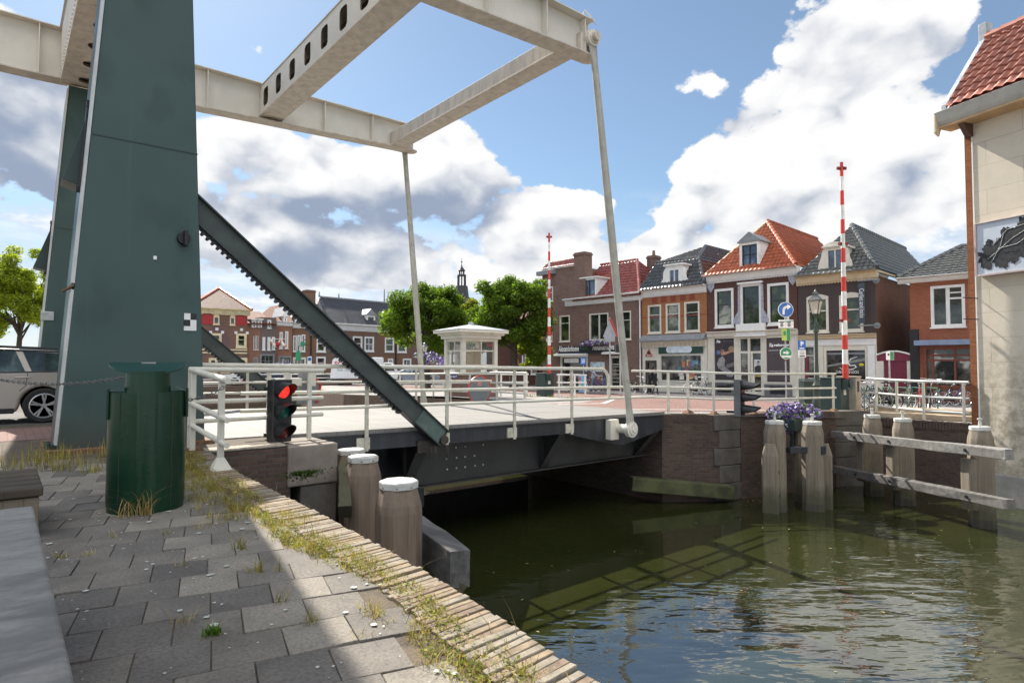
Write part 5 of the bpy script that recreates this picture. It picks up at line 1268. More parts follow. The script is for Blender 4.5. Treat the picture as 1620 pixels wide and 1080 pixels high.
# ---------------- A: corner shop
H=House('corner_shop','brown brick corner shop with maroon tiled roof and its name twice in white',ROWP,ROWX,ROWN,GZ,GRP,'house')
s0=H.h(858,540)[0]; s1=H.h(1015.5,520)[0]; H.start(s0,s1); zE=H.h(955,475)[1]
wA=[H.rect(885.7,901.6,499,540),H.rect(932.7,962.7,495.5,538),H.rect(979.6,998.5,492,537),H.rect(864.6,875,453.5,476.5),H.rect(864.5,874,500.5,540)]
sh1=H.rect(887,930,563,613); dr=H.rect(965,983,563,614)
zp=H.h(882,424)[1]; sm=H.h(908.6,440)[0]
H.wall(zE,[wA[0],wA[1],wA[2],wA[4],sh1,dr],M_bA,9)
H.wall(zp,[wA[3]],M_bA,7,s0=s0,s1=sm,z0=zE+.001,name='upper_wall')
H.win(wA[0],mull=(),trans=(.72,),gm=M_glassg); H.win(wA[1],mull=(.5,),gm=M_glass,thin=.1); H.win(wA[2],mull=(),trans=(.7,)); H.win(wA[3],trans=(.6,),gm=M_glassb); H.win(wA[4],trans=(.7,),gm=M_glassg)
H.win(sh1,gm=M_shop,sill=False,name='shop_window',fw=.12); H.win(dr,gm=M_shop,sill=False,name='shop_door',fw=.14,trans=(.78,))
for k in (.18,.3,.42,.54,.66):
    a,b,c,d=dr; H.panel((a+.2,b-.2,c+(d-c)*k,c+(d-c)*k+.05),.07,.05,M_tan,'shelf')
r=H.rect(895,1016,472,481); zc0,zc1=H.h(950,479)[1],H.h(950,471)[1]; H.cornice(H.h(895,477)[0],s1+.05,zc0-.05,zc1+.12,.45,M_trimw,'gutter_cornice')
chimney(H,H.h(908.6,440)[0],H.h(926,440)[0],-.06,.8,zE,H.h(917,399)[1],M_bA,0)
H.bar(s0-.05,sm,[(-.28,zp-1.25),(-.28,zp-1.1),(0,zp-1.1),(0,zp-1.25)],M_lead,'ledge') if False else None
rl=H.h(922,423,3.2); rr2=H.h(1008,412.5,3.2); zr=(rl[1]+rr2[1])/2
sL=H.h(909,470)[0]
eL=(sL,-.3,zE+.12); eR=(s1+.05,-.3,zE+.12)
tiles('roof',[[H.pt(*eL),H.pt(*eR),H.pt(rr2[0],3.2,zr),H.pt(sL,3.2,zr)],[H.pt(s1+.05,-.3,zE+.12),H.pt(s1+.05,6.7,zE+.12),H.pt(rr2[0],3.2,zr)],[H.pt(s0-.05,-.12,zp+.02),H.pt(sm,-.12,zp+.02),H.pt(sm,.9,zp+.75),H.pt(s0-.05,.9,zp+.75)]],M_tA,H.t,tw=.30,row=.36,amp=.035,step=.04)
ridge(H.t,[H.pt(sL,3.2,zr+.04),H.pt(rr2[0],3.2,zr+.04),H.pt(s1+.05,-.3,zE+.2)],M_tA)
a,b,c,d=H.rect(919.5,943,440,468,0); dormer(H,a,b,c-.1,d,.05,2.6,M_trimw,M_glassb,M_trimw,0,(.5,),(),.14,M_greyfr)
fas=H.rect(884.5,982,545.5,557.5); fa1=H.panel((fas[0],fas[1],H.h(933,559)[1],H.h(933,547)[1]),-.04,.12,mat('sign fascia dark',(.016,.022,.028),.4),'name_board',.01)
for x0,x1,y0,y1 in((886,918,547.5,556),(939.5,974,544.5,553.5)):
    H.text('Alexanderhoeve',H.rect(x0,x1,y0,y1),-.165,M_letw,shear=.12,size=.62,par=fa1,offset=.012)
q=H.rect(920,933,549.5,552.5); H.text('versspeciaalzaak',q,-.165,mat('green lettering',(.08,.30,.12),.5),par=fa1)
for x0,x1,y in((880,931,560.5),(956,983,557.5)):
    a,b,c,d=H.rect(x0,x1,y-2.8,y+2.8); mb=MB(); mb.prism([(a,-.02,c),(a,-.34,c),(a,-.36,c+.10),(a,-.02,d)],(b-a,0,0)); mb.build('awning_box',M_trimw,H.t,T=H.F,bevel=.01)
p=H.panel(H.rect(934.5,957,572.5,588),-.01,.04,mat('poster pale blue',(.35,.55,.66),.6,var=.4,vs=3,c2=(.62,.72,.76)),'poster')
p=H.panel(H.rect(893,916,567,573.5),-.02,.01,M_letw,'window_lettering'); 
a,b,c,d=H.rect(924,966,537,547); fb_=thing('flower_trough','long trough of violet flowers under the upper window of the corner shop','flower box',H.pt((a+b)/2,-.3,c))
mb=MB(); mb.box((a,-.42,c-.05),(b,-.12,c+.16)); mb.build('trough',M_bD,fb_,T=H.F)
flowers('flowers','',[(np.array(H.pt(a+(b-a)*(k+.5)/6,-.3,c+.16+.05*(k%2))),.3,.35,.24) for k in range(6)],120,31,fb_,(.035,.07))
a,b,c,d=H.rect(858,866,428,432); mb=MB(); mb.box((s0-.35,-.35,H.h(866,434)[1]-.06),(H.h(880,434)[0],.02,H.h(866,431)[1]+.12)); mb.build('ledge',M_lead,H.t,T=H.F,bevel=.02)
mb=MB(); pa=H.h(1013.5,480)[0]; mb.cyl((pa,-.1,H.z0),(pa,-.1,zE),.05,.05,8); mb.build_each('drainpipe',M_trimw,H.t,T=H.F)
for xx in(640,): pass
# ---------------- B: orange brick shop with black mansard roof
H=House('orange_brick_house','narrow orange brick house with black tiled roof and green shop sign',ROWP,ROWX,ROWN,GZ,GRP)
s0=H.h(1016,520)[0]+.01; s1=H.h(1118.3,500)[0]; H.start(s0,s1); zE=H.h(1067,455)[1]-.1
ws=[H.rect(1025.3,1046.2,482.3,527),H.rect(1053.5,1076,480,525.7),H.rect(1083,1107,477,524.3)]
zs=H.h(1066,533)[1]
shp=H.rect(1043.5,1112,559.5,604.5); dor=H.rect(1021.5,1039,570,613)
H.wall(zE,ws,M_bB,9,z0=zs)
H.wall(zs-.001,[shp,dor],M_trim,9,name='shop_front')
for i,wv in enumerate(ws): H.win(wv,M_trim,[M_glassg,M_glassg,M_glass][i],trans=(.66,),fw=.11); 
M_rt=mat('red brick panel',(.26,.055,.035),.8,var=.2,vs=10)
for xm in(1035.5,1050,1065,1080,1095): 
    r=H.rect(xm-4.2,xm+4.2,467+(1065-xm)*.1,477+(1065-xm)*.1); H.panel(r,.0-.002,.02,M_rt,'brick_panel')
H.panel((s0+.02,s1-.02,H.h(1066,500)[1]-.03,H.h(1066,500)[1]+.03),-.003,.012,M_rt,'brick_band')
c0,c1=H.h(1066,467)[1],H.h(1066,454.5)[1]; H.cornice(s0+.0,s1+.02,c0,c1,.42,M_trimw)
H.win(shp,M_trim,M_shop,fw=.12,name='shop_window',sill=False)
H.win(dor,M_bD,M_glass,fw=.16,name='shop_door',sill=False)
cs0,cs1=H.h(1066,539)[1],H.h(1066,531)[1]
mb=MB(); mb.prism([(s0+.02,-.03,cs0+.12),(s0+.02,-.50,cs0),(s0+.02,-.50,cs0+.06),(s0+.02,-.03,cs1+.1)],(s1-s0-.05,0,0)); mb.build('canopy',M_lead,H.t,T=H.F)
H.bar(s0+.02,s1-.03,[(.0,cs0-.42),(-.12,cs0-.40),(-.16,cs0-.05),(-.38,cs0-.02),(-.38,cs0-.004),(0,cs0-.004)],M_trim,'canopy_frieze')
mb=MB()
for k in range(15): x=s0+.2+(s1-s0-.4)*k/14; mb.box((x-.05,-.20,cs0-.34),(x+.05,-.163,cs0-.12))
mb.build('frieze_blocks',M_trimy,H.t,T=H.F)
gs=H.panel(H.rect(1043,1113,546.5,559),-.04,.06,mat('sign dark green',(.012,.055,.038),.4),'sign_board')
r=H.rect(1055.5,1096,547.5,558); mb=MB(); a,b,c,d=r; n=10
ringp=[(b-(d-c)/2+math.sin(math.pi*k/n)*(d-c)/2,-.135,(c+d)/2+math.cos(math.pi*k/n)*(d-c)/2) for k in range(n+1)]+[(a+(d-c)/2-math.sin(math.pi*k/n)*(d-c)/2,-.135,(c+d)/2-math.cos(math.pi*k/n)*(d-c)/2) for k in range(n+1)]
mb.prism(ringp,(0,.03,0)); mb.build('sign_oval',mat('sign pale blue',(.66,.74,.80),.4),gs,T=H.F)
r=H.rect(1022,1032,553,563); a,b,c,d=r; mb=MB(); xm=(a+b)/2
tri=[(a,-.03,c),(b,-.03,c),(xm,-.03,d)]
for p,q in zip(tri,tri[1:]+tri[:1]): mb.beam(Vector(p),Vector(q),.03,.09,up=(0,1,0))
mb.build('triangle_logo',mat('sign red',(.5,.045,.035)),H.t,T=H.F); mb=MB(); mb.box((xm-.09,-.03,c+.1),(xm+.09,-.01,c+.32)); mb.build('logo_figure',M_bD,H.t,T=H.F)
# goods behind the shop glass
pal=[(.08,.25,.40),(.55,.2,.12),(.6,.55,.5),(.10,.30,.18),(.45,.12,.30),(.65,.45,.2),(.75,.72,.66)]
a,b,c,d=shp; rgq=random.Random(3)
for k in range(16):
    x=a+.9+(b-a-1.3)*rgq.random(); z=c+.15+rgq.random()*(d-c)*.55; H.panel((x,x+rgq.uniform(.12,.35),z,z+rgq.uniform(.12,.4)),.075,.01,mat('shop goods %d'%(k%7),pal[k%7],.7),'goods')
mA0=(s0+.02,-.32,zE+.35); zE2=c1
ml=H.h(1038,418,1.3); mr=H.h(1106,405,1.3); zm=(ml[1]+mr[1])/2; ap=H.h(1095,395,4.6)
D=9
P1=[H.pt(s0,-.47,c1-.04),H.pt(s1,-.47,c1-.04),H.pt(mr[0],1.3,zm),H.pt(ml[0],1.3,zm)]
smid=(ml[0]+mr[0])/2; zap=ap[1]
tiles('roof',[P1,[H.pt(ml[0],1.3,zm),H.pt(mr[0],1.3,zm),H.pt(smid+.5,4.2,zap)],[H.pt(s1,-.32,c1),H.pt(s1,D,c1),H.pt(mr[0],D,zm),H.pt(mr[0],1.3,zm)],[H.pt(mr[0],1.3,zm),H.pt(mr[0],D,zm),H.pt(smid+.5,D,zap),H.pt(smid+.5,4.2,zap)],[H.pt(s0,D,c1),H.pt(s0,-.32,c1),H.pt(ml[0],1.3,zm),H.pt(ml[0],D,zm)],[H.pt(ml[0],D,zm),H.pt(ml[0],1.3,zm),H.pt(smid+.5,4.2,zap),H.pt(smid+.5,D,zap)]],M_tB,H.t,tw=.27,row=.34,amp=.03,step=.04)
ridge(H.t,[H.pt(ml[0],1.3,zm+.03),H.pt(mr[0],1.3,zm+.03)],M_tB,.09,'break_tiles')
ridge(H.t,[H.pt(s1,-.32,c1+.05),H.pt(mr[0],1.3,zm+.05),H.pt(smid+.5,4.2,zap+.05),H.pt(smid+.5,D,zap+.05)],M_tB)
a,b,c,d=H.rect(1054,1080.5,420,451,-.1); dormer(H,a,b,c-.15,d,-.15,2.2,M_trimw,M_glassb,M_trimw,0,(.5,),(),.30)
mb=MB()
for sg,x in((-1,a),(1,b)): mb.prism([(x,-.15,c),(x+sg*.45,-.15,c),(x+sg*.42,-.15,c+.25),(x+sg*.22,-.15,c+.45),(x+sg*.2,-.15,d-.4),(x+sg*.1,-.15,d-.2),(x,-.15,d-.15)],(0,.12,0))
mb.build_each('dormer_scroll',M_trimw,H.t,T=H.F)
cx=H.h(1029.5,410,4)[0]; chimney(H,cx-.35,cx+.35,4,4.8,zE+.5,H.h(1029.5,404,4)[1],M_bA,1)
px_=H.h(1134,403,5)[0]; mb=MB(); zz=H.h(1134,410,5)[1]; mb.cyl((px_,5,zz-1.6),(px_,5,zz+.25),.09,.09,8); mb.cyl((px_,5,zz+.25),(px_,5,zz+.4),.14,.14,8); mb.build('flue',M_lead,H.t,T=H.F)
# ---------------- C: dark brick house with orange roof
H=House('dark_brick_house','dark brick house with orange red roof, ornate centre window and gym posters',ROWP,ROWX,ROWN,GZ,GRP)
s0=H.h(1119,500)[0]+.005; s1=H.h(1261.5,480)[0]; H.start(s0,s1)
cb_,ct=H.h(1190,441)[1],H.h(1190,428.5)[1]; zE=cb_+.2
ws=[H.rect(1131,1160.8,456.5,517.5),H.rect(1171.5,1205,449,521),H.rect(1214.3,1248.2,447.5,513.5)]
zs=H.h(1190,524)[1]
po1=H.rect(1128.5,1163.5,533.5,603); po2=H.rect(1210.5,1251.5,532,606); dz=H.rect(1169,1206.5,533,619)
H.wall(zE,ws,M_bC,10,z0=zs)
H.wall(zs-.001,[po1,po2,dz],M_trim,10,name='shop_front')
M_gp=mat('grey green sash',(.03,.036,.032),.4)
for i,wv in enumerate(ws): H.win(wv,M_trimw,M_glassg if i!=1 else M_glass,fw=.15,trans=(.60,) ,thin=.05,sash=M_gp)
# centre window surround: hood, scrolls and apron
a,b,c,d=ws[1]; mb=MB(); mb.box((a-.12,-.20,d),(b+.12,.02,d+.12)); mb.box((a-.25,-.16,c-.35),(b+.25,.0,c+.35)); mb.box((a-.30,-.24,c-.42),(b+.30,.0,c-.352)); mb.build_each('window_surround',M_trimw,H.t,T=H.F,bevel=.01)
mb=MB()
for sg,x in((-1,a-.002),(1,b+.002)): mb.prism([(x,-.1,c+.36),(x+sg*.42,-.1,c+.36),(x+sg*.42,-.1,c+.62),(x+sg*.30,-.1,c+.85),(x+sg*.14,-.1,c+1.1),(x+sg*.12,-.1,d-.1),(x,-.1,d-.02)],(0,.1,0))
mb.build_each('window_scroll',mat('grey stone ornament',(.33,.35,.40),.7,var=.25,vs=8),H.t,T=H.F,bevel=.02)
# cornice that dips in the middle like the old one, with dentils and brackets
H.cornice(s0,s1+.1,cb_,ct,.42,M_trimw,dent=True)
mb=MB()
for x in(s0+.28,s1-.22): mb.prism([(x-.26,-.09,cb_+.0),(x+.26,-.09,cb_),(x+.22,-.09,cb_-.32),(x,-.09,cb_-.62),(x-.22,-.09,cb_-.32)],(0,.085,0))
mb.build_each('cornice_bracket',mat('grey stone ornament',(.33,.35,.40)),H.t,T=H.F,bevel=.02)
fz0,fz1=H.h(1190,532)[1],H.h(1190,522.5)[1]; H.cornice(s0+.0,s1-.02,fz0,fz1,.28,M_trim,'shop_cornice')
M_pd=mat('poster dark',(.035,.030,.034),.5,var=.25,vs=2)
M_pd2=mat('poster dark mauve',(.075,.055,.062),.5,var=.1,vs=2)
def inset(r,m,name): o=H.win(r,M_trim,m,fw=.07,sill=False,name=name); return o
q=inset(po1,M_pd,'poster_window'); a,b,c,d=po1
skin=mat('poster skin tone',(.50,.27,.18),.6); greyp=mat('poster grey figure',(.27,.26,.26),.6,var=.3,vs=5); hair=mat('poster hair',(.16,.09,.06),.7)
def pic(par,shapes,r,y):
    a,b,c,d=r
    for nm,m_,pts in shapes:
        mb=MB(); mb.prism([(a+(b-a)*x,y,c+(d-c)*z) for x,z in pts],(0,.006,0)); mb.build(nm,m_,par,T=H.F)
def circ(x,z,rx,rz,n=14): return [(x+math.cos(2*math.pi*k/n)*rx,z+math.sin(2*math.pi*k/n)*rz) for k in range(n)]
pic(q,[('printed_torso',greyp,[(.24,.52),(.40,.58),(.52,.50),(.48,.36),(.62,.28),(.80,.22),(.84,.15),(.60,.18),(.38,.24),(.2,.30),(.14,.40)]),
 ('printed_head',skin,circ(.40,.67,.085,.06)),('printed_hair',hair,circ(.36,.70,.07,.055)),('printed_arm',skin,[(.30,.60),(.50,.60),(.80,.66),(.97,.66),(.98,.70),(.80,.71),(.45,.655)]),
 ('printed_hand_weight',mat('poster weight',(.34,.24,.16),.7),circ(.80,.74,.13,.06)),('printed_shirt',mat('poster blue',(.12,.16,.34),.6),circ(.22,.66,.09,.05)),
 ('printed_machine',mat('poster steel',(.16,.15,.16),.6),[(.55,.38),(.97,.44),(.97,.36),(.6,.30)]),('printed_foot',greyp,circ(.72,.15,.16,.05))],po1,.060)
H.text('reformers',(a+(b-a)*.36,a+(b-a)*.92,c+(d-c)*.895,c+(d-c)*.935),.07,mat('poster lettering dim',(.20,.19,.20),.6),par=q)
H.text('Ra',(a+(b-a)*.12,a+(b-a)*.30,c+(d-c)*.875,c+(d-c)*.945),.07,M_letw,par=q,shear=.2,offset=.01)
q=inset(po2,M_pd2,'poster_window'); a,b,c,d=po2; rr=lambda x0,x1,z0,z1:(a+(b-a)*x0,a+(b-a)*x1,c+(d-c)*z0,c+(d-c)*z1)
H.text('Ra',rr(.14,.30,.77,.86),.07,M_letw,par=q,shear=.2,offset=.012); H.text('reformer',rr(.33,.94,.785,.845),.07,M_letw,par=q,offset=.012)
H.text('intensive workout',rr(.12,.90,.69,.72),.07,M_letw,par=q); H.text('& good mood',rr(.22,.8,.625,.655),.07,mat('poster lettering dim',(.20,.19,.20)),par=q)
H.text('book your first class',rr(.14,.86,.245,.27),.07,M_letw,par=q)
H.panel(rr(.0,.98,.02,.06),.08,.012,M_pd,'poster_foot')
# doorway
a,b,c,d=dz; w_=b-a
mb=MB(); mb.box((a,.02,c),(a+.10,.16,d)); mb.box((b-.12,.02,c),(b,.16,d)); mb.box((a+w_*.38,.0,c),(a+w_*.48,.15,d)); mb.box((a+.1,.02,c+(d-c)*.70),(b-.12,.14,c+(d-c)*.74)); mb.box((a+w_*.50,.01,c+(d-c)*.02),(a+w_*.58,.12,c+(d-c)*.70)); mb.box((a+.1,.02,d-.1),(b-.12,.15,d))
dd=mb.build('door',M_trim,H.t,T=H.F,bevel=.006)
mb=MB(); mb.box((a+.05,.10,c+.02),(b-.06,.115,d-.05)); mb.build('pane',M_shop,dd,T=H.F)
pr=(a+w_*.62,a+w_*.97,c+(d-c)*.36,c+(d-c)*.585); mb=MB(); mb.box((pr[0],.085,pr[2]),(pr[1],.098,pr[3])); pq=mb.build('portrait_poster',mat('poster pale',(.62,.64,.66),.6),dd,T=H.F)
pic(pq,[('printed_shirt',M_pd,[(.08,.0),(.06,.38),(.3,.52),(.7,.52),(.94,.38),(.92,.0)]),('printed_face',mat('poster face',(.42,.38,.36),.6),circ(.5,.66,.14,.14)),('printed_hair',M_pd,[(.34,.70),(.36,.86),(.5,.92),(.66,.86),(.67,.72),(.6,.78),(.42,.79)])],pr,.078)
mb=MB(); mb.box((a+w_*.66,.07,c+(d-c)*.27),(a+w_*.9,.10,c+(d-c)*.295)); mb.build('letter_flap',mat('brass',(.55,.36,.10),.3,metal=.8),dd,T=H.F)
pz=H.h(1190,607)[1]
mb=MB(); 
for r in(po1,po2): mb.box((r[0]-.05,-.06,H.z0-.3),(r[1]+.05,-.003,r[2]-.14)); mb.box((r[0]-.05,-.10,r[2]-.137),(r[1]+.05,-.003,r[2]-.07))
mb.build_each('plinth',M_plinth,H.t,T=H.F)
mb=MB()
for r in(po1,po2): x=(r[0]+r[1])/2; mb.box((x-.45,-.066,H.z0+.12),(x+.45,-.058,H.z0+.55))
mb.build_each('cellar_grille',M_black,H.t,T=H.F)
ap=H.h(1214,351,2.9); D=11
sa_=ap[0]; za_=ap[1]
tiles('roof',[[H.pt(s0-.05,-.47,ct-.06),H.pt(s1+.15,-.47,ct-.06),H.pt(sa_,2.9,za_)],[H.pt(s1+.05,-.3,ct),H.pt(s1+.05,D,ct),H.pt(sa_,D,za_),H.pt(sa_,2.9,za_)],[H.pt(s0+.05,D,ct),H.pt(s0+.05,-.3,ct),H.pt(sa_,2.9,za_),H.pt(sa_,D,za_)]],M_tC,H.t,tw=.26,row=.33,amp=.035,step=.035)
ridge(H.t,[H.pt(s1+.05,-.3,ct+.05),H.pt(sa_,2.9,za_+.05),H.pt(sa_,D,za_+.05)],M_tC,.13); ridge(H.t,[H.pt(s0+.05,-.3,ct+.03),H.pt(sa_,2.9,za_+.03)],M_trimy,.08)
a,b,c,d=H.rect(1170.5,1202,383,430,-.1); dormer(H,a,b,c-.15,d,-.12,2.9,M_trimw,M_glassb,M_lead,.62,(.5,),(.66,),.15,M_greyfr)
# ---------------- D: brown painted house with the curling shop window lettering
H=House('brown_house','brown painted house with arched windows, grey hipped roof and shop window',ROWP,ROWX,ROWN,GZ,GRP)
s0=H.h(1262.5,480)[0]; s1=H.h(1385.5,480)[0]; H.start(s0,s1)
cb_,ct=H.h(1325,446)[1],H.h(1325,432)[1]; zE=cb_+.2
ws=[H.rect(1276.5,1311,470,525.5),H.rect(1328,1365.5,467,524)]
zs=H.h(1325,533)[1]; shp=H.rect(1304.5,1372.5,551,606); dor=H.rect(1270,1291,546,620)
H.wall(zE,ws,M_bD,12,z0=zs,sidem=M_bDs); H.wall(zs-.001,[shp,dor],M_trim,12,name='shop_front',sidem=M_bDs)
for wv in ws: H.win(wv,M_trim,M_glassg,fw=.13,trans=(.62,),thin=.07,arch=.16)
H.cornice(s0-.05,s1+.12,cb_,ct,.45,M_trimy,dent=True); H.cornice(s0,s1,H.h(1325,536)[1],H.h(1325,529)[1],.30,M_trimy,'shop_cornice')
H.panel((s0+.02,s1-.02,H.h(1325,546)[1],H.h(1325,537)[1]),-.002,.05,M_trimw,'shop_frieze')
w_=H.win(shp,M_trim,glassmat('shop window dark',(.012,.012,.012),(.05,.045,.04)),fw=.10,sill=False,name='shop_window')
a,b,c,d=shp
H.text('CURLIES AND LOCKS',(a+.55,b-.45,H.h(1338,589)[1]-.08,H.h(1338,589)[1]+.12),.075,M_letw,par=w_,offset=.0,size=.21)
mb=MB(); cx=H.h(1341,577)[0]; cz=H.h(1341,577)[1]; mb.tube([(cx+.45,.07,cz+.42),(cx+.15,.07,cz+.32),(cx-.0,.07,cz+.12),(cx+.10,.07,cz-.04),(cx+.32,.07,cz-.02),(cx+.40,.07,cz-.12),(cx+.20,.07,cz-.24),(cx-.30,.07,cz-.24),(cx-.42,.07,cz-.14)],[.015,.03,.035,.035,.035,.035,.03,.025,.012],6); mb.build('curl_logo',M_letw,w_,T=H.F)
mb=MB(); mb.box((a+.1,.06,d-.32),(b-.1,.078,d-.22)); mb.build('window_strip_lettering',M_lead,w_,T=H.F)
mb=MB(); mb.prism([(a+.1,.06,c+.95),(b-.1,.06,c+1.35),(b-.1,.06,c+1.2),(a+.1,.06,c+.85)],(0,.012,0)); mb.build('window_band',mat('window band pale',(.22,.23,.22),.5),w_,T=H.F)
mb=MB(); mb.ball((a+(b-a)*.86,.03,c+.98),.10,10,0,(1.2,.3,.8)); mb.build('yellow_sticker',mat('yellow sign',(.65,.55,.04),.5),w_,T=H.F)
dw=H.win(dor,M_trim,M_glass,fw=.10,trans=(.80,),sill=False,name='shop_door'); a,b,c,d=dor; mb=MB(); mb.box((a+.15,.03,c),(a+.30,.083,c+(d-c)*.78)); mb.box((a+.30,.03,c),(b-.12,.083,c+.55)); mb.build('door_leaf',mat('door maroon',(.16,.02,.04),.4),dw,T=H.F)
for x0,x1 in((1262.8,1268.5),(1293.5,1303),(1373.5,1385)): H.panel((H.h(x0,580)[0],H.h(x1,580)[0],H.z0-.3,H.h(1325,547)[1]),-.003,.09,M_trim if x0<1370 else M_trimw,'pilaster',.01)
ap=H.h(1348,357.5,3.3); D=14; sa_,za_=ap
tiles('roof',[[H.pt(s0-.05,-.5,ct-.06),H.pt(s1+.2,-.5,ct-.06),H.pt(sa_,3.3,za_)],[H.pt(s1+.15,-.32,ct),H.pt(s1+.15,D,ct),H.pt(sa_,D,za_),H.pt(sa_,3.3,za_)],[H.pt(s0,D,ct),H.pt(s0,-.32,ct),H.pt(sa_,3.3,za_),H.pt(sa_,D,za_)]],M_tD,H.t,tw=.27,row=.34,amp=.032,step=.045)
ridge(H.t,[H.pt(s1+.15,-.32,ct+.05),H.pt(sa_,3.3,za_+.05),H.pt(sa_,D,za_+.05)],M_tD,.13)
mb=MB(); mb.box((s1+.02,0,ct-.14),(s1+.16,D,ct-.02)); mb.build('side_gutter',M_trimy,H.t,T=H.F)
a,b,c,d=H.rect(1305.5,1336,391,430,-.1); dormer(H,a,b,c-.15,d,-.12,2.7,M_trim,M_glassb,M_trim,0,(.52,),(),.16)
mb=MB(); n=8; mb.prism([(a-.1,-.2,d+.101)]+[(a-.1+(b-a+.2)*k/n,-.2,d+.101+.20*math.sin(math.pi*k/n)) for k in range(1,n)]+[(b+.1,-.2,d+.101)],(0,.9,0))
for sg,x in((-1,a),(1,b)): mb.prism([(x,-.12,c),(x+sg*.42,-.12,c),(x+sg*.36,-.12,c+.4),(x+sg*.2,-.12,c+.9),(x+sg*.14,-.12,d-.1),(x,-.12,d-.05)],(0,.12,0))
mb.build_each('dormer_scroll',M_trim,H.t,T=H.F)
a,b,c,d=H.rect(1363.5,1373,449,512); hs=thing('hanging_banner','tall dark blue hanging banner on the corner of the brown house','banner',H.pt(a,-.4,c)); mb=MB(); mb.box((a,-.50,c),(b,-.46,d)); hb=mb.build('banner_cloth',mat('banner dark blue',(.045,.065,.085),.6),hs,T=H.F)
M_=tmat(H.pt((a+b)/2,-.505,(c+d)/2),(0,0,-1),H.n); text('lettering','Curlies and locks',.32,M_,M_letw,hs,.004,width=(d-c)*.72)
mb=MB()
for z in(c-.12,d+.12): mb.tube([(b+.5,.02,z),(b+.35,-.48,z),(a-.05,-.48,z)],.04,6); mb.cyl((b+.42,-.06,z),(b+.42,-.0,z),.16,.16,10)
mb.build('banner_bracket',M_lead,hs,T=H.F)
# ---------------- garage between the houses
H=House('garage','maroon arched garage front between the brown house and the red brick house',ROWP,ROWX,ROWN,GZ,None,'garage')
s0=H.h(1386.5,580)[0]; s1=H.h(1442,580)[0]; H.start(s0,s1)
zt=H.h(1414,556)[1]; zm=H.h(1414,571)[1]; mb=MB(); n=10
mb.prism([(s0+.12,.0,zm)]+[(s0+.0+(s1-s0)*k/n,.0,zm+(zt-zm)*(.62+.38*math.sin(math.pi*k/n))) for k in range(n+1)]+[(s1-.0,.0,zm)],(0,.12,0))
M_mar=mat('maroon boards',(.17,.016,.045),.5,var=.12,vs=5,stretch=(8,1,1)); mb.build('arched_fascia',M_mar,H.t,T=H.F,bevel=.01)
mb=MB(); mb.box((s0+.35,.06,H.z0-.3),(s1-.2,.12,zm)); 
for k in range(1,9): x=s0+.35+(s1-s0-.55)*k/9; mb.box((x-.012,.045,H.z0-.2),(x+.012,.059,zm-.02))
mb.build('garage_doors',M_mar,H.t,T=H.F)
mb=MB(); mb.box((s0,-.03,H.z0-.3),(s0+.33,.12,zm)); mb.box((s1-.19,-.03,H.z0-.3),(s1,.12,zm)); mb.build_each('gate_post',M_trim,H.t,T=H.F)
mb=MB(); mb.tube([(s0+(s1-s0)*k/n,-.02,zm+(zt-zm)*(.66+.38*math.sin(math.pi*k/n))) for k in range(n+1)],.045,6); mb.build('arch_trim',M_trimw,H.t,T=H.F)
# ---------------- E: red brick house
H=House('red_brick_house','bright red brick house with grey tiles beside the plastered house, bikes below',ROWP,ROWX,ROWN,GZ,GRP)
s0=H.h(1440,500)[0]; s1=s0+7.5; H.start(s0,s1); cb_,ct=H.h(1480,445)[1],H.h(1480,439.5)[1]; zE=cb_+.2
wv=H.rect(1472.5,1527,451,517); zs=H.h(1480,545)[1]; shp=H.rect(1461,1545,548,614)
H.wall(zE,[wv],M_bE,8,z0=zs); H.wall(zs-.001,[shp],M_bE,8,name='shop_front')
H.win(wv,M_trimw,M_glass,fw=.13,mull=(.5,),trans=(),thin=.16)
a,b,c,d=wv; mb=MB(); x=(a+b)/2; mb.box((x+.08,.02,c+(d-c)*.66),(b-.13,.10,c+(d-c)*.70)); mb.box((x+.08,.02,c+(d-c)*.80),(b-.13,.10,c+(d-c)*.83)); mb.build('casement_bars',M_trimw,H.t,T=H.F)
H.cornice(s0-.5,s1,cb_,ct+.1,.5,M_trimw,'gutter')
H.panel((H.h(1450.5,540)[0],s1-.1,H.h(1488,546)[1],H.h(1488,538)[1]),-.02,.55,mat('canopy blue grey',(.20,.26,.38),.6),'canopy',.01)
H.panel((H.h(1441,580)[0],H.h(1455,580)[0],H.z0-.3,H.h(1448,521)[1]),-.002,.10,M_black,'black_pillar')
M_rb=mat('red brown shop frame',(.19,.05,.028),.5)
H.win(shp,M_rb,M_shop,fw=.14,mull=(.13,.62),trans=(.70,.84),thin=.09,sill=False,name='shop_window')
rL=H.h(1520,391,3.2); 
tiles('roof',[[H.pt(s0-.45,-.35,ct+.1),H.pt(s1,-.35,ct+.1),H.pt(s1,3.2,rL[1]),H.pt(rL[0],3.2,rL[1])],[H.pt(s0-.45,7,ct+.1),H.pt(s0-.45,-.35,ct+.1),H.pt(rL[0],3.2,rL[1])]],M_tD,H.t,tw=.30,row=.36,amp=.035,step=.045)
ridge(H.t,[H.pt(s0-.45,-.35,ct+.15),H.pt(rL[0],3.2,rL[1]+.05),H.pt(s1,3.2,rL[1]+.05)],M_tD,.11)
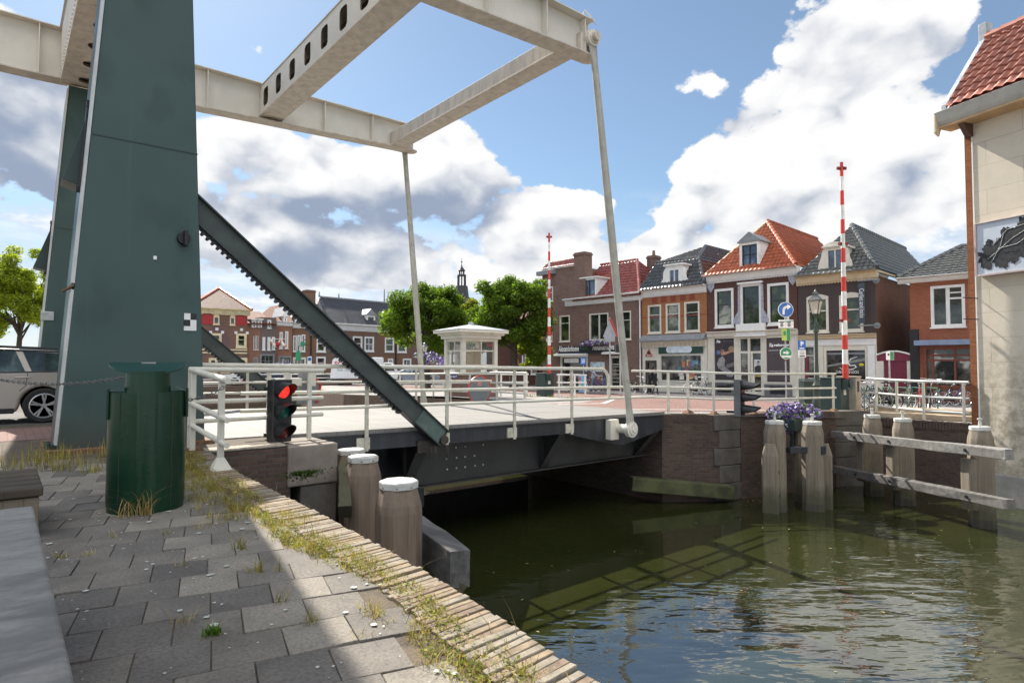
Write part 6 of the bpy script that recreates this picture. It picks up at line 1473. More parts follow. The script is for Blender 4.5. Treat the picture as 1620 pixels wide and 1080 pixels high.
# ---------------- plastered house on the water
def plaster():
    m,nt,b=newmat('cream plaster blocks'); uv=coord(nt,'UV')
    t=nnode(nt,'ShaderNodeTexBrick'); lk(nt,uv,t.inputs['Vector']); t.offset=.5
    for k,vv in (('Scale',1),('Brick Width',1.55),('Row Height',.58),('Mortar Size',.007),('Mortar Smooth',.3)): t.inputs[k].default_value=vv
    t.inputs['Color1'].default_value=(.66,.585,.465,1); t.inputs['Color2'].default_value=(.62,.55,.44,1); t.inputs['Mortar'].default_value=(.47,.42,.34,1)
    ob=coord(nt,'Object'); sx=nnode(nt,'ShaderNodeSeparateXYZ'); lk(nt,ob,sx.inputs[0]); z=S(nt,sx.outputs[2])
    n=noise(nt,ob,1.1,7,.7); n2=noise(nt,ob,5,5,.7); low=(z*-1.0).smooth(-2.6,.6)  # weathering climbs from the waterline (object origin at z 0)
    col=mix(nt,n.smooth(.4,.7)*.35,S(nt,t.outputs['Color']),(.47,.41,.32))
    col=mix(nt,(n2.smooth(.38,.62)*low)*.75,col,(.27,.225,.15)); col=mix(nt,(n.smooth(.45,.62)*low)*.55,col,(.33,.27,.18))
    lk(nt,col,b.inputs['Base Color']); b.inputs['Roughness'].default_value=.9; bump(nt,b,S(nt,t.outputs['Fac'])*-1.0+n2*.5,.010,.6); return m
M_pl=plaster()
H=House('plastered_house','cream plastered house rising from the water at the right, red tiled roof',(18.0,4.57),(-math.sin(R(18)),-math.cos(R(18))),(-math.cos(R(18)),math.sin(R(18))),-2.2)
H.start(0,10); H.t.location=(18,0,0)
ze=PU(1522,196,18).z-.10
mb=MB(); mb.box((.16,0,-1.42),(10,8,ze)); mb.build('wall',M_pl,H.t,T=H.F)
mb=MB(); mb.box((0,-.012,-.38),(.158,.3,ze)); mb.build('brick_edge',brickmat('brick edge',(.26,.085,.035),(.33,.12,.05),(.22,.12,.07),.21,.062,.01,.85,.3),H.t,T=H.F)
mb=MB(); mb.box((.162,-.02,-.38),(.19,.01,ze)); mb.build('corner_bead',M_trimw,H.t,T=H.F)
mb=MB(); mb.box((-.02,-.06,-3),(10,.1,-1.40)); mb.box((-.03,-.05,-1.42),(.14,.1,-.40)); mb.build('concrete_foot',mat('concrete foot',(.33,.32,.29),.9,var=.2,vs=2,fine=.3,bs=40,dirt=.5,dirtc=(.20,.18,.12),dirts=1.5),H.t,T=H.F,bevel=.03)
off=-.58; sg0=H.h(1478,200,-.58)[0]
mb=MB(); zg=ze+.10
mb.prism([(sg0,off,zg+.22),(sg0,off-.02,zg+.28),(sg0,0,zg+.28),(sg0,0,zg-.05),(sg0,off+.12,zg-.05),(sg0,off+.06,zg+.05)],(12,0,0)); 
mb.build('gutter',mat('gutter cream grey',(.44,.42,.37),.5,var=.1,vs=3,dirt=.3,dirtc=(.25,.22,.18)),H.t,T=H.F,bevel=.012)
mb=MB(); mb.box((sg0+.02,off+.10,zg-.10),(11,-.002,zg-.052)); mb.build('soffit',mat('soffit ochre',(.50,.33,.17),.6),H.t,T=H.F)
mb=MB()
for x in (.08,1.62,3.2,4.8): mb.prism([(x,-.02,ze-.30),(x,-.12,ze-.30),(x,-.36,ze-.02),(x,-.36,ze+.04),(x,-.02,ze+.04)],(.14,0,0))
mb.build_each('eaves_bracket',mat('bracket brown',(.10,.05,.035),.6),H.t,T=H.F,bevel=.01)
mb=MB(); mb.prism([(sg0-.02,off,zg-.20),(sg0-.02,off,zg+.22),(sg0-.02,off+.14,zg+.22),(sg0-.02,off+.22,zg-.05),(sg0-.02,off+.14,zg-.28)],(.05,0,0)); mb.build('gutter_end',M_trimy,H.t,T=H.F,bevel=.01)
sv=H.h(1491,182,-.55)[0]; oy=min((abs(H.h(1556,66,1+.05*k)[0]-sv),1+.05*k) for k in range(90))[1]; rz_=H.h(1556,66,oy)
y0,y1=-.55,oy; zr=rz_[1]
tiles('roof',[[H.pt(sv+.12,y0,zg+.29),H.pt(11,y0,zg+.29),H.pt(11,y1,zr),H.pt(sv+.12,y1,zr)]],M_tR,H.t,tw=.225,row=.30,amp=.05,step=.05)
mb=MB(); mb.prism([(sv-.02,y0-.02,zg+.27),(sv-.02,y0-.02,zg+.40),(sv-.02,y1,zr+.14),(sv-.02,y1,zr+.0)],(.13,0,0)); mb.box((sv-.04,y1-.12,zr-.1),(sv+.15,y1+.12,zr+.42)); mb.build('verge_board',mat('zinc verge',(.36,.38,.40),.45,metal=.3),H.t,T=H.F,bevel=.01)
ridge(H.t,[H.pt(sv+.1,y1,zr+.05),H.pt(11,y1,zr+.05)],M_tR,.13)
mb=MB(); mb.prism([(.2,.1,ze),(.2,7.8,ze),(.2,(7.8+oy)/2,(ze+zr)/2-.2),(.2,oy,zr-.2)],(.2,0,0)); mb.build('gable',M_bDs,H.t,T=H.F)
# picture panel on the wall
a=H.h(1542.5,396,-.2)[0]; zt0=H.h(1545,356,-.2)[1]; zb0=H.h(1545,435,-.2)[1]; b=a+2.6
pn=thing('wall_panel','large white framed picture panel with a black ink blot on the plastered wall','panel',H.pt(a,-.2,zb0))
mb=MB(); mb.box((a+.05,-.20,zb0),(b,-.001,zt0)); mb.build('backing',mat('panel white',(.50,.54,.60),.35,var=.05,vs=2),pn,T=H.F)
mb=MB(); mb.box((a,-.23,zb0-.03),(a+.048,-.002,zt0+.03)); mb.box((a+.05,-.23,zb0-.05),(b,-.002,zb0-.003)); mb.box((a+.05,-.23,zt0+.003),(b,-.002,zt0+.03)); mb.build('panel_frame',mat('panel frame',(.40,.33,.32),.5),pn,T=H.F,bevel=.006)
rg=random.Random(12); mb=MB(); N=90; pts=[]
def blot(mb,cx,cz,rx,rz,rough,seed,y=-.206):
    r=random.Random(seed); n=72; ph=[r.uniform(0,6.28) for _ in range(8)]
    P=[]
    for k in range(n):
        t=2*math.pi*k/n; f=1+rough*sum(math.sin(t*(j+2)+ph[j])/(j+1.5) for j in range(8))+r.uniform(-.13,.13); P.append((cx+math.cos(t)*rx*f,y,cz+math.sin(t)*rz*f))
    mb.prism(P,(0,.004,0))
H_=zt0-zb0
for k in range(10):
    f=k/9; blot(mb,a+.26+1.5*f,zb0+H_*(.34+.34*f**.8),.20+.16*f,H_*(.20+.17*math.sin(f*3.1)),.42,k,-.206-.0004*k)
for k in range(14): blot(mb,a+.2+rg.random()*1.6,zb0+H_*(.18+rg.random()*.5),.03+.05*rg.random(),.03+.03*rg.random(),.5,40+k,-.2112)
mb.build('ink_blot',mat('ink black',(.018,.018,.02),.5,var=.6,vs=14),pn,T=H.F)
mb=MB()
for P in([(.28,.28),(.5,.42),(.8,.62),(1.1,.75)],[(.35,.2),(.55,.5),(.62,.72)],[(.5,.46),(.9,.5),(1.2,.66)],[(.4,.55),(.7,.8),(1.3,.88)]): mb.tube([(a+x,-.213,zb0+H_*z) for x,z in P],.003,4)
mb.build('white_strokes',M_letw,pn,T=H.F)
mb=MB(); mb.box((a+1.25,-.216,zb0+H_*.83),(b-.02,-.207,zb0+H_*.90)); mb.build('red_stroke',mat('sign red',(.5,.045,.035)),pn,T=H.F)
for k,z in enumerate((1.72,1.16)):
    mb=MB(); p=H.pt(.2,-.02,PU(1531,473+33*k,17.95).z); q=p+H.n*.5; mb.cyl(p-H.n*.03,q,.012,.012,6); tag(mb.build('wall_pin',M_black),('upper' if k==0 else 'lower')+' thin steel pin sticking out of the plastered wall','pin','pins in the plastered wall')
# ================================================================ distant houses beyond the canal
G5='old houses at the far end of the canal'
M_pur=brickmat('purple orange brick',(.20,.105,.065),(.27,.14,.085),(.20,.15,.12),.21,.066,.011,.9,.3,(.12,.08,.08),.006,.5,(.145,.10,.12))
M_lb=brickmat('long house brick',(.17,.098,.072),(.22,.125,.09),(.18,.14,.12),.21,.066,.011,.9,.25,(.10,.07,.065),.006,.5,(.27,.14,.065))
M_gb=brickmat('grey brown brick',(.16,.12,.11),(.20,.15,.13),(.18,.16,.15),.21,.066,.011,.9,.3)
M_ob=brickmat('orange town brick',(.30,.13,.08),(.36,.17,.10),(.25,.18,.14),.21,.066,.011,.9,.3)
FZ=-.78
def vhouse(name,label,v,xl,xr,yt,D=10): 
    H=House(name,label,(0,v),(1,0),(0,-1),FZ,G5); H.start(H.h(xl,540)[0],H.h(xr,540)[0]); return H
M_tyel=mat('pale yellow trim',(.68,.58,.36),.6)
H=vhouse('shuttered_house','orange brick house with red shutters and pyramid roof at the canal end',59.4,300,391,488); s0,s1=H.s0,H.s1
zE=H.h(350,492)[1]; cb_,ct=H.h(350,498)[1],H.h(350,488)[1]
ws=[H.rect(333.5,350.5,527,549.8),H.rect(373.4,390,527.5,550),H.rect(307,322,527,549)]; lo=[H.rect(349,364,566,590),H.rect(372,391,566,594),H.rect(330,344,566,590)]
rd=[H.rect(337.5,347,500.5,513),H.rect(363.5,372,501.5,514)]
H.wall(zE,ws+lo+rd,M_pur,12)
for wv in ws: H.win(wv,M_tyel,M_glass,fw=.2,trans=(.6,))
for wv in lo: H.win(wv,M_tyel,M_shop,fw=.2,sill=False)
for i,wv in enumerate(rd):
    H.win(wv,M_tyel,M_glassb,fw=.1,arch=.25)
    a,b,c,d=wv; x=a-.95 if i==0 else b+.05; mb=MB(); n=6; mb.prism([(x,-.06,c),(x+.9,-.06,c),(x+.9,-.06,d)]+[(x+.45+.45*math.cos(math.pi*k/n),-.06,d+.32*math.sin(math.pi*k/n)) for k in range(1,n)]+[(x,-.06,d)],(0,.055,0)); mb.build('shutter',mat('shutter red',(.36,.022,.022),.5),H.t,T=H.F)
H.cornice(s0,s1+.2,cb_,ct,.5,M_tyel); 
for y in(553,558): z=H.h(350,y)[1]; H.panel((s0,s1,z-.06,z+.06),-.002,.06,M_tyel,'string_course')
ap=H.h(346,456,5); flatroof('roof',[[H.pt(s0-.2,-.5,ct),H.pt(s1+.2,-.5,ct),H.pt(ap[0],5,ap[1])],[H.pt(s1+.2,-.5,ct),H.pt(s1+.2,12,ct),H.pt(ap[0],6,ap[1])],[H.pt(s0-.2,-.5,ct),H.pt(ap[0],5,ap[1]),H.pt(ap[0],6,ap[1]),H.pt(s0-.2,12,ct)]],brickmat('brown red tile roof',(.095,.040,.024),(.125,.05,.028),(.05,.025,.02),.25,.25,.03,.7,.4,(.10,.06,.04),.03,.0),H.t)
ridge(H.t,[H.pt(s1+.2,-.5,ct),H.pt(ap[0],5,ap[1]),H.pt(s0-.2,-.5,ct)],M_tC,.14)
mb=MB()
for px,py in((333,525.5),(343,520.5),(352,525.5),(373,526),(382,521.5),(391,526.5)): a,z=H.h(px,py); mb.box((a-.12,-.05,z-.12),(a+.12,-.002,z+.12))
mb.build_each('white_block',M_trimw,H.t,T=H.F)
H=vhouse('grey_town_house','narrow grey brown house with two dormers behind the orange house',59.9,389,437,508); s0,s1=H.s0,H.s1; zE=H.h(413,512)[1]
ws=[H.rect(401,404,531,553),H.rect(405.5,408.5,531,553),H.rect(415,419.5,533,553.5),H.rect(423,427.5,533,553.5),H.rect(430,435,533,553),H.rect(423,429,506,519)]; lo=[H.rect(411,434,560,592),H.rect(401,408,565,590)]
H.wall(H.h(425,502)[1],[ws[5]]+ws[2:5]+[lo[0]],M_gb,9,s0=H.h(412,530)[0]); H.wall(zE,ws[:2]+[lo[1]],M_ob,9,s1=H.h(412,530)[0]-.01,name='wing_wall')
for wv in ws: H.win(wv,M_trimw,M_glass,fw=.12)
for wv in lo: H.win(wv,M_lead,M_glass,fw=.15,mull=(.33,.66),trans=(.7,),sill=False)
flatroof('roof',[[H.pt(s0,-.3,zE),H.pt(s1,-.3,zE+.0),H.pt(s1,5,H.h(413,493,5)[1]),H.pt(s0,5,H.h(413,493,5)[1])]],M_redroof,H.t)
for xl,xr in((397.5,405),(407,414)): a,b,c,d=H.rect(xl,xr,506,518,.0); dormer(H,a,b,c,d,-.1,3,M_trimw,M_glassb,M_trimw,0,(.5,),(),.12)
H=vhouse('orange_town_house','tall orange brick town house with steep red roof and white dormer gable',60.4,436.5,462,514); s0,s1=H.s0,H.s1; zE=H.h(449,514)[1]
ws=[H.rect(442,447,525,551),H.rect(451,456,524,551)]; lo=[H.rect(440,461,563,592)]
H.wall(zE,ws+lo,M_ob,9)
for wv in ws: H.win(wv,M_trimw,M_glass,fw=.12,trans=(.6,))
for wv in lo: H.win(wv,M_lead,M_glass,fw=.15,mull=(.33,.66),trans=(.75,),sill=False)
H.cornice(s0,s1,zE-.1,zE+.35,.35,M_trimw); zr=H.h(447,481,5)[1]; xm=H.h(447,481,5)[0]
flatroof('roof',[[H.pt(s0,-.2,zE+.3),H.pt(s1,-.2,zE+.3),H.pt(xm,5,zr)],[H.pt(s1,-.2,zE+.3),H.pt(s1,9,zE+.3),H.pt(xm,9,zr),H.pt(xm,5,zr)],[H.pt(s0,-.2,zE+.3),H.pt(xm,5,zr),H.pt(xm,9,zr),H.pt(s0,9,zE+.3)]],M_redroof,H.t)
a,b,c,d=H.rect(448,453.5,501,513); dormer(H,a,b,c,d,-.1,3,M_trimw,M_glassb,M_trimw,1.0,(),(),.12)
H=vhouse('brown_town_house','brown brick town house with a row of three tall white windows',60.8,462.2,489,520); s0,s1=H.s0,H.s1; zE=H.h(475,516)[1]
ws=[H.rect(463.5,469.3,530.5,556),H.rect(470.3,475.7,530,556),H.rect(476.7,482.8,529,556)]; lo=[H.rect(463,484,565,592)]
H.wall(zE,ws+lo,M_lb,9)
for wv in ws: H.win(wv,M_trimw,M_glassl,fw=.12,trans=(.7,))
for wv in lo: H.win(wv,M_trim,M_shop,fw=.2,mull=(.3,.66),sill=False)
H.cornice(s0,s1,zE-.2,zE+.35,.4,M_trimw); zr=H.h(470,493,5)[1]
flatroof('roof',[[H.pt(s0,-.3,zE+.3),H.pt(s1,-.3,zE+.3),H.pt(s1-.5,5,zr),H.pt(s0+1,5,zr)],[H.pt(s1,-.3,zE+.3),H.pt(s1,9,zE+.3),H.pt(s1-.5,5,zr)]],M_slate,H.t)
a,b,c,d=H.rect(466,474,505,516); dormer(H,a,b,c,d,-.1,3,M_trimw,M_glassb,M_trimw,.8,(),(),.15)
# long house
pL=PD(488,576,62); pR=PD(706,576,76); xd=(pR-pL); xd.z=0; xd.normalize(); nn=Vector((xd.y,-xd.x,0)); 
if nn.dot(EYE-pL)<0: nn=-nn
H=House('long_house','long brown brick house with slate roof and dormers behind the first round tree',(pL.x,pL.y),xd,nn,FZ,G5); H.start(0,H.h(706,540)[0]); s0,s1=H.s0,H.s1
zE=H.h(570,517.5)[1]
up=[(500.6,515,531,556.7),(530,543,531,556),(558,573,532,555.2),(576.4,591.4,532.5,556),(608.7,623.3,534,556.8),(628.3,643,535,557.5)]
dn_=[(500,515,564,584),(556,568,564,585),(582,591,565.5,590),(594,605,566,592),(613.4,622,567,577.5),(637,650.5,567,590)]
hs=[H.rect(*q) for q in up+dn_]; H.wall(zE,hs,M_lb,6)
gms=[M_glassg,M_glass,M_glass,M_glassl,M_glassg,M_glassg,M_shop,M_glassl,M_glassb,M_glassl,M_glassl,M_glassl]
for q,g in zip(hs,gms): H.win(q,M_trimw,g,fw=.17,mull=(.5,) if g is M_glassl else (),trans=(.5,) if g is M_glassl else (.52,),thin=.06)
H.cornice(s0-.3,s1,zE-.45,zE+.28,.55,M_trimw)
zr=H.h(560,474.5,3.2)[1]; a0=H.h(507,470,3.2)[0]
flatroof('roof',[[H.pt(s0-.3,-.55,zE+.25),H.pt(s1,-.55,zE+.25),H.pt(s1,3.2,zr),H.pt(a0,3.2,zr)],[H.pt(s0-.3,6.4,zE+.25),H.pt(s0-.3,-.55,zE+.25),H.pt(a0,3.2,zr)],[H.pt(s1,6.4,zE+.25),H.pt(s0-.3,6.4,zE+.25),H.pt(a0,3.2,zr),H.pt(s1,3.2,zr)]],M_slate,H.t)
ridge(H.t,[H.pt(a0,3.2,zr),H.pt(s1,3.2,zr)],M_lead,.13)
for xl,xr,yt,yb in((579,592.5,499,513.5),(609,622,502,517)): a,b,c,d=H.rect(xl,xr,yt,yb,.3); dormer(H,a,b,c,d,.2,2.6,M_trimw,M_glass,M_lead,.75,(),(),.18)
mb=MB()
for px in(505,536,608,626): a=H.h(px,470,3.2)[0]; mb.cyl((a,3.2,zr),(a,3.2,zr+.55 if px!=608 else zr+1.6),.1,.05,8)
mb.build_each('roof_finial',M_lead,H.t,T=H.F)
cx0,cx1=H.h(483,470,3)[0],H.h(496,470,3)[0]; chimney(H,cx0,cx1,2.6,3.6,zE-3,H.h(489,459,3)[1],M_lb,0)
mb=MB(); a=H.h(625.8,560)[0]; mb.cyl((a,-.1,H.z0),(a,-.1,zE),.07,.07,8); a=H.h(488.5,560)[0]; mb.cyl((a+.2,-.1,H.z0),(a+.2,-.1,zE),.07,.07,8); mb.build_each('drainpipe',M_black,H.t,T=H.F)
# dark red houses behind the second tree and a low white shed
pL=PD(790,576,58); pR=PD(866,576,55); xd=(pR-pL); xd.z=0; xd.normalize(); nn=Vector((xd.y,-xd.x,0)); nn=nn if nn.dot(EYE-pL)>0 else -nn
H=House('dark_red_house','dark red brick house half hidden behind the second round tree',(pL.x,pL.y),xd,nn,FZ); H.start(-1.5,H.h(866,560)[0]); zE=H.h(830,505)[1]
ws=[H.rect(812,817,540,562),H.rect(826,832,560,590),H.rect(840,850,560,592)]; H.wall(zE,ws,M_bC,8)
for q in ws: H.win(q,M_trimw,M_glass,fw=.12)
flatroof('roof',[[H.pt(H.s0-.3,-.4,zE),H.pt(H.s1+.3,-.4,zE),H.pt(H.s1+.3,4,zE+2.6),H.pt(H.s0-.3,4,zE+2.6)],[H.pt(H.s0-.3,4,zE+2.6),H.pt(H.s1+.3,4,zE+2.6),H.pt(H.s1+.3,8,zE),H.pt(H.s0-.3,8,zE)]],M_redroof,H.t)
# church tower
t=thing('church_tower','dark slated church spire with open lantern between the two round trees','church tower',PD(730,576,250))
p=PD(730,576,250); k=250/985; sq=lambda r,z,rot=.3:[(p.x+math.cos(rot+math.pi/4+i*math.pi/2)*r*1.414,p.y+math.sin(rot+math.pi/4+i*math.pi/2)*r*1.414,z) for i in range(4)]
zz=lambda y:1.12+(576-y)*k
octr=lambda r,z:[(p.x+math.cos(i*math.pi/4+.2)*r,p.y+math.sin(i*math.pi/4+.2)*r,z) for i in range(8)]
mb=MB(); mb.loft([sq(2.9,-2),sq(2.75,zz(492)),sq(2.3,zz(470))],0,False); mb.build('masonry',M_gb,t)
mb=MB(); mb.loft([octr(3.0,zz(472)),octr(2.4,zz(452)),octr(1.8,zz(452.1))],0,False); mb.build('slated_skirt',M_slate,t)
mb=MB()
for i in range(8): c_=octr(1.55,0)[i]; mb.beam((c_[0],c_[1],zz(452)),(c_[0]*.97+p.x*.03,c_[1]*.97+p.y*.03,zz(436)),.35,.35,up=(1,0,0))
mb.loft([octr(1.9,zz(436.2)),octr(1.7,zz(434)),octr(1.05,zz(433.9))],0,False)
for i in range(8): c_=octr(.95,0)[i]; mb.beam((c_[0],c_[1],zz(434)),(c_[0],c_[1],zz(428)),.25,.25,up=(1,0,0))
mb.loft([octr(1.3,zz(428.5)),octr(1.5,zz(427.8)),octr(.9,zz(424.5)),octr(.3,zz(421.5)),octr(.12,zz(417)),octr(.08,zz(408))],0,False); mb.ball((p.x,p.y,zz(413.5)),.35,8)
mb.build('lantern',M_slate,t)
mb=MB(); q=p-Vector((FWD.x,FWD.y,0)).normalized()*2.75; q.z=zz(480); mb.cyl(q,q-Vector((FWD.x,FWD.y,0)).normalized()*.25,1.25,1.25,24); mb.build('clock_face',mat('clock face pale',(.45,.50,.52),.5),t)
mb=MB(); q2=q-Vector((FWD.x,FWD.y,0)).normalized()*.3; mb.cyl(q2,q2-Vector((FWD.x,FWD.y,0)).normalized()*.05,.75,.75,20); mb.build('clock_hub',M_slate,t)
# ================================================================ street furniture, vehicles, people, trees
def gz(x,y): return rz(x,y)
def base(px,py0,d,zf=None):
    """ground point seen in image column px at depth d"""
    p=PD(px,576,d); 
    if p.x>11: z=rz(p.x,p.y)
    elif p.y>52.2: z=-.78
    else: z=landz(p.x,p.y)
    if p.y>52.2: z=-.78
    return Vector((p.x,p.y,z))
def zat(py,d): return 1.12+(576-py)*d/985
XR=Vector((RGT.x,RGT.y,0)); TOC=Vector((-FWD.x,-FWD.y,0)).normalized()
# ---------------- bridge keeper's booth
bu0,bu1,bv0,bv1=13.78,15.5,19.78,21.08; bz=-.24
t=thing('keeper_booth','small cream glazed bridge keeper booth on a brick base beyond the bridge','booth',((bu0+bu1)/2,(bv0+bv1)/2,bz))
mb=MB(); mb.box((bu0+.02,bv0+.02,bz-.3),(bu1-.02,bv1-.02,.70)); mb.build('brick_base',M_bA,t)
mb=MB(); mb.box((bu0-.03,bv0-.03,.703),(bu1+.03,bv1+.03,.78))
def posts(x0,x1,y0,y1,w): 
    for x in(x0,x1-w):
        for y in(y0,y1-w): mb.box((x,y,.783),(x+w,y+w,2.12))
posts(bu0,bu1,bv0,bv1,.16)
for a,b_ in(((bu0+.162,bv0+.03,2.02),(bu1-.162,bv0+.12,2.12)),((bu0+.162,bv1-.12,2.02),(bu1-.162,bv1-.03,2.12)),((bu0+.03,bv0+.162,2.02),(bu0+.12,bv1-.162,2.12)),((bu1-.12,bv0+.162,2.02),(bu1-.03,bv1-.162,2.12))): mb.box(a,b_)
for z in(1.05,1.62): 
    mb.box((bu0+.162,bv0+.05,z),(bu1-.162,bv0+.10,z+.05)); mb.box((bu0+.05,bv0+.162,z),(bu0+.10,bv1-.162,z+.05)); mb.box((bu0+.162,bv1-.1,z),(bu1-.162,bv1-.05,z+.05)); mb.box((bu1-.1,bv0+.162,z),(bu1-.05,bv1-.162,z+.05))
for f in(.55,): x=bu0+(bu1-bu0)*f; mb.box((x-.02,bv0+.05,.79),(x+.02,bv0+.10,2.02)); mb.box((x-.05,bv1-.1,.79),(x+.05,bv1-.05,2.02))
y=(bv0+bv1)/2; mb.box((bu0+.05,y-.02,.79),(bu0+.10,y+.02,2.02))
mb.build('window_frame',M_trim,t,bevel=.006)
mg,ntg,b=newmat('booth clear glass'); b.inputs['Base Color'].default_value=(.10,.12,.12,1); b.inputs['Roughness'].default_value=.02; b.inputs['Alpha'].default_value=.16; b.inputs['Specular IOR Level'].default_value=.8
mb=MB(); mb.box((bu0+.16,bv0+.072,.79),(bu1-.16,bv0+.078,2.02)); mb.box((bu0+.072,bv0+.16,.79),(bu0+.078,bv1-.16,2.02)); mb.box((bu0+.16,bv1-.078,.79),(bu1-.16,bv1-.072,2.02)); mb.box((bu1-.078,bv0+.16,.79),(bu1-.072,bv1-.16,2.02)); mb.build('pane',mg,t)
mb=MB(); e=.32
mb.box((bu0-.10,bv0-.10,2.123),(bu1+.10,bv1+.10,2.26)); mb.box((bu0-.2,bv0-.2,2.262),(bu1+.2,bv1+.2,2.34)); mb.box((bu0-e,bv0-e,2.342),(bu1+e,bv1+e,2.47)); mb.build('cornice',M_trim,t,bevel=.012)
cx_,cy_2=(bu0+bu1)/2,(bv0+bv1)/2
mb=MB(); mb.loft([[(bu0-e-.02,bv0-e-.02,2.472),(bu1+e+.02,bv0-e-.02,2.472),(bu1+e+.02,bv1+e+.02,2.472),(bu0-e-.02,bv1+e+.02,2.472)],[(cx_-.1,cy_2-.1,2.70),(cx_+.1,cy_2-.1,2.70),(cx_+.1,cy_2+.1,2.70),(cx_-.1,cy_2+.1,2.70)]],0,False); mb.cyl((cx_,cy_2,2.69),(cx_,cy_2,2.80),.12,.10,12); mb.build('zinc_roof',mat('booth zinc roof',(.36,.38,.42),.45,var=.15,vs=2),t)
mb=MB(); mb.box((bu0+.5,bv0+.45,.79),(bu0+.85,bv0+.8,1.55)); mb.box((bu1-.6,bv1-.5,.79),(bu1-.2,bv1-.25,1.75)); mb.build('console',M_trimy,t); mb=MB(); mb.box((bu1-.45,bv0+.12,1.80),(bu1-.2,bv0+.14,1.96)); mb.build('red_notice',mat('notice red',(.4,.05,.05)),t)
mb=MB(); mb.box((bu0+.02,bv1-.72,1.2),(bu0+.16,bv1-.62,1.5)); mb.box((bu0+.3,bv0+.9,.79),(bu0+.7,bv0+1.0,1.9)); mb.build('blind',M_trimw,t)
# name plate below the booth windows
p=PD(714,595,22.5); s_=thing('street_name_plate','small dark blue street name plate in front of the keeper booth','sign',p)
mb=MB(); mb.box((p.x-.28,p.y-.01,p.z-.07),(p.x+.28,p.y+.01,p.z+.07)); mb.build('plate',mat('enamel blue',(.02,.025,.16),.3),s_); mb=MB(); mb.box((p.x-.02,p.y+.012,-.3),(p.x+.02,p.y+.04,p.z+.07)); mb.build('plate_post',M_rail,s_)
text('lettering','Zijlsingel',.11,tmat(p+Vector((0,-.012,0)),(1,0,0),(0,-1,0)),M_letw,s_,.002,width=.46)
# ---------------- barriers
M_red=mat('barrier red',(.55,.045,.03),.4); M_bw=mat('barrier white',(.74,.73,.70),.4)
M_cab=mat('cabinet green',(.020,.042,.038),.45,var=.1)
def barrier(label,c,H,flip):
    t=thing('barrier',label,'barrier',c,'raised red and white barriers at the bridge')
    mb=MB(); mb.box((c.x-.34,c.y-.28,c.z-.05),(c.x+.20,c.y+.28,c.z+.99)); mb.box((c.x-.36,c.y-.30,c.z+.992),(c.x+.22,c.y+.30,c.z+1.03)); mb.build('cabinet',M_cab,t,bevel=.015)
    s_=MB(); s_.box((c.x-.15,c.y-.286,c.z+.55),(c.x+.0,c.y-.281,c.z+.72)); s_.build('label_plate',M_letw,t)
    z0=c.z+1.0; n=15; L=(H-z0); sg=L/n; mb=MB(); ax=(c.x-.10,c.y-.32)
    for i in range(n):
        r0=.078-.034*i/n; r1=.078-.034*(i+1)/n; mb.cyl((ax[0],ax[1],z0+sg*i),(ax[0],ax[1],z0+sg*(i+1)),r0,r1,12,mi=0 if (n-1-i)%2==0 else 1)
    mb.build('barrier_arm',[M_red,M_bw],t)
    mb=MB()
    for zz in(.12,2.25,4.4):
        z=H-zz-.05
        for s in(-1,1): mb.cyl((ax[0]+XR.x*s*.05,ax[1]+XR.y*s*.05,z),(ax[0]+XR.x*s*.13,ax[1]+XR.y*s*.12,z),.05,.045,10)
    mb.build_each('warning_lamp',mat('lamp dark red',(.16,.015,.012),.25),t)
    mb=MB(); mb.box((ax[0]-.16,ax[1]-.12,z0-.30),(ax[0]+.16,ax[1]+.10,z0-.02)); mb.cyl((ax[0],ax[1]-.16,z0-.12),(ax[0],ax[1]+.3,z0-.12),.12,.12,14); mb.build('arm_hub',M_cab,t,bevel=.01)
    return t
c=base(1321,0,17.6); barrier('tall raised red and white barrier arm near the lamp post at right',c,6.78,0)
s_=MB(); s_.box((c.x+.32,c.y-.42,c.z-.05),(c.x+.66,c.y+.1,c.z+1.02)); s_.box((c.x+.30,c.y-.44,c.z+1.022),(c.x+.68,c.y+.12,c.z+1.06)); t=thing('control_cabinet','beige control cabinet beside the right barrier base','cabinet',c+Vector((.5,-.2,0))); s_.build('housing',mat('cabinet beige',(.36,.31,.24),.6,var=.15,vs=3,dirt=.3),t,bevel=.015)
s_=MB(); s_.box((c.x+.40,c.y-.425,c.z+.62),(c.x+.53,c.y-.421,c.z+.92)); s_.build('dark_window',M_black,t)
c=base(864,0,27.6); barrier('raised red and white barrier arm beyond the bridge beside the second round tree',c,6.9,0)
# ---------------- railings beyond
railing('railing','cream railing along the right bank behind the bridge towards the booth',[(13.35,15.6,-.15),(13.45,17.2,-.15),(13.5,18.9,-.2),(13.55,21.5,-.25),(13.7,24.5,-.3),(13.9,28,-.35)],(.98,.62,.30),(.035,.03,.03),.07)
railing('railing','white railing right of the keeper booth in front of the second round tree',[(16.0,20.2,-.24),(17.0,20.6,-.26),(18.0,20.9,-.28)],(.95,.6,.3),(.04,.035,.035),.08,m=M_trimw,mp_=M_trimw)
railing('railing','white railing right of the far barrier before the corner shop',[(19.3,20.2,-.30),(20.3,20.2,-.32),(21.3,20.5,-.35)],(.95,.6,.3),(.04,.035,.035),.08,m=M_trimw,mp_=M_trimw)
railing('railing','long pale railing on the far quay in front of the distant houses',[(5+1.75*k,52.5,-.78) for k in range(13)],(1.05,.7,.35),(.045,.04,.04),.09,m=M_trimw,mp_=M_trimw)
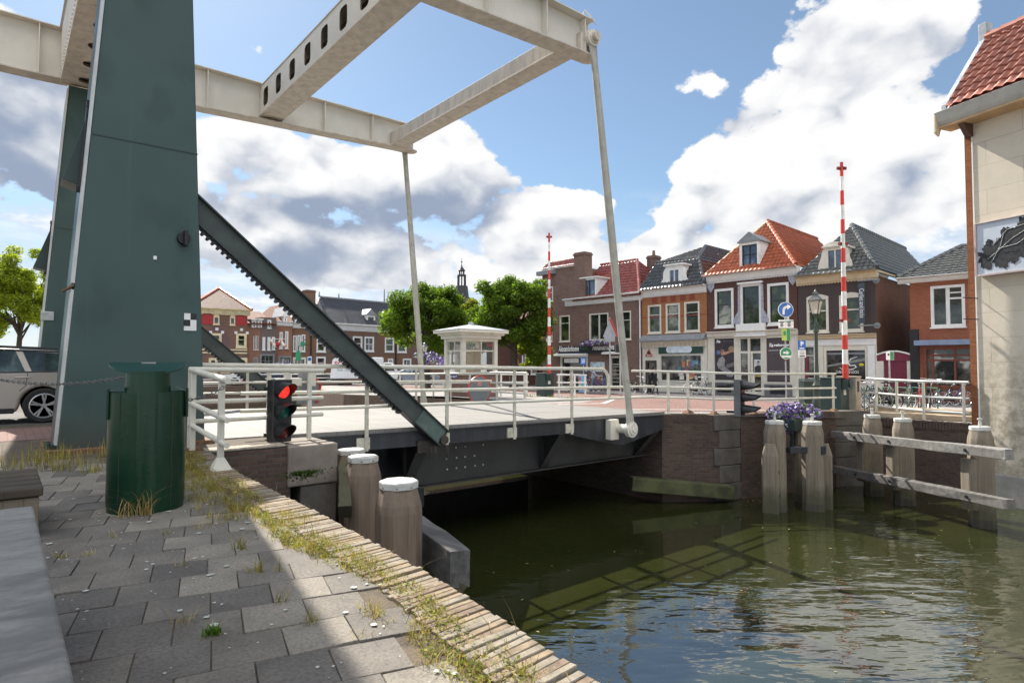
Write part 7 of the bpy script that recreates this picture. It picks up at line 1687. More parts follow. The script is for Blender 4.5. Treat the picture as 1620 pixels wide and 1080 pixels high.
# ---------------- lanterns
M_lampp=mat('lamp post green',(.028,.045,.036),.4,var=.15,vs=4)
mgl,ntg,b=newmat('lantern glass'); b.inputs['Base Color'].default_value=(.75,.72,.62,1); b.inputs['Roughness'].default_value=.25; b.inputs['Alpha'].default_value=.55
def lantern(label,c,H,basket=False):
    t=thing('street_lamp',label,'street lamp',c,'old style lantern street lamps')
    z=c.z; k=H/4.1
    mb=MB(); mb.lathe(c,[(.17*k,0),(.17*k,.25*k),(.12*k,.34*k),(.12*k,.75*k),(.15*k,.80*k),(.10*k,.9*k),(.075*k,1.0*k),(.055*k,1.6*k),(.055*k,2.6*k),(.09*k,2.64*k),(.09*k,2.70*k),(.045*k,2.78*k),(.04*k,3.15*k),(.08*k,3.2*k),(.05*k,3.25*k)],12); 
    for a in range(4):
        d=Vector((math.cos(a*1.571+.5),math.sin(a*1.571+.5),0)); mb.tube([c+Vector((0,0,2.85*k)),c+d*.14*k+Vector((0,0,2.82*k)),c+d*.18*k+Vector((0,0,2.95*k)),c+d*.11*k+Vector((0,0,3.05*k)),c+d*.15*k+Vector((0,0,3.22*k))],.016*k,5)
    mb.build('post',M_lampp,t)
    sq_=lambda r,zz:[c+Vector((math.cos(i*math.pi/2+.9)*r*k,math.sin(i*math.pi/2+.9)*r*k,zz*k)) for i in range(4)]
    mb=MB(); mb.loft([sq_(.13,3.26),sq_(.25,3.72)],0,False); mb.build('lantern_glass',mgl,t)
    mb=MB(); A=sq_(.132,3.26);B=sq_(.255,3.72)
    for i in range(4): mb.beam(A[i],B[i],.022*k,.022*k,up=(1,0,.1)); mb.beam(B[i],B[(i+1)%4],.03*k,.03*k); mb.beam(A[i],A[(i+1)%4],.025*k,.025*k)
    mb.loft([sq_(.30,3.735),sq_(.27,3.76),sq_(.12,3.90),sq_(.11,3.97),sq_(.13,3.98),sq_(.05,4.03)],0,False); mb.lathe(c,[(.02*k,4.0*k),(.04*k,4.06*k),(.015*k,4.1*k),(.004,4.16*k)],8); mb.build('lantern_frame',mat('lantern grey',(.12,.125,.12),.4,metal=.4),t)
    mb=MB(); mb.cyl(c+Vector((0,0,3.27*k)),c+Vector((0,0,3.42*k)),.04*k,.04*k,8); mb.build('bulb',M_letw,t)
    if basket:
        for s in(-1,1):
            q=c+XR*s*.55*k+Vector((0,0,2.8*k)); mb=MB(); mb.tube([c+Vector((0,0,3.15*k)),c+XR*s*.4*k+Vector((0,0,3.2*k)),q+Vector((0,0,.1))],.02,5); mb.build('basket_arm',M_lampp,t)
        flowers('hanging_flowers','',[(np.array(c+XR*.35+Vector((0,0,2.75*k))),.55,.4,.38),(np.array(c+XR*.95+Vector((0,0,2.45*k))),.4,.35,.42),(np.array(c-XR*.35+Vector((0,0,2.95*k))),.35,.3,.22)],170,51,t,(.05,.10))
    return t
lantern('old style street lamp with square lantern in front of the brown house',base(1292,0,21.8),4.15)
lantern('old style street lamp with hanging purple flowers left of the keeper booth',base(672,0,38),2.95,True)
lantern('old style street lamp with hanging flower basket before the distant town houses',base(447,0,58),2.6,True)
# ---------------- signs
M_blue=mat('sign blue',(.02,.13,.45),.35); M_gsign=mat('sign green',(.02,.26,.12),.35); M_sred=mat('sign red',(.5,.045,.035)); M_post=M_galv
def post(name,label,px,d,top,cat='sign',r=.03,group=None):
    c=base(px,0,d); t=thing(name,label,cat,c,group); mb=MB(); mb.cyl(c-Vector((0,0,.1)),Vector((c.x,c.y,top)),r,r,10); mb.build('post',M_post,t); return t,c
def plate(t,px,py,d,w,h,m,name,off=.06,rnd=None):
    p=PD(px,py,d)+TOC*off; M=tmat(p,XR,TOC); mb=MB()
    if rnd: mb.cyl((0,0,-.008),(0,0,.008),rnd,rnd,28,sm=False)
    else: mb.box((-w/2,-h/2,-.008),(w/2,h/2,.008))
    return mb.build(name,m,t,T=M,bevel=.004),M
def shape(par,M,pts,m,name,th=.004):
    mb=MB(); mb.prism([(x,y,.009) for x,y in pts],(0,0,th)); return mb.build(name,m,par,T=M)
d=25.8; t,c=post('direction_sign','round blue turn right arrow sign on a post with smaller plates','sign' and 1243,d,zat(478,d),'traffic sign')
o,M=plate(t,1242,490,d,0,0,M_letw,'round_plate',rnd=.315); shape(o,M,circ(0,0,.295,.295,28),M_blue,'blue_face')
shape(o,M,[(-.14,-.20),(-.05,-.20),(-.05,-.02),(.0,.06),(.06,.075),(.06,.0),(.22,.12),(.06,.235),(.06,.16),(-.03,.15),(-.12,.08),(-.14,-.02)],M_letw,'arrow',.007)
o,M=plate(t,1242.5,512.5,d,.62,.34,M_letw,'under_plate'); 
for x in(-.18,.12): shape(o,M,circ(x,-.05,.07,.07,10),M_lead,'bicycle_symbol'); shape(o,M,circ(x+.0,.07,.09,.05,8),M_lead,'bicycle_symbol')
shape(o,M,[(-.31,.06),(.31,.12),(.31,.15),(-.31,.09)],M_gsign,'green_stripe')
o,M=plate(t,1242.5,529,d,.35,.50,mat('sign lime',(.42,.55,.12),.5),'lime_plate'); shape(o,M,[(.03,-.24),(.16,-.24),(.16,.24),(.03,.24)],M_gsign,'green_half'); shape(o,M,circ(-.06,.05,.06,.1,8),M_gsign,'tree_symbol')
o,M=plate(t,1242.5,558.5,d,0,0,M_letw,'round_plate',rnd=.25); shape(o,M,circ(0,0,.23,.23,26),M_gsign,'green_face'); shape(o,M,[(-.12,-.02),(.02,-.02),(.02,-.08),(.13,.02),(.02,.12),(.02,.06),(-.12,.06)],M_letw,'arrow',.007); shape(o,M,[(-.2,-.10),(.2,-.10),(.15,-.17),(-.15,-.17)],M_letw,'white_band',.007)
mb=MB(); mb.box((c.x-.05,c.y-.05,zat(571,d)),(c.x+.05,c.y+.05,zat(566,d))); mb.build('clamp',M_rust,t)
d=27.5; t,c=post('parking_sign','blue parking sign with small white plate beside the brown house door',1267.5,d,zat(537,d),'traffic sign')
o,M=plate(t,1267.5,546,d,.34,.40,M_blue,'blue_plate'); text('letter_p','P',.26,M@Matrix.Translation((0,.05,.012)),M_letw,o,.002,offset=.01); shape(o,M,[(-.1,-.16),(.1,-.16),(.1,-.11),(-.1,-.11)],M_letw,'car_symbol')
o,M=plate(t,1268,559.5,d,.33,.33,M_letw,'white_plate'); 
for y in(.09,.03,-.03): shape(o,M,[(-.1,y),(.1,y),(.1,y+.02),(-.1,y+.02)],M_lead,'text_line')
shape(o,M,[(-.12,-.13),(.12,-.13),(.12,-.08),(-.12,-.08)],M_black,'black_bar')
d=23.5; t,c=post('green_route_sign','small white and green route sign on a post above the bicycles',1407,d,zat(556,d),'sign')
o,M=plate(t,1406.5,562.5,d,.29,.32,M_letw,'white_plate'); shape(o,M,[(0,-.15),(.135,-.15),(.135,.15),(0,.15)],M_gsign,'green_half'); shape(o,M,circ(-.06,.04,.04,.04,8),M_black,'symbol'); shape(o,M,[(.03,-.02),(.1,-.02),(.1,.05),(.03,.05)],mat('sign lime',(.42,.55,.12)),'symbol')
d=26.5; t,c=post('warning_sign','triangular warning sign seen from behind, on a post before the corner shop',965,d,zat(502,d),'traffic sign')
p=PD(965,520,d)+TOC*.05; M=tmat(p,XR*.62+TOC*.78,(TOC*.62-XR*.78)); mb=MB(); T3=[(-.42,-.33),(.42,-.33),(0,.42)]; mb.prism([(x,y,-.006) for x,y in T3],(0,0,.012)); o=mb.build('triangle_back',mat('sign back light',(.42,.43,.44),.45,metal=.3),t,T=M)
mb=MB(); P3=[Vector((x,y,.012)) for x,y in T3]
mb.beam(P3[1],P3[2],.07,.05,up=(0,0,1))
mb.build('red_edge',M_sred,o,T=M)
M2=tmat(PD(964,535,d)+TOC*.05,XR*.62+TOC*.78,(TOC*.62-XR*.78)); mb=MB(); mb.box((-.30,-.15,-.006),(.30,.15,.006)); mb.build('under_plate',mat('sign back light',(.42,.43,.44)),t,T=M2)
t,c=post('signal_post','black traffic signal box on a grey post beside the near hanger rod',981.5,d,zat(545,d),'signal')
p=PD(980,551,d); mb=MB(); M=tmat(p,XR,TOC); mb.box((-.17,-.17,-.15),(.17,.17,.12)); mb.build('signal_box',M_black,t,T=M,bevel=.02)
d=44; t,c=post('no_entry_sign','red no entry sign right of the keeper booth',814,d,zat(566,d),'traffic sign')
o,M=plate(t,814,573,d,0,0,M_letw,'round_plate',rnd=.30); shape(o,M,circ(0,0,.28,.28,24),M_sred,'red_face'); shape(o,M,[(-.2,-.05),(.2,-.05),(.2,.05),(-.2,.05)],M_letw,'white_bar',.007); plate(t,814,583,d,.5,.2,M_letw,'under_plate')
d=58
t,c=post('blue_sign','square blue information sign before the orange house',402,d,zat(560,d),'sign'); o,M=plate(t,398,569,d,.62,.72,M_blue,'blue_plate'); shape(o,M,[(-.2,.0),(.2,.0),(.2,.07),(-.2,.07)],M_letw,'text_line'); shape(o,M,[(-.16,-.16),(.16,-.16),(.16,-.09),(-.16,-.09)],M_letw,'text_line')
t,c=post('pedestrian_sign','white panel with two round symbols before the town houses',492,d,zat(563,d),'traffic sign'); o,M=plate(t,490,574,d,.40,1.2,M_letw,'white_plate'); shape(o,M,circ(0,.36,.17,.17,16),M_blue,'blue_disc'); shape(o,M,circ(0,-.36,.16,.16,16),M_lead,'grey_disc')
t,c=post('no_entry_sign','small red no entry sign before the orange house',368,d,zat(563,d),'traffic sign'); o,M=plate(t,368,567,d,0,0,M_sred,'red_face',rnd=.24); shape(o,M,[(-.16,-.04),(.16,-.04),(.16,.04),(-.16,.04)],M_letw,'white_bar')
t=thing('red_letter_board','white board with red frame and letter R by the white car','board',PD(386.5,597,54)); o,M=plate(t,386.5,596.5,54,.50,.62,M_letw,'board',0); text('letter_r','R',.42,M@Matrix.Translation((0,0,.012)),M_sred,o,.003,offset=.015)
mb=MB()
for a,b_ in(((-.27,-.33,.0),(.27,-.33,0)),((.27,-.33,0),(.27,.33,0)),((.27,.33,0),(-.27,.33,0)),((-.27,.33,0),(-.27,-.33,0))): mb.beam(a,b_,.05,.04,up=(0,0,1))
mb.beam((0,-.33,0),(0,-1.6,0),.05,.05,up=(0,0,1)); mb.build('red_frame',M_sred,o,T=M)
p=PD(471.5,560,57); t=thing('hanging_sign','green house shaped hanging sign before the three white windows','sign',p); M=tmat(p,XR,TOC); mb=MB(); mb.prism([(x,y,-.03) for x,y in ((-.20,-.62),(.26,-.62),(.26,.1),(.03,.42),(-.20,.1))],(0,0,.06)); mb.build('green_board',M_gsign,t,T=M); mb=MB(); mb.beam((0.03,.4,0),(.03,.75,0),.05,.05,up=(0,0,1)); mb.beam((.03,.75,0),(.9,.9,-.6),.04,.04,up=(0,0,1)); mb.build('hanger',M_black,t,T=M)
p=PD(479,544,59); t=thing('hanging_sign','round green hanging sign on the brown town house','sign',p); M=tmat(p,XR,TOC); mb=MB(); mb.cyl((0,0,-.03),(0,0,.03),.24,.24,18,sm=False); mb.build('round_board',M_gsign,t,T=M); mb=MB(); mb.beam((0,.24,0),(.0,.5,-.8),.05,.05,up=(1,0,0)); mb.build('hanger',M_black,t,T=M)
# string of party lights across the street
mb=MB(); mc_=MB(); A=PD(397,536,60);B=PD(452,536,58)
pts=[A+(B-A)*(i/24)-Vector((0,0,.55*abs(math.sin(i/24*math.pi*3.5)))) for i in range(25)]
mb.tube(pts,.05,5); t=thing('string_lights','string of white and coloured party lights across the far street','string lights',A); mb.build('cable',M_letw,t)
for i,p in enumerate(pts): mc_.ball(p-Vector((0,0,.1)),.13 if i!=19 else .24,6,mi=(2 if i in(18,19) else (1 if i%3==0 else 0)))
mc_.build('bulbs',[M_letw,mat('bulb amber',(.6,.30,.12)),M_sred],t)
mb=MB(); mb.tube([A,B],.03,5); mb.build('stay_wire',M_letw,t)
# ---------------- bins, boards
def greenbin(label,px,d,w,h):
    c=base(px,0,d); t=thing('green_bin',label,'bin',c); mb=MB(); mb.loft([[c+XR*(sx*w*.45)+TOC*(sy*w*.4) for sx,sy in((-1,-1),(1,-1),(1,1),(-1,1))],[c+XR*(sx*w*.5)+TOC*(sy*w*.45)+Vector((0,0,h*.9)) for sx,sy in((-1,-1),(1,-1),(1,1),(-1,1))]],0,False); mb.build('body',M_cab,t,bevel=.03)
    mb=MB(); mb.loft([[c+XR*(sx*w*.54)+TOC*(sy*w*.5)+Vector((0,0,h*.902)) for sx,sy in((-1,-1),(1,-1),(1,1),(-1,1))],[c+XR*(sx*w*.5)+TOC*(sy*w*.4)+Vector((0,0,h)) for sx,sy in((-1,-1),(1,-1),(1,1),(-1,1))]],0,False); mb.build('lid',M_green2,t,bevel=.02)
greenbin('green wheeled bin beside the old lamp before the brown house',1279,23.5,.6,1.05)
greenbin('green bin on the pavement before the corner shop window',911,40,.42,1.0)
c=base(919,0,39.5); t=thing('pavement_board','colourful upright pavement board before the corner shop','board',c); M=tmat(c+Vector((0,0,.55)),XR,TOC); mb=MB(); mb.box((-.16,-.55,-.03),(.22,.5,.03)); o=mb.build('board',mat('board sky blue',(.18,.38,.6),.5),t,T=M)
for y,cc in((.2,(.55,.08,.12)),(-.02,(.7,.5,.05)),(-.25,(.65,.62,.15))): shape(o,M@Matrix.Translation((0,0,.025)),[(-.14,y),(-.02,y),(-.02,y+.2),(-.14,y+.2)],mat('board patch %.2f'%cc[1],cc),'patch')
d=40; t,c=post('blue_banner','small blue banner on a post before the corner shop','923' and 923,d,zat(565,d),'banner'); o,M=plate(t,922.5,571,d,.38,.46,M_blue,'banner_cloth'); 
for y in(.08,-.02,-.12): shape(o,M,[(-.12,y),(.12,y),(.12,y+.05),(-.12,y+.05)],M_letw,'text_line')
# ---------------- people
def person(label,c,H,face,shirt,trous,hair='short',hairc=(.06,.035,.02),walk=.0,arm=(0,0),skirt=None,shoe=(.03,.03,.03),group=None,hold=0):
    """one continuous skinned body; H standing height, face = heading angle, walk = stride"""
    k=H/1.75; fx=Vector((math.cos(face),math.sin(face),0)); sx_=Vector((-fx.y,fx.x,0)); up=Vector((0,0,1))
    J={}; R_={}
    def j(n,f,s,z,r): J[n]=c+fx*f*k+sx_*s*k+up*z*k; R_[n]=r*k
    j('pelvis',0,0,.93,.125); j('waist',0,0,1.08,.115); j('chest',.01,0,1.30,.125); j('neck0',0,0,1.46,.07); j('neck',.015,0,1.53,.052); j('jaw',.035,0,1.60,.072); j('head',.02,0,1.67,.088); j('crown',.01,0,1.73,.062); j('nose',.115,0,1.645,.014)
    for s,nm in((1,'l'),(-1,'r')):
        w=walk*s
        j(nm+'hip',.0,.09*s,.88,.092); j(nm+'knee',.20*w+.02,.095*s,.49,.062); j(nm+'ankle',.30*w-.05*abs(w)*(1 if w<0 else 0)-.02,.09*s,.085+(.05 if w<-.3 else 0),.042); j(nm+'toe',.30*w+.13,.10*s,.035+(.0),.034)
        a=arm[0 if s==1 else 1]-.25*w
        j(nm+'sho',0,.175*s,1.42,.062); j(nm+'elb',.22*a,.215*s,1.14,.044); j(nm+'wri',.22*a+ (.24*max(a,0)+.06),.205*s,.92+.22*max(0,a),.031); j(nm+'hand',.22*a+(.29*max(a,0)+.08),.20*s,.83+.26*max(0,a),.030)
    E=[('pelvis','waist'),('waist','chest'),('chest','neck0'),('neck0','neck'),('neck','jaw'),('jaw','head'),('head','crown'),('jaw','nose')]
    for n in('l','r'): E+=[('pelvis',n+'hip'),(n+'hip',n+'knee'),(n+'knee',n+'ankle'),(n+'ankle',n+'toe'),('neck0',n+'sho'),(n+'sho',n+'elb'),(n+'elb',n+'wri'),(n+'wri',n+'hand')]
    names=list(J); idx={n:i for i,n in enumerate(names)}
    me=bpy.data.meshes.new('b'); me.from_pydata([J[n]-c for n in names],[(idx[a],idx[b]) for a,b in E],[])
    ob=bpy.data.objects.new('b',me); C.objects.link(ob); m=ob.modifiers.new('skin','SKIN'); sv=me.skin_vertices[0].data
    for n in names: sv[idx[n]].radius=(R_[n],R_[n]*(.72 if n in('pelvis','waist','chest') else 1)); sv[idx[n]].use_root=(n=='pelvis')
    for n in('pelvis','waist','chest'): sv[idx[n]].radius=(R_[n]*1.15,R_[n]*.85)
    ob.modifiers.new('s','SUBSURF').levels=1
    dg=bpy.context.evaluated_depsgraph_get(); bm_=bpy.data.meshes.new_from_object(ob.evaluated_get(dg)); bpy.data.objects.remove(ob)
    t=thing('person',label,'person',c,group)
    lab={}
    def cl(a,b):
        if 'hand' in b: return 0
        if b in('jaw','head','crown','nose') or (a,b)==('neck0','neck'): return 0
        if 'toe' in b: return 3
        if 'hip' in b or 'knee' in b or 'ankle' in b: return 2
        return 1
    segs=[(J[a]-c,J[b]-c,cl(a,b)) for a,b in E]
    skin_=mat('skin tone',(.50,.29,.20),.6,var=.08); ms=[skin_,mat('cloth %.3f %.3f %.3f'%shirt,shirt,.85,var=.2,vs=7),mat('cloth %.3f %.3f %.3f'%trous,trous,.85,var=.2,vs=7),mat('shoe %.2f'%shoe[0],shoe,.6)]
    bm_.materials.clear()
    for q in ms: bm_.materials.append(q)
    for p in bm_.polygons:
        best=None
        for a,b,l in segs:
            d=b-a; tt=max(0,min(1,(p.center-a).dot(d)/max(d.length_squared,1e-9))); dd=(p.center-(a+d*tt)).length
            if best is None or dd<best[0]: best=(dd,l)
        p.material_index=best[1]; p.use_smooth=True
    bo=bpy.data.objects.new('body',bm_); C.objects.link(bo); bo.parent=t
    hm=mat('hair %.3f %.3f'%hairc[:2],hairc,.7,var=.3,vs=20); hb=MB(); hc=J['head']+up*.022*k-fx*.022*k
    hb.ball(hc,.100*k,12,0,(1,.95,1.0)); 
    if hair=='long': hb.loft([[hc+(-fx*(.03+.07*math.cos(a_))+sx_*.09*math.sin(a_))*k*q+up*z*k for a_ in [2*math.pi*i/10 for i in range(10)]] for z,q in((.02,1.0),(-.12,1.15),(-.30,.8))],0,True)
    ho=hb.build('hair',hm,t); 
    eb=MB()
    for s in(-1,1): eb.ball(J['head']+fx*.082*k+sx_*.032*k*s-up*.004*k,.011*k,6)
    eb.build('eyes',M_black,t)
    mb=MB(); q=J['jaw']+fx*.072*k-up*.005*k; mb.ball(q,.02*k,6,0,(.4,1.2,.35)); mb.build('mouth',mat('lip',(.35,.12,.10)),t)
    # hands: a palm with five fingers each
    hd=MB()
    for n in('l','r'):
        w=J[n+'wri']; h=J[n+'hand']; d=(h-w).normalized(); side=d.cross(sx_).normalized()
        for f in range(4): a=h+side*(f-1.5)*.019*k; L=(.075,.085,.08,.062)[f]*k; hd.tube([a,a+d*L*.55,a+d*L+sx_*(-.012*k if n=='l' else .012*k)],[.010*k,.009*k,.006*k],5)
        a=w+d*.04*k+side*.035*k; hd.tube([a,a+side*.035*k+d*.03*k,a+side*.045*k+d*.065*k],[.011*k,.010*k,.007*k],5)
    hd.build('fingers',skin_,t)
    if skirt: 
        sk=MB(); prof=[(.14,1.02),(.17,.85),(.20,.55),(.22,.22)]; sk.loft([[c+(fx*math.cos(a_)*r*.8+sx_*math.sin(a_)*r+up*z)*k for a_ in [2*math.pi*i/14 for i in range(14)]] for r,z in prof],0,True); sk.build('long_skirt',ms[2],t)
    return t
ang=lambda v: math.atan2(v.y,v.x)
RIGHT=ang(XR); LEFT=ang(-XR)
GPEO='people walking in front of the corner shop'
person('person in a pale pink top walking left, outermost before the corner shop',base(904,0,40.5),1.62,LEFT,(.50,.30,.26),(.42,.26,.22),'long',(.40,.20,.08),.5,group=GPEO)
person('brown haired person in a dark blue jacket and jeans walking right by the blue banner',base(927.5,0,41.0),1.62,RIGHT,(.03,.045,.10),(.09,.15,.28),'short',(.10,.045,.02),.8,group=GPEO)
person('long haired person in a light top and blue jeans pushing the buggy',base(938.5,0,41.2),1.62,RIGHT,(.35,.38,.42),(.10,.17,.32),'long',(.16,.07,.03),.6,(.9,.9),group=GPEO)
person('blond person in a dark top and jeans walking beside the buggy',base(955,0,41.2),1.66,LEFT,(.05,.05,.07),(.09,.15,.28),'short',(.50,.34,.14),.6,(.3,.3),group=GPEO)
person('person in black with a long skirt, left of the pair below the green shop sign',base(1027,0,37.5),1.52,RIGHT,(.012,.012,.014),(.012,.012,.014),'long',(.03,.02,.015),.4,skirt=True)
person('person in a black coat and trousers, right of the pair below the green shop sign',base(1036.5,0,37.2),1.56,RIGHT,(.014,.014,.018),(.018,.018,.022),'short',(.05,.025,.012),.6)
c=base(945.5,0,41.0); t=thing('buggy','child buggy pushed along the pavement before the corner shop','buggy',c); mb=MB()
for f,s in((-.3,-.22),(-.3,.22),(.35,-.2),(.35,.2)):
    q=c+XR*f+TOC*s+Vector((0,0,.11)); mb.tube([q+XR*math.cos(a)*.1+Vector((0,0,math.sin(a)*.1)) for a in [2*math.pi*i/12 for i in range(13)]],.018,5)
mb.build_each('wheel',M_black,t); mb=MB()
for s in(-.2,.2): mb.tube([c+XR*.35+TOC*s+Vector((0,0,.11)),c-XR*.1+TOC*s+Vector((0,0,.55)),c-XR*.5+TOC*s+Vector((0,0,1.0))],.014,5); mb.tube([c-XR*.3+TOC*s+Vector((0,0,.11)),c+XR*.1+TOC*s+Vector((0,0,.5))],.014,5)
mb.tube([c-XR*.5-TOC*.2+Vector((0,0,1.0)),c-XR*.5+TOC*.2+Vector((0,0,1.0))],.016,5); mb.build('frame',M_lead,t)
mb=MB(); mb.loft([[c+XR*(a+q*x)+TOC*(.18*y)+Vector((0,0,z)) for x,y in((-1,-1),(1,-1),(1,1),(-1,1))] for a,q,z in((.1,.22,.34),(.05,.24,.5),(-.12,.1,.86))],0,False); mb.build('seat',mat('buggy cloth',(.10,.05,.10),.8),t,bevel=.02)
# ---------------- bicycles
M_tyre=mat('tyre black',(.014,.014,.014),.8); M_chrome=mat('bicycle steel',(.66,.67,.68),.32,metal=.5)
def bicycle(name_label,mfr):
    t=thing('bicycle',name_label,'bicycle',(0,0,0),'parked bicycles')
    for x in(-.54,.54):
        w=MB(); w.lathe((x,0,.345),[(.325,-.018),(.345,-.012),(.348,0),(.345,.012),(.325,.018),(.322,0),(.325,-.018)],36,axis=(0,1,0),caps=False); wo_=w.build('wheel',M_tyre,t)
        r=MB(); r.lathe((x,0,.345),[(.305,-.012),(.322,-.014),(.322,.014),(.305,.012),(.305,-.012)],36,axis=(0,1,0),caps=False); r.build('rim',M_chrome,wo_)
        sp_=MB()
        for k in range(14):
            a=2*math.pi*k/14; sp_.cyl((x,(-1)**k*.025,.345),(x+math.cos(a)*.31,0,.345+math.sin(a)*.31),.005,.005,3)
        sp_.cyl((x,-.04,.345),(x,.04,.345),.03,.03,8); sp_.build('spokes',M_chrome,wo_)
        f=MB(); n=14; a0,a1=(R(20),R(185)) if x<0 else (R(15),R(150)); f.loft([[(x+math.cos(a0+(a1-a0)*i/n)*.375,y,.345+math.sin(a0+(a1-a0)*i/n)*.375) for y in(-.03,-.015,.015,.03)] for i in range(n+1)],0,True,False,False); f.build('mudguard',mfr,t,fixn=False)
    b=MB(); bb=Vector((-.08,0,.30)); st=Vector((-.22,0,.80)); ht=Vector((.36,0,.86)); hb2=Vector((.40,0,.66)); fr_=Vector((.54,0,.345)); re=Vector((-.54,0,.345))
    for p,q in((bb,st),(ht,bb),(hb2,bb+Vector((0,0,.02))),(ht,hb2)): b.tube([p,q],.019,8)
    b.tube([hb2,hb2+Vector((.03,0,-.1)),fr_],.014,6)
    for y in(-.05,.05): b.tube([bb+Vector((0,y*.6,0)),re+Vector((0,y,0))],.011,6); b.tube([st+Vector((0,0,-.05)),re+Vector((0,y,0))],.010,6)
    b.build('frame',mfr,t)
    s_=MB(); s_.loft([[(-.36+.0,y*1.0,.95),(-.36,y,.99)][:1]+[] for y in(0,)],0) if False else None
    s_=MB(); s_.loft([[(x+math.cos(a)*rx,math.sin(a)*ry,z) for a in [2*math.pi*i/12 for i in range(12)]] for x,rx,ry,z in((-.25,.10,.07,.945),(-.24,.13,.10,.97),(-.24,.12,.09,.995))],0,True); s_.tube([(-.22,0,.78),(-.25,0,.95)],.013,6); s_.build('saddle',M_black,t)
    h=MB(); h.tube([(.37,0,.84),(.35,0,1.03)],.014,6); h.tube([(.12,.29,1.06),(.24,.27,1.07),(.36,.12,1.05),(.36,-.12,1.05),(.24,-.27,1.07),(.12,-.29,1.06)],.013,6); h.ball((.46,0,.95),.05,8); h.build('handlebar',M_chrome,t)
    k=MB(); k.tube([(-.34,-.09,.74),(-.74,-.09,.74),(-.74,.09,.74),(-.34,.09,.74)],.010,5); k.tube([(-.7,-.09,.74),(-.54,-.05,.345)],.007,4); k.tube([(-.7,.09,.74),(-.54,.05,.345)],.007,4); k.box((-.72,-.08,.735),(-.38,.08,.747)); k.build('carrier',M_black,t)
    c=MB(); c.cyl((-.08,-.055,.30),(-.08,-.045,.30),.085,.085,18); c.prism([(-.1,-.06,.35),(-.52,-.06,.375),(-.56,-.06,.315),(-.1,-.06,.22),(-.02,-.06,.24),(-.02,-.06,.36)],(0,.015,0)); c.tube([(-.08,-.06,.3),(.03,-.1,.17),(.03,-.18,.17)],.011,5); c.tube([(-.08,.06,.3),(-.19,.1,.43),(-.19,.18,.43)],.011,5); c.build('chain_case',M_black,t)
    return t
M_bk=mat('bicycle black',(.016,.016,.018),.35); M_bkw=mat('bicycle white',(.62,.61,.56),.35); M_bkb=mat('bicycle dark blue',(.03,.04,.14),.35); M_bkr=mat('bicycle red',(.40,.03,.025),.35)
def put(o,px,d,rot,lean=0,dz=0):
    p=base(px,0,d); o.location=(p.x,p.y,p.z+dz); o.rotation_euler=(lean,0,rot)
def setmat(root,old,new):
    for ch in root.children:
        if any(s.material==old for s in ch.material_slots):
            ch.data=ch.data.copy(); ch.data.materials.clear(); ch.data.materials.append(new)
        setmat(ch,old,new)
b0=bicycle('black bicycle parked side on behind the right quay railing, large spoked wheel in front',M_bk)
put(b0,1404,21.3,LEFT+R(-12))
specs=[(1386,21.8,LEFT+R(-62),M_bk,'black bicycle behind the right railing, turned end on, next to the control cabinet'),(1371,22.4,LEFT+R(-70),M_bkb,'dark blue bicycle at the left end of the bicycle rack'),(1395,22.6,LEFT+R(-50),M_bk,'black bicycle with its handlebar below the green route sign'),(1424,22.8,LEFT+R(-25),M_bkw,'pale bicycle at the back of the rack before the garage'),(1468,20.4,RIGHT+R(52),M_bk,'black bicycle at the right end of the rack, seen obliquely'),(1452,22.0,RIGHT+R(60),M_bkr,'red bicycle in the rack between two black ones'),
 (1508,27.0,RIGHT+R(6),M_bkb,'dark blue bicycle leaning before the red brick shop window'),(1492,27.6,RIGHT+R(10),M_bk,'black bicycle with carrier before the red brick shop window'),(1103,37.0,RIGHT+R(5),M_bkw,'white bicycle parked under the green sign shop window'),(1112,37.3,LEFT+R(20),M_bk,'black bicycle parked behind the white one under the shop window'),(1009,38.5,RIGHT+R(40),M_bk,'black bicycle parked at the drainpipe right of the corner shop'),(1288,24.2,RIGHT+R(60),M_bk,'black bicycle leaning by the green bin and the old lamp')]
for px,d,rt,m_,lab in specs:
    o=dup(b0,label=lab); put(o,px,d,rt,.06)
    if m_ is not M_bk: setmat(o,M_bk,m_)
c=base(1432,0,21.6); s_=thing('bicycle_rack','low green bicycle rack behind the right quay railing','bicycle rack',c)
mb=MB(); q0=base(1366,0,21.0); q1=base(1482,0,19.6)
for k in range(6):
    q=q0+(q1-q0)*(k/5); mb.tube([q,q+Vector((0,0,.78)),q+TOC*(-.5)+Vector((0,0,.78)),q+TOC*(-.5)],.022,6)
mb.build_each('rack_hoop',mat('rack hoop green',(.06,.16,.10),.5),s_)
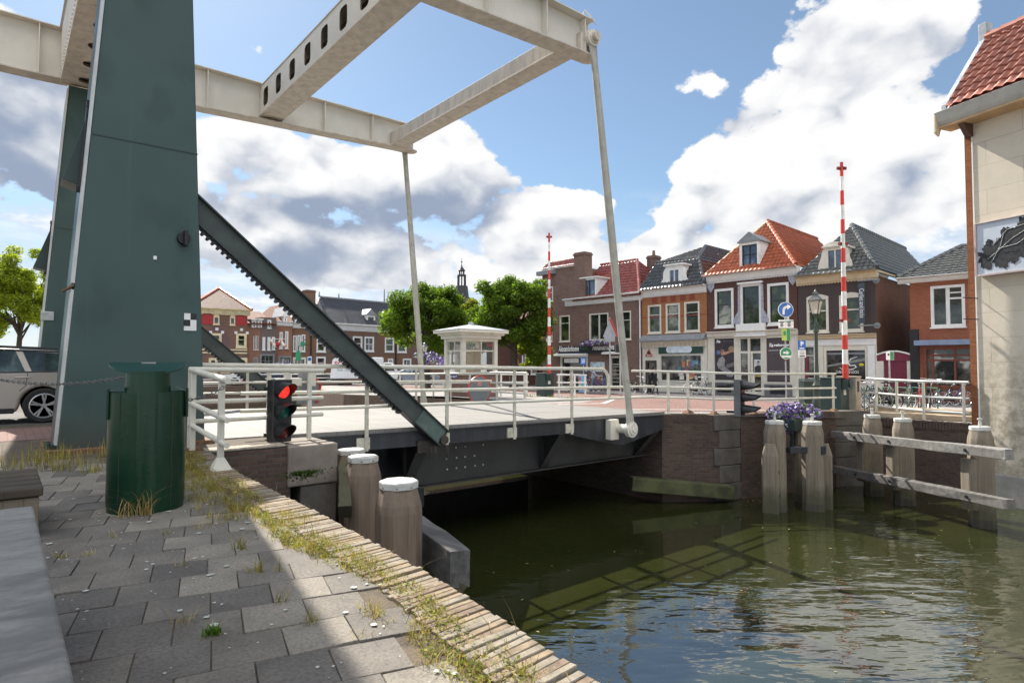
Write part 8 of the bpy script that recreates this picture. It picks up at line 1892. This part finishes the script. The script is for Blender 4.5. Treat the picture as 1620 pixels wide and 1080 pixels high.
# ---------------- cars
def car(label,paint,rear_detail=True,est=True):
    t=thing('parked_car' if not rear_detail else 'estate_car',label,'car',(0,0,0))
    W=.90; hwf=lambda z: W if z<.92 else W-(z-.92)*.42
    zr=1.44
    def arch(cx,r=.37,z0=.22): return [(cx+r*math.cos(math.pi*k/10),.33+r*math.sin(math.pi*k/10)) for k in range(11)]
    # lower body, x forward
    low=[(2.28,.30),(2.36,.45),(2.34,.66),(2.20,.80),(1.2,.93),(-2.25,.985),(-2.33,.80),(-2.36,.50),(-2.28,.27)]
    low+= [(-1.40-.40,.25)]+arch(-1.40)[::-1]+[(-1.40+.42,.22),(1.42-.42,.22)]+arch(1.42)[::-1]+[(1.42+.40,.24)]
    b=MB()
    P=[(x,-W,z) for x,z in low]; 
    vs=[];n=len(low)
    for y,ins in((-W,.0),(-W+.06,-.0),(W-.06,0),(W,0)):
        for x,z in low: 
            sx=1-.03*(abs(y)==W); vs.append((x*sx,y*(1-.05*max(0,(z-.6))*0),z))
    fs=[tuple(range(n))[::-1],tuple(range(3*n,4*n))]
    for r in range(3): fs+=[(r*n+i,r*n+(i+1)%n,(r+1)*n+(i+1)%n,(r+1)*n+i) for i in range(n)]
    b.add(vs,fs); b.build('body',paint,t,bevel=.035,seg=3)
    gh=[(1.15,.91),(.35,1.36),(-.3,zr),(-1.55,zr-.05),(-2.0,1.30),(-2.30,.96)] if est else [(1.1,.91),(.3,1.34),(-.3,1.40),(-1.0,1.36),(-1.75,.99)]
    b=MB(); vs=[(x,-hwf(z)+.01,z) for x,z in gh]+[(x,hwf(z)-.01,z) for x,z in gh]; n=len(gh)
    b.add(vs,[tuple(range(n))[::-1],tuple(range(n,2*n))]+[(i,(i+1)%n,n+(i+1)%n,n+i) for i in range(n)]); b.build('cabin',paint,t,bevel=.05,seg=3)
    gl=glassmat('car glass',(.02,.03,.03),(.10,.16,.15),.03)
    wins=[[(.92,.965),(.33,1.31),(-.10,1.37),(-.12,.975)],[(-.20,.975),(-.18,1.375),(-.95,1.375),(-1.10,.985)],[(-1.20,.99),(-1.06,1.37),(-1.62,1.33),(-2.02,1.10),(-2.08,1.0)]] if est else [[(.85,.965),(.28,1.28),(-.12,1.33),(-.14,.97)],[(-.22,.975),(-.2,1.335),(-.85,1.31),(-1.35,1.0)]]
    for s in(-1,1):
        for q in wins:
            b=MB(); b.add([(x,s*(hwf(z)+.004),z) for x,z in q],[tuple(range(len(q)))]); b.build('side_window',gl,t,fixn=False)
        b=MB(); b.tube([(x,s*(hwf(z)+.006),z) for x,z in ([(1.05,.945),(.33,1.345),(-.3,1.405),(-1.6,1.365),(-2.05,1.14)] if est else [(1.0,.95),(.28,1.31),(-.3,1.37),(-.9,1.345),(-1.45,.99)])],.013,5); b.tube([(1.02,s*(W+.004),.95),(-2.1,s*(W+.004),.985)],.012,5); b.build('window_trim',M_chrome if not est else M_black,t)
        b=MB()
        for x in(-.95,.12): b.beam((x,s*(W+.012),.87),(x-.24,s*(W+.012),.875),.03,.035)
        b.build_each('door_handle',paint,t,bevel=.01)
        b=MB()
        for pts in([(-.16,.97),(-.17,.34),],[(-1.14,.98),(-1.12,.72),(-1.02,.62)],[(.98,.93),(.96,.30)]): b.tube([(x,s*(W+.001),z) for x,z in pts],.005,4)
        b.build('door_gap',M_black,t)
        b=MB(); b.box((-.95,s*W-.02,.20),(.98,s*W+.02,.30)); b.build('sill_trim',M_black,t,bevel=.01)
        for x in(-1.40,1.42):
            wv=MB(); y0=s*(W-.20); y1=s*(W+.015); wv.lathe((x,y0,.33),[(.20,0),(.31,.0),(.33,.03*1),(.33,abs(y1-y0)-.03),(.305,abs(y1-y0)),(.235,abs(y1-y0)-.005),(.23,abs(y1-y0)-.05),(.05,abs(y1-y0)-.06)],32,axis=(0,s,0)); wo_=wv.build('wheel',M_tyre,t)
            rm=MB(); rm.lathe((x,y1,.33),[(.232,-.03),(.236,.002),(.215,.004),(.21,-.03)],32,axis=(0,s,0))
            for k in range(5):
                for dd in(-.13,.13):
                    a=2*math.pi*k/5+.3; rm.beam((x+math.cos(a)*.04,y1-s*.012,.33+math.sin(a)*.04),(x+math.cos(a+dd)*.22,y1-s*.004,.33+math.sin(a+dd)*.22),.030,.02,up=(0,1,0))
            rm.cyl((x,y1-s*.03,.33),(x,y1+s*.002,.33),.05,.045,14); rm.build('rim',mat('alloy rim',(.45,.46,.47),.3,metal=.7),wo_)
    # windscreens, lights, plates
    b=MB(); b.add([(1.08,-.74,.965),(1.08,.74,.965),(.42,.66,1.335),(.42,-.66,1.335)],[(0,1,2,3)]); b.xf(Matrix.Translation((.02,0,.01))); b.build('windscreen',gl,t,fixn=False)
    rx=[(-2.29,.72,1.02),(-2.03,.62,1.30)] if est else [(-1.70,.72,1.02),(-1.05,.62,1.335)]
    b=MB(); b.add([(rx[0][0],-rx[0][1],rx[0][2]),(rx[0][0],rx[0][1],rx[0][2]),(rx[1][0],rx[1][1],rx[1][2]),(rx[1][0],-rx[1][1],rx[1][2])],[(0,1,2,3)]); b.xf(Matrix.Translation((-.02,0,.01))); b.build('rear_window',gl,t,fixn=False)
    for s in(-1,1):
        b=MB(); b.prism([(-2.345,s*.60,.70),(-2.345,s*.88,.70),(-2.10,s*.905,.70),(-2.10,s*.905,.95),(-2.30,s*.88,.97)],(0,0,.02)) if False else b.box((-2.365,s*.62-.2*(s<0)*0,.72),(-2.20,s*.905,.93)); b.build('tail_light',mat('tail light',(.30,.012,.012),.2),t,bevel=.02)
        b=MB(); b.box((2.12,s*.55,.60),(2.33,s*.86,.74)); b.build('headlight',mat('headlight',(.6,.62,.65),.1),t,bevel=.02)
        b=MB(); b.box((.72,s*.92,.98),(.90,s*1.06,1.10)); b.build('mirror',paint,t,bevel=.03)
    if est:
        b=MB()
        for s in(-1,1): b.tube([(.2,s*.62,1.40),(-.3,s*.63,1.475),(-1.6,s*.63,1.43)],.016,5)
        b.build_each('roof_rail',M_black,t)
    return t
def paintmat(name,c): 
    m,nt,b=newmat(name); b.inputs['Base Color'].default_value=c+(1,); b.inputs['Metallic'].default_value=.35; b.inputs['Roughness'].default_value=.35; b.inputs['Coat Weight'].default_value=.6; b.inputs['Coat Roughness'].default_value=.05; return m
k=car('silver grey estate car behind the near bridge tower',paintmat('car silver beige',(.36,.335,.30))); k.scale=(.90,.90,.90); rw=1.40*.90; k.location=(.60-rw,13.42+.81,landz(0,14)); k.rotation_euler=(0,0,math.pi)
k.location=(.60-1.26,13.42+.81,.11)
def farcar(label,px,d,rot,c): 
    o=car(label,paintmat('paint %.2f %.2f %.2f'%c,c),False,False); p=base(px,0,d); o.location=p; o.rotation_euler=(0,0,rot); return o
farcar('white car parked on the far quay behind the lettered board',402,56.5,RIGHT+R(4),(.68,.68,.67))
farcar('dark blue car parked on the far quay right of the white car',452,56.0,RIGHT+R(4),(.03,.04,.07))
farcar('black car parked on the far quay before the town houses',498,55.5,RIGHT+R(4),(.02,.02,.022))
farcar('grey blue car parked on the far quay before the long brick house',655,57.0,RIGHT+R(8),(.22,.26,.33))
# delivery lorry with red lettering
d=56; c=base(565,0,d); t=thing('delivery_van','white box van with big red lettering parked before the long brick house','van',c); fx=(XR*.985+FWD*.17); fx.z=0; fx.normalize(); n_=Vector((fx.y,-fx.x,0)); n_=n_ if n_.dot(TOC)>0 else -n_
M=tmat(c,fx,n_); zh=zat(565.5,d)-c.z
mb=MB(); mb.prism([(-2.25,.55,-1.0),(2.3,.55,-1.0),(2.3,zh,-1.0),(-1.75,zh,-1.0),(-2.05,zh-.25,-1.0)],(0,0,2.0)); o=mb.build('box_body',mat('van white',(.72,.74,.76),.4,var=.04),t,T=M,bevel=.05)
text('lettering','FONTIJN',.62,M@Matrix.Translation((-.75,zh-.62,1.004)),M_sred,o,.01,width=2.3,shear=.1,offset=.012)
text('small_lettering','Sinds 1928',.3,M@Matrix.Translation((-1.1,zh-1.12,1.004)),mat('lettering blue grey',(.12,.22,.30)),o,.006,width=1.1,shear=.3)
mb=MB(); mb.prism([(-.45,zh-1.45,1.003),(-.2,zh-1.1,1.003),(.05,zh-1.45,1.003),(-.2,zh-1.3,1.003)],(0,0,.01)); mb.build('emblem',mat('emblem brown',(.25,.09,.05)),o,T=M)
mb=MB(); mb.prism([(2.32,.5,-.95),(3.6,.5,-.95),(3.65,1.1,-.95),(3.15,1.95,-.95),(2.32,2.0,-.95)],(0,0,1.9)); mb.build('cab',mat('van white',(.72,.74,.76)),t,T=M,bevel=.06)
for x in(-1.3,2.75):
    mb=MB(); mb.lathe((x,.36,.75),[(.2,0),(.36,.0),(.36,.22),(.2,.24)],20,axis=(0,0,1)); mb.build('wheel',M_tyre,t,T=M)
mb=MB(); mb.prism([(2.5,1.25,.955),(3.35,1.25,.955),(3.05,1.85,.955),(2.5,1.88,.955)],(0,0,.01)); mb.build('side_window',M_glass,t,T=M)
# ---------------- trees
def tree(label,c,H,cr,cz,rz_,trunk_r,nclump,nleaf,seed,leafc,group='round trees beyond the bridge',lobes=None,lsz=(.07,.15),name='round_tree'):
    """tapered trunk with limbs, crown of leaf sprays gathered in uneven clumps"""
    rg=np.random.RandomState(seed); t=thing(name,label,'tree',c,group); c=Vector(c); cc=c+Vector((0,0,cz))
    mb=MB(); top=c+Vector((.15,.1,cz-.2*rz_))
    mb.tube([c-Vector((0,0,.2)),c+Vector((0,0,.4)),c+Vector((.05,0,cz*.5)),top,cc+Vector((0,0,rz_*.6))],[trunk_r*1.35,trunk_r,trunk_r*.85,trunk_r*.6,trunk_r*.15],9)
    cl=[]
    for i in range(nclump):
        dd=rg.normal(size=3); dd/=np.linalg.norm(dd); 
        if dd[2]<-.75: dd[2]*=-.6
        k=rg.uniform(.42,1.0)**.5; rad=rg.uniform(.13,.32)*cr
        sc=np.array([cr-rad*.5,cr-rad*.5,rz_-rad*.5]); p=np.array(cc)+dd*sc*k*rg.uniform(.84,1.14); cl.append((p,rad))
    for l in (lobes or []): cl.append((np.array(cc)+np.array(l[:3]),l[3]))
    for i in range(0,len(cl),2):
        p,rad=cl[i]; q=Vector(p); s0=c+(top-c)*rg.uniform(.55,1.0); m_=s0+(q-s0)*.5+Vector((0,0,.25)); mb.tube([s0,m_,q],[trunk_r*.34,trunk_r*.2,trunk_r*.06],5)
    mb.build('trunk',mat('bark',(.075,.058,.042),.95,var=.4,vs=8,bs=20,bd=.02),t)
    wts=np.array([r**2 for _,r in cl]); wts/=wts.sum(); cnt=rg.multinomial(nleaf,wts)
    V=[];mi=[]
    for (p,rad),n in zip(cl,cnt):
        dd=rg.normal(size=(n,3)); dd/=np.linalg.norm(dd,axis=1,keepdims=True); rr=rad*(rg.uniform(.25,1,n)**.5)*(1+.25*rg.normal(size=n)*.6)
        q=p+dd*rr[:,None]*np.array([1,1,.8]); nn=dd*.5+rg.normal(size=(n,3))*.55+np.array([0,0,.55]); nn/=np.linalg.norm(nn,axis=1,keepdims=True)
        a=np.cross(nn,rg.normal(size=(n,3))); a/=np.linalg.norm(a,axis=1,keepdims=True)+1e-9; b=np.cross(nn,a); s=rg.uniform(lsz[0],lsz[1],n)[:,None]
        V.append(np.stack([q-a*s,q+b*s*.45+nn*s*.12,q+a*s,q-b*s*.45+nn*s*.12],1)); mi.append(rg.choice(3,size=n,p=[.5,.3,.2]))
    V=np.concatenate(V).reshape(-1,3); mi=np.concatenate(mi); F=np.arange(len(V)).reshape(-1,4)
    ms=[leafmat('leaf %s %d'%(name,j),tuple(x*s for x in leafc),.6,tc_=(1.5,1.6,.5)) for j,s in enumerate((1.0,.72,1.35))]
    rawmesh('crown',V,F,ms,t,mi); return t
def tz(px,py,d): return zat(py,d)
d=47; c=base(676,0,d); s=d/985
tree('round green tree in front of the long brick house, left of the church spire',c,0,64*s,zat(508,d)-c.z,64*s,.24,74,42000,1,(.135,.21,.030))
d=43; c=base(812,0,d); s=d/985
tree('larger round green tree right of the church spire beside the corner shop',c,0,63*s,zat(496,d)-c.z,74*s,.28,86,50000,2,(.10,.17,.026),lobes=[(-2.2,.8,-1.9,1.0),(1.0,-1.6,-2.6,.9),(1.6,-.6,-3.0,.7)])
d=46; c=base(28,0,d); s=d/985
c=Vector((PD(28,576,d).x,PD(28,576,d).y,landz(0,40)))
tree('tall pale green tree at the left edge behind the silver car',c,0,62*s,zat(478,d)-c.z,72*s,.2,60,30000,3,(.30,.35,.04),group=None,lobes=[(-.4,.8,3.9,.55),(.9,-.2,3.7,.5),(1.8,-1.6,2.6,.6)],name='pale_tree')
d=60; c=base(742,0,d); tree('small yellow green tree between the two round trees below the church spire',c,0,1.9,zat(505,d)+.78,2.2,.14,24,8000,5,(.24,.26,.035),group=None,name='small_tree')
d=52; c=base(850,0,d); tree('leafy tree low behind the second round tree next to the corner shop',c,0,2.2,3.0,2.4,.14,26,9000,6,(.10,.16,.025),group=None,name='small_tree')
# trees on the near side that the windows and the water mirror (left of and behind the camera)
for i,(u,v,r) in enumerate(((-9,30,3.5),(-26,52,4.5),(-18,40,4.0))):
    tree(['leafy tree on the left bank nearest to the far tower, off to the left','leafy tree on the left bank farthest back, off to the left','leafy tree on the left bank between the other two, off to the left'][i],(u,v,-.3),0,r,r*1.7,r*1.1,.25,30,9000,10+i,(.12,.17,.03),group=None,name='bank_tree')
# hedge and grass patches on the far bank
V=[];F=[];rgx=np.random.RandomState(5)
sp=[]
for px,d,n in((838,26.5,30),(905,26.5,26),(845,26,20),(1297,22.2,26),(1303,22.0,16),(875,26.4,20)):
    q=base(px,0,d); sp.append((q.x,q.y,q.z,n,.16,.8))
V,F,mi=blades(sp,17,.08,.22,(.006,.012)); g=rawmesh('grass',V,F,GM,None,mi); tag(g,'weeds at the foot of the far barrier and the old lamp','grass',kind='stuff')
# ================================================================ labels that point by neighbours
REL={
'leafy tree on the left bank nearest to the far tower, off to the left':'small leafy tree on the bank opposite the shops, closest to the bridge towers',
'leafy tree on the left bank farthest back, off to the left':'leafy tree with the widest crown on the bank opposite the shops',
'leafy tree on the left bank between the other two, off to the left':'leafy tree standing second from the bridge on the bank opposite the shops',
'tall raised red and white barrier arm near the lamp post at right':'tall raised red and white barrier arm beside the old lamp and beige cabinet',
'black bicycle parked side on behind the right quay railing, large spoked wheel in front':'black bicycle parked side on behind the pale quay railing, large spoked wheel',
'black bicycle behind the right railing, turned end on, next to the control cabinet':'black bicycle turned end on next to the beige control cabinet',
'dark blue bicycle at the left end of the bicycle rack':'dark blue bicycle in the rack, closest to the control cabinet',
'black bicycle at the right end of the rack, seen obliquely':'black bicycle at the rack end beside the plastered house, seen obliquely',
'black bicycle parked at the drainpipe right of the corner shop':'black bicycle parked at the drainpipe between corner shop and orange brick house',
'low green bicycle rack behind the right quay railing':'low green bicycle rack in front of the maroon garage',
'dark steel chain sagging in front of the near tower, left of the bin':'long dark steel chain sagging in front of the near green tower',
'beige control cabinet beside the right barrier base':'beige control cabinet beside the green base of the barrier',
'small cream latch housing at the far railing right of the signal':'small cream latch housing at the far railing behind the red signal',
'upper silvered timber rail of the fender at the right quay wall':'upper silvered timber rail bolted to the fender posts by the plastered house',
'timber mooring post with white cap farthest from the camera, touching the bridge abutment corner':'timber mooring post with white cap, touching the sandstone abutment corner',
'timber mooring post with white cap and yellowed side, nearest to the camera':'timber mooring post with white cap, standing alone beside the fender beam end',
'timber mooring post with white cap, middle of the three by the near quay':'timber mooring post with white cap, between the alone standing post and the abutment post',
'silvered timber left front post of the dolphin under the purple flowers':'silvered dolphin post closest to the rounded abutment corner, under the purple flowers',
'silvered timber rear post of the dolphin under the purple flowers':'silvered dolphin post half hidden behind the two others under the flowers',
'silvered timber right front post of the dolphin under the purple flowers':'silvered dolphin post facing the fender, beside the purple flowers',
'silvered fender post with white cap, left in the right quay row':'silvered fender post with white cap, closest to the abutment pier',
'silvered fender post with white cap, middle in the right quay row':'silvered fender post with white cap, second from the abutment pier',
'silvered fender post with white cap, nearest the plastered house in the right quay row':'silvered fender post with white cap, standing before the plastered house wall',
'red no entry sign right of the keeper booth':'red no entry sign with white plate between keeper booth and corner shop',
'tall pale green tree at the left edge behind the silver car':'tall pale yellow green tree behind the silver car',
'dark blue car parked on the far quay right of the white car':'dark blue car parked on the far quay between the white and the black car',
'person in black with a long skirt, left of the pair below the green shop sign':'person in black with a long skirt before the door of the green sign shop',
'person in a black coat and trousers, right of the pair below the green shop sign':'person in a black coat and trousers walking behind the one in the long skirt',
'person in a pale pink top walking left, outermost before the corner shop':'long haired person in a pale pink top before the corner shop window',
'brown haired person in a dark blue jacket and jeans walking right by the blue banner':'brown haired person in a dark blue jacket and jeans by the blue banner',
'cream plastered house rising from the water at the right, red tiled roof':'cream plastered house rising from the water, with red tiled roof and ink picture panel',
'brown brick quay wall running back beyond the bridge on the right bank':'brown brick quay wall running back beyond the bridge below the keeper booth',
'pale railing along the right quay in front of the parked bicycles':'pale railing along the quay in front of the parked bicycles',
'cream railing along the right bank behind the bridge towards the booth':'cream railing along the bank behind the bridge, passing the keeper booth',
'white railing right of the keeper booth in front of the second round tree':'white railing between the keeper booth and the far barrier',
'white railing right of the far barrier before the corner shop':'white railing between the far barrier and the corner shop',
'round green tree in front of the long brick house, left of the church spire':'round green tree in front of the long brick house with slate roof',
'larger round green tree right of the church spire beside the corner shop':'larger round green tree beside the corner shop, behind the keeper booth',
'shorter timber bolted to the left side of the dolphin':'shorter timber bolted to the dolphin post closest to the abutment corner',
'shorter timber bolted to the right side of the dolphin':'shorter timber bolted to the dolphin post facing the fender',
'pale timber block between the fender rails at the left post':'pale timber block between the fender rails at the post closest to the pier',
'pale timber block between the fender rails at the right post':'pale timber block between the fender rails at the post by the plastered house',
'grey stone slab bench at the near left, smooth streaked top':'grey stone slab bench on the near quay, smooth streaked top',
'old style street lamp with hanging purple flowers left of the keeper booth':'old style street lamp with hanging purple flowers beside the keeper booth',
'short leaning timber strut beside the farthest near mooring post':'short leaning timber strut beside the mooring post at the abutment corner',
}
for o in bpy.data.objects:
    l=o.get('label')
    if l in REL: o['label']=REL[l]
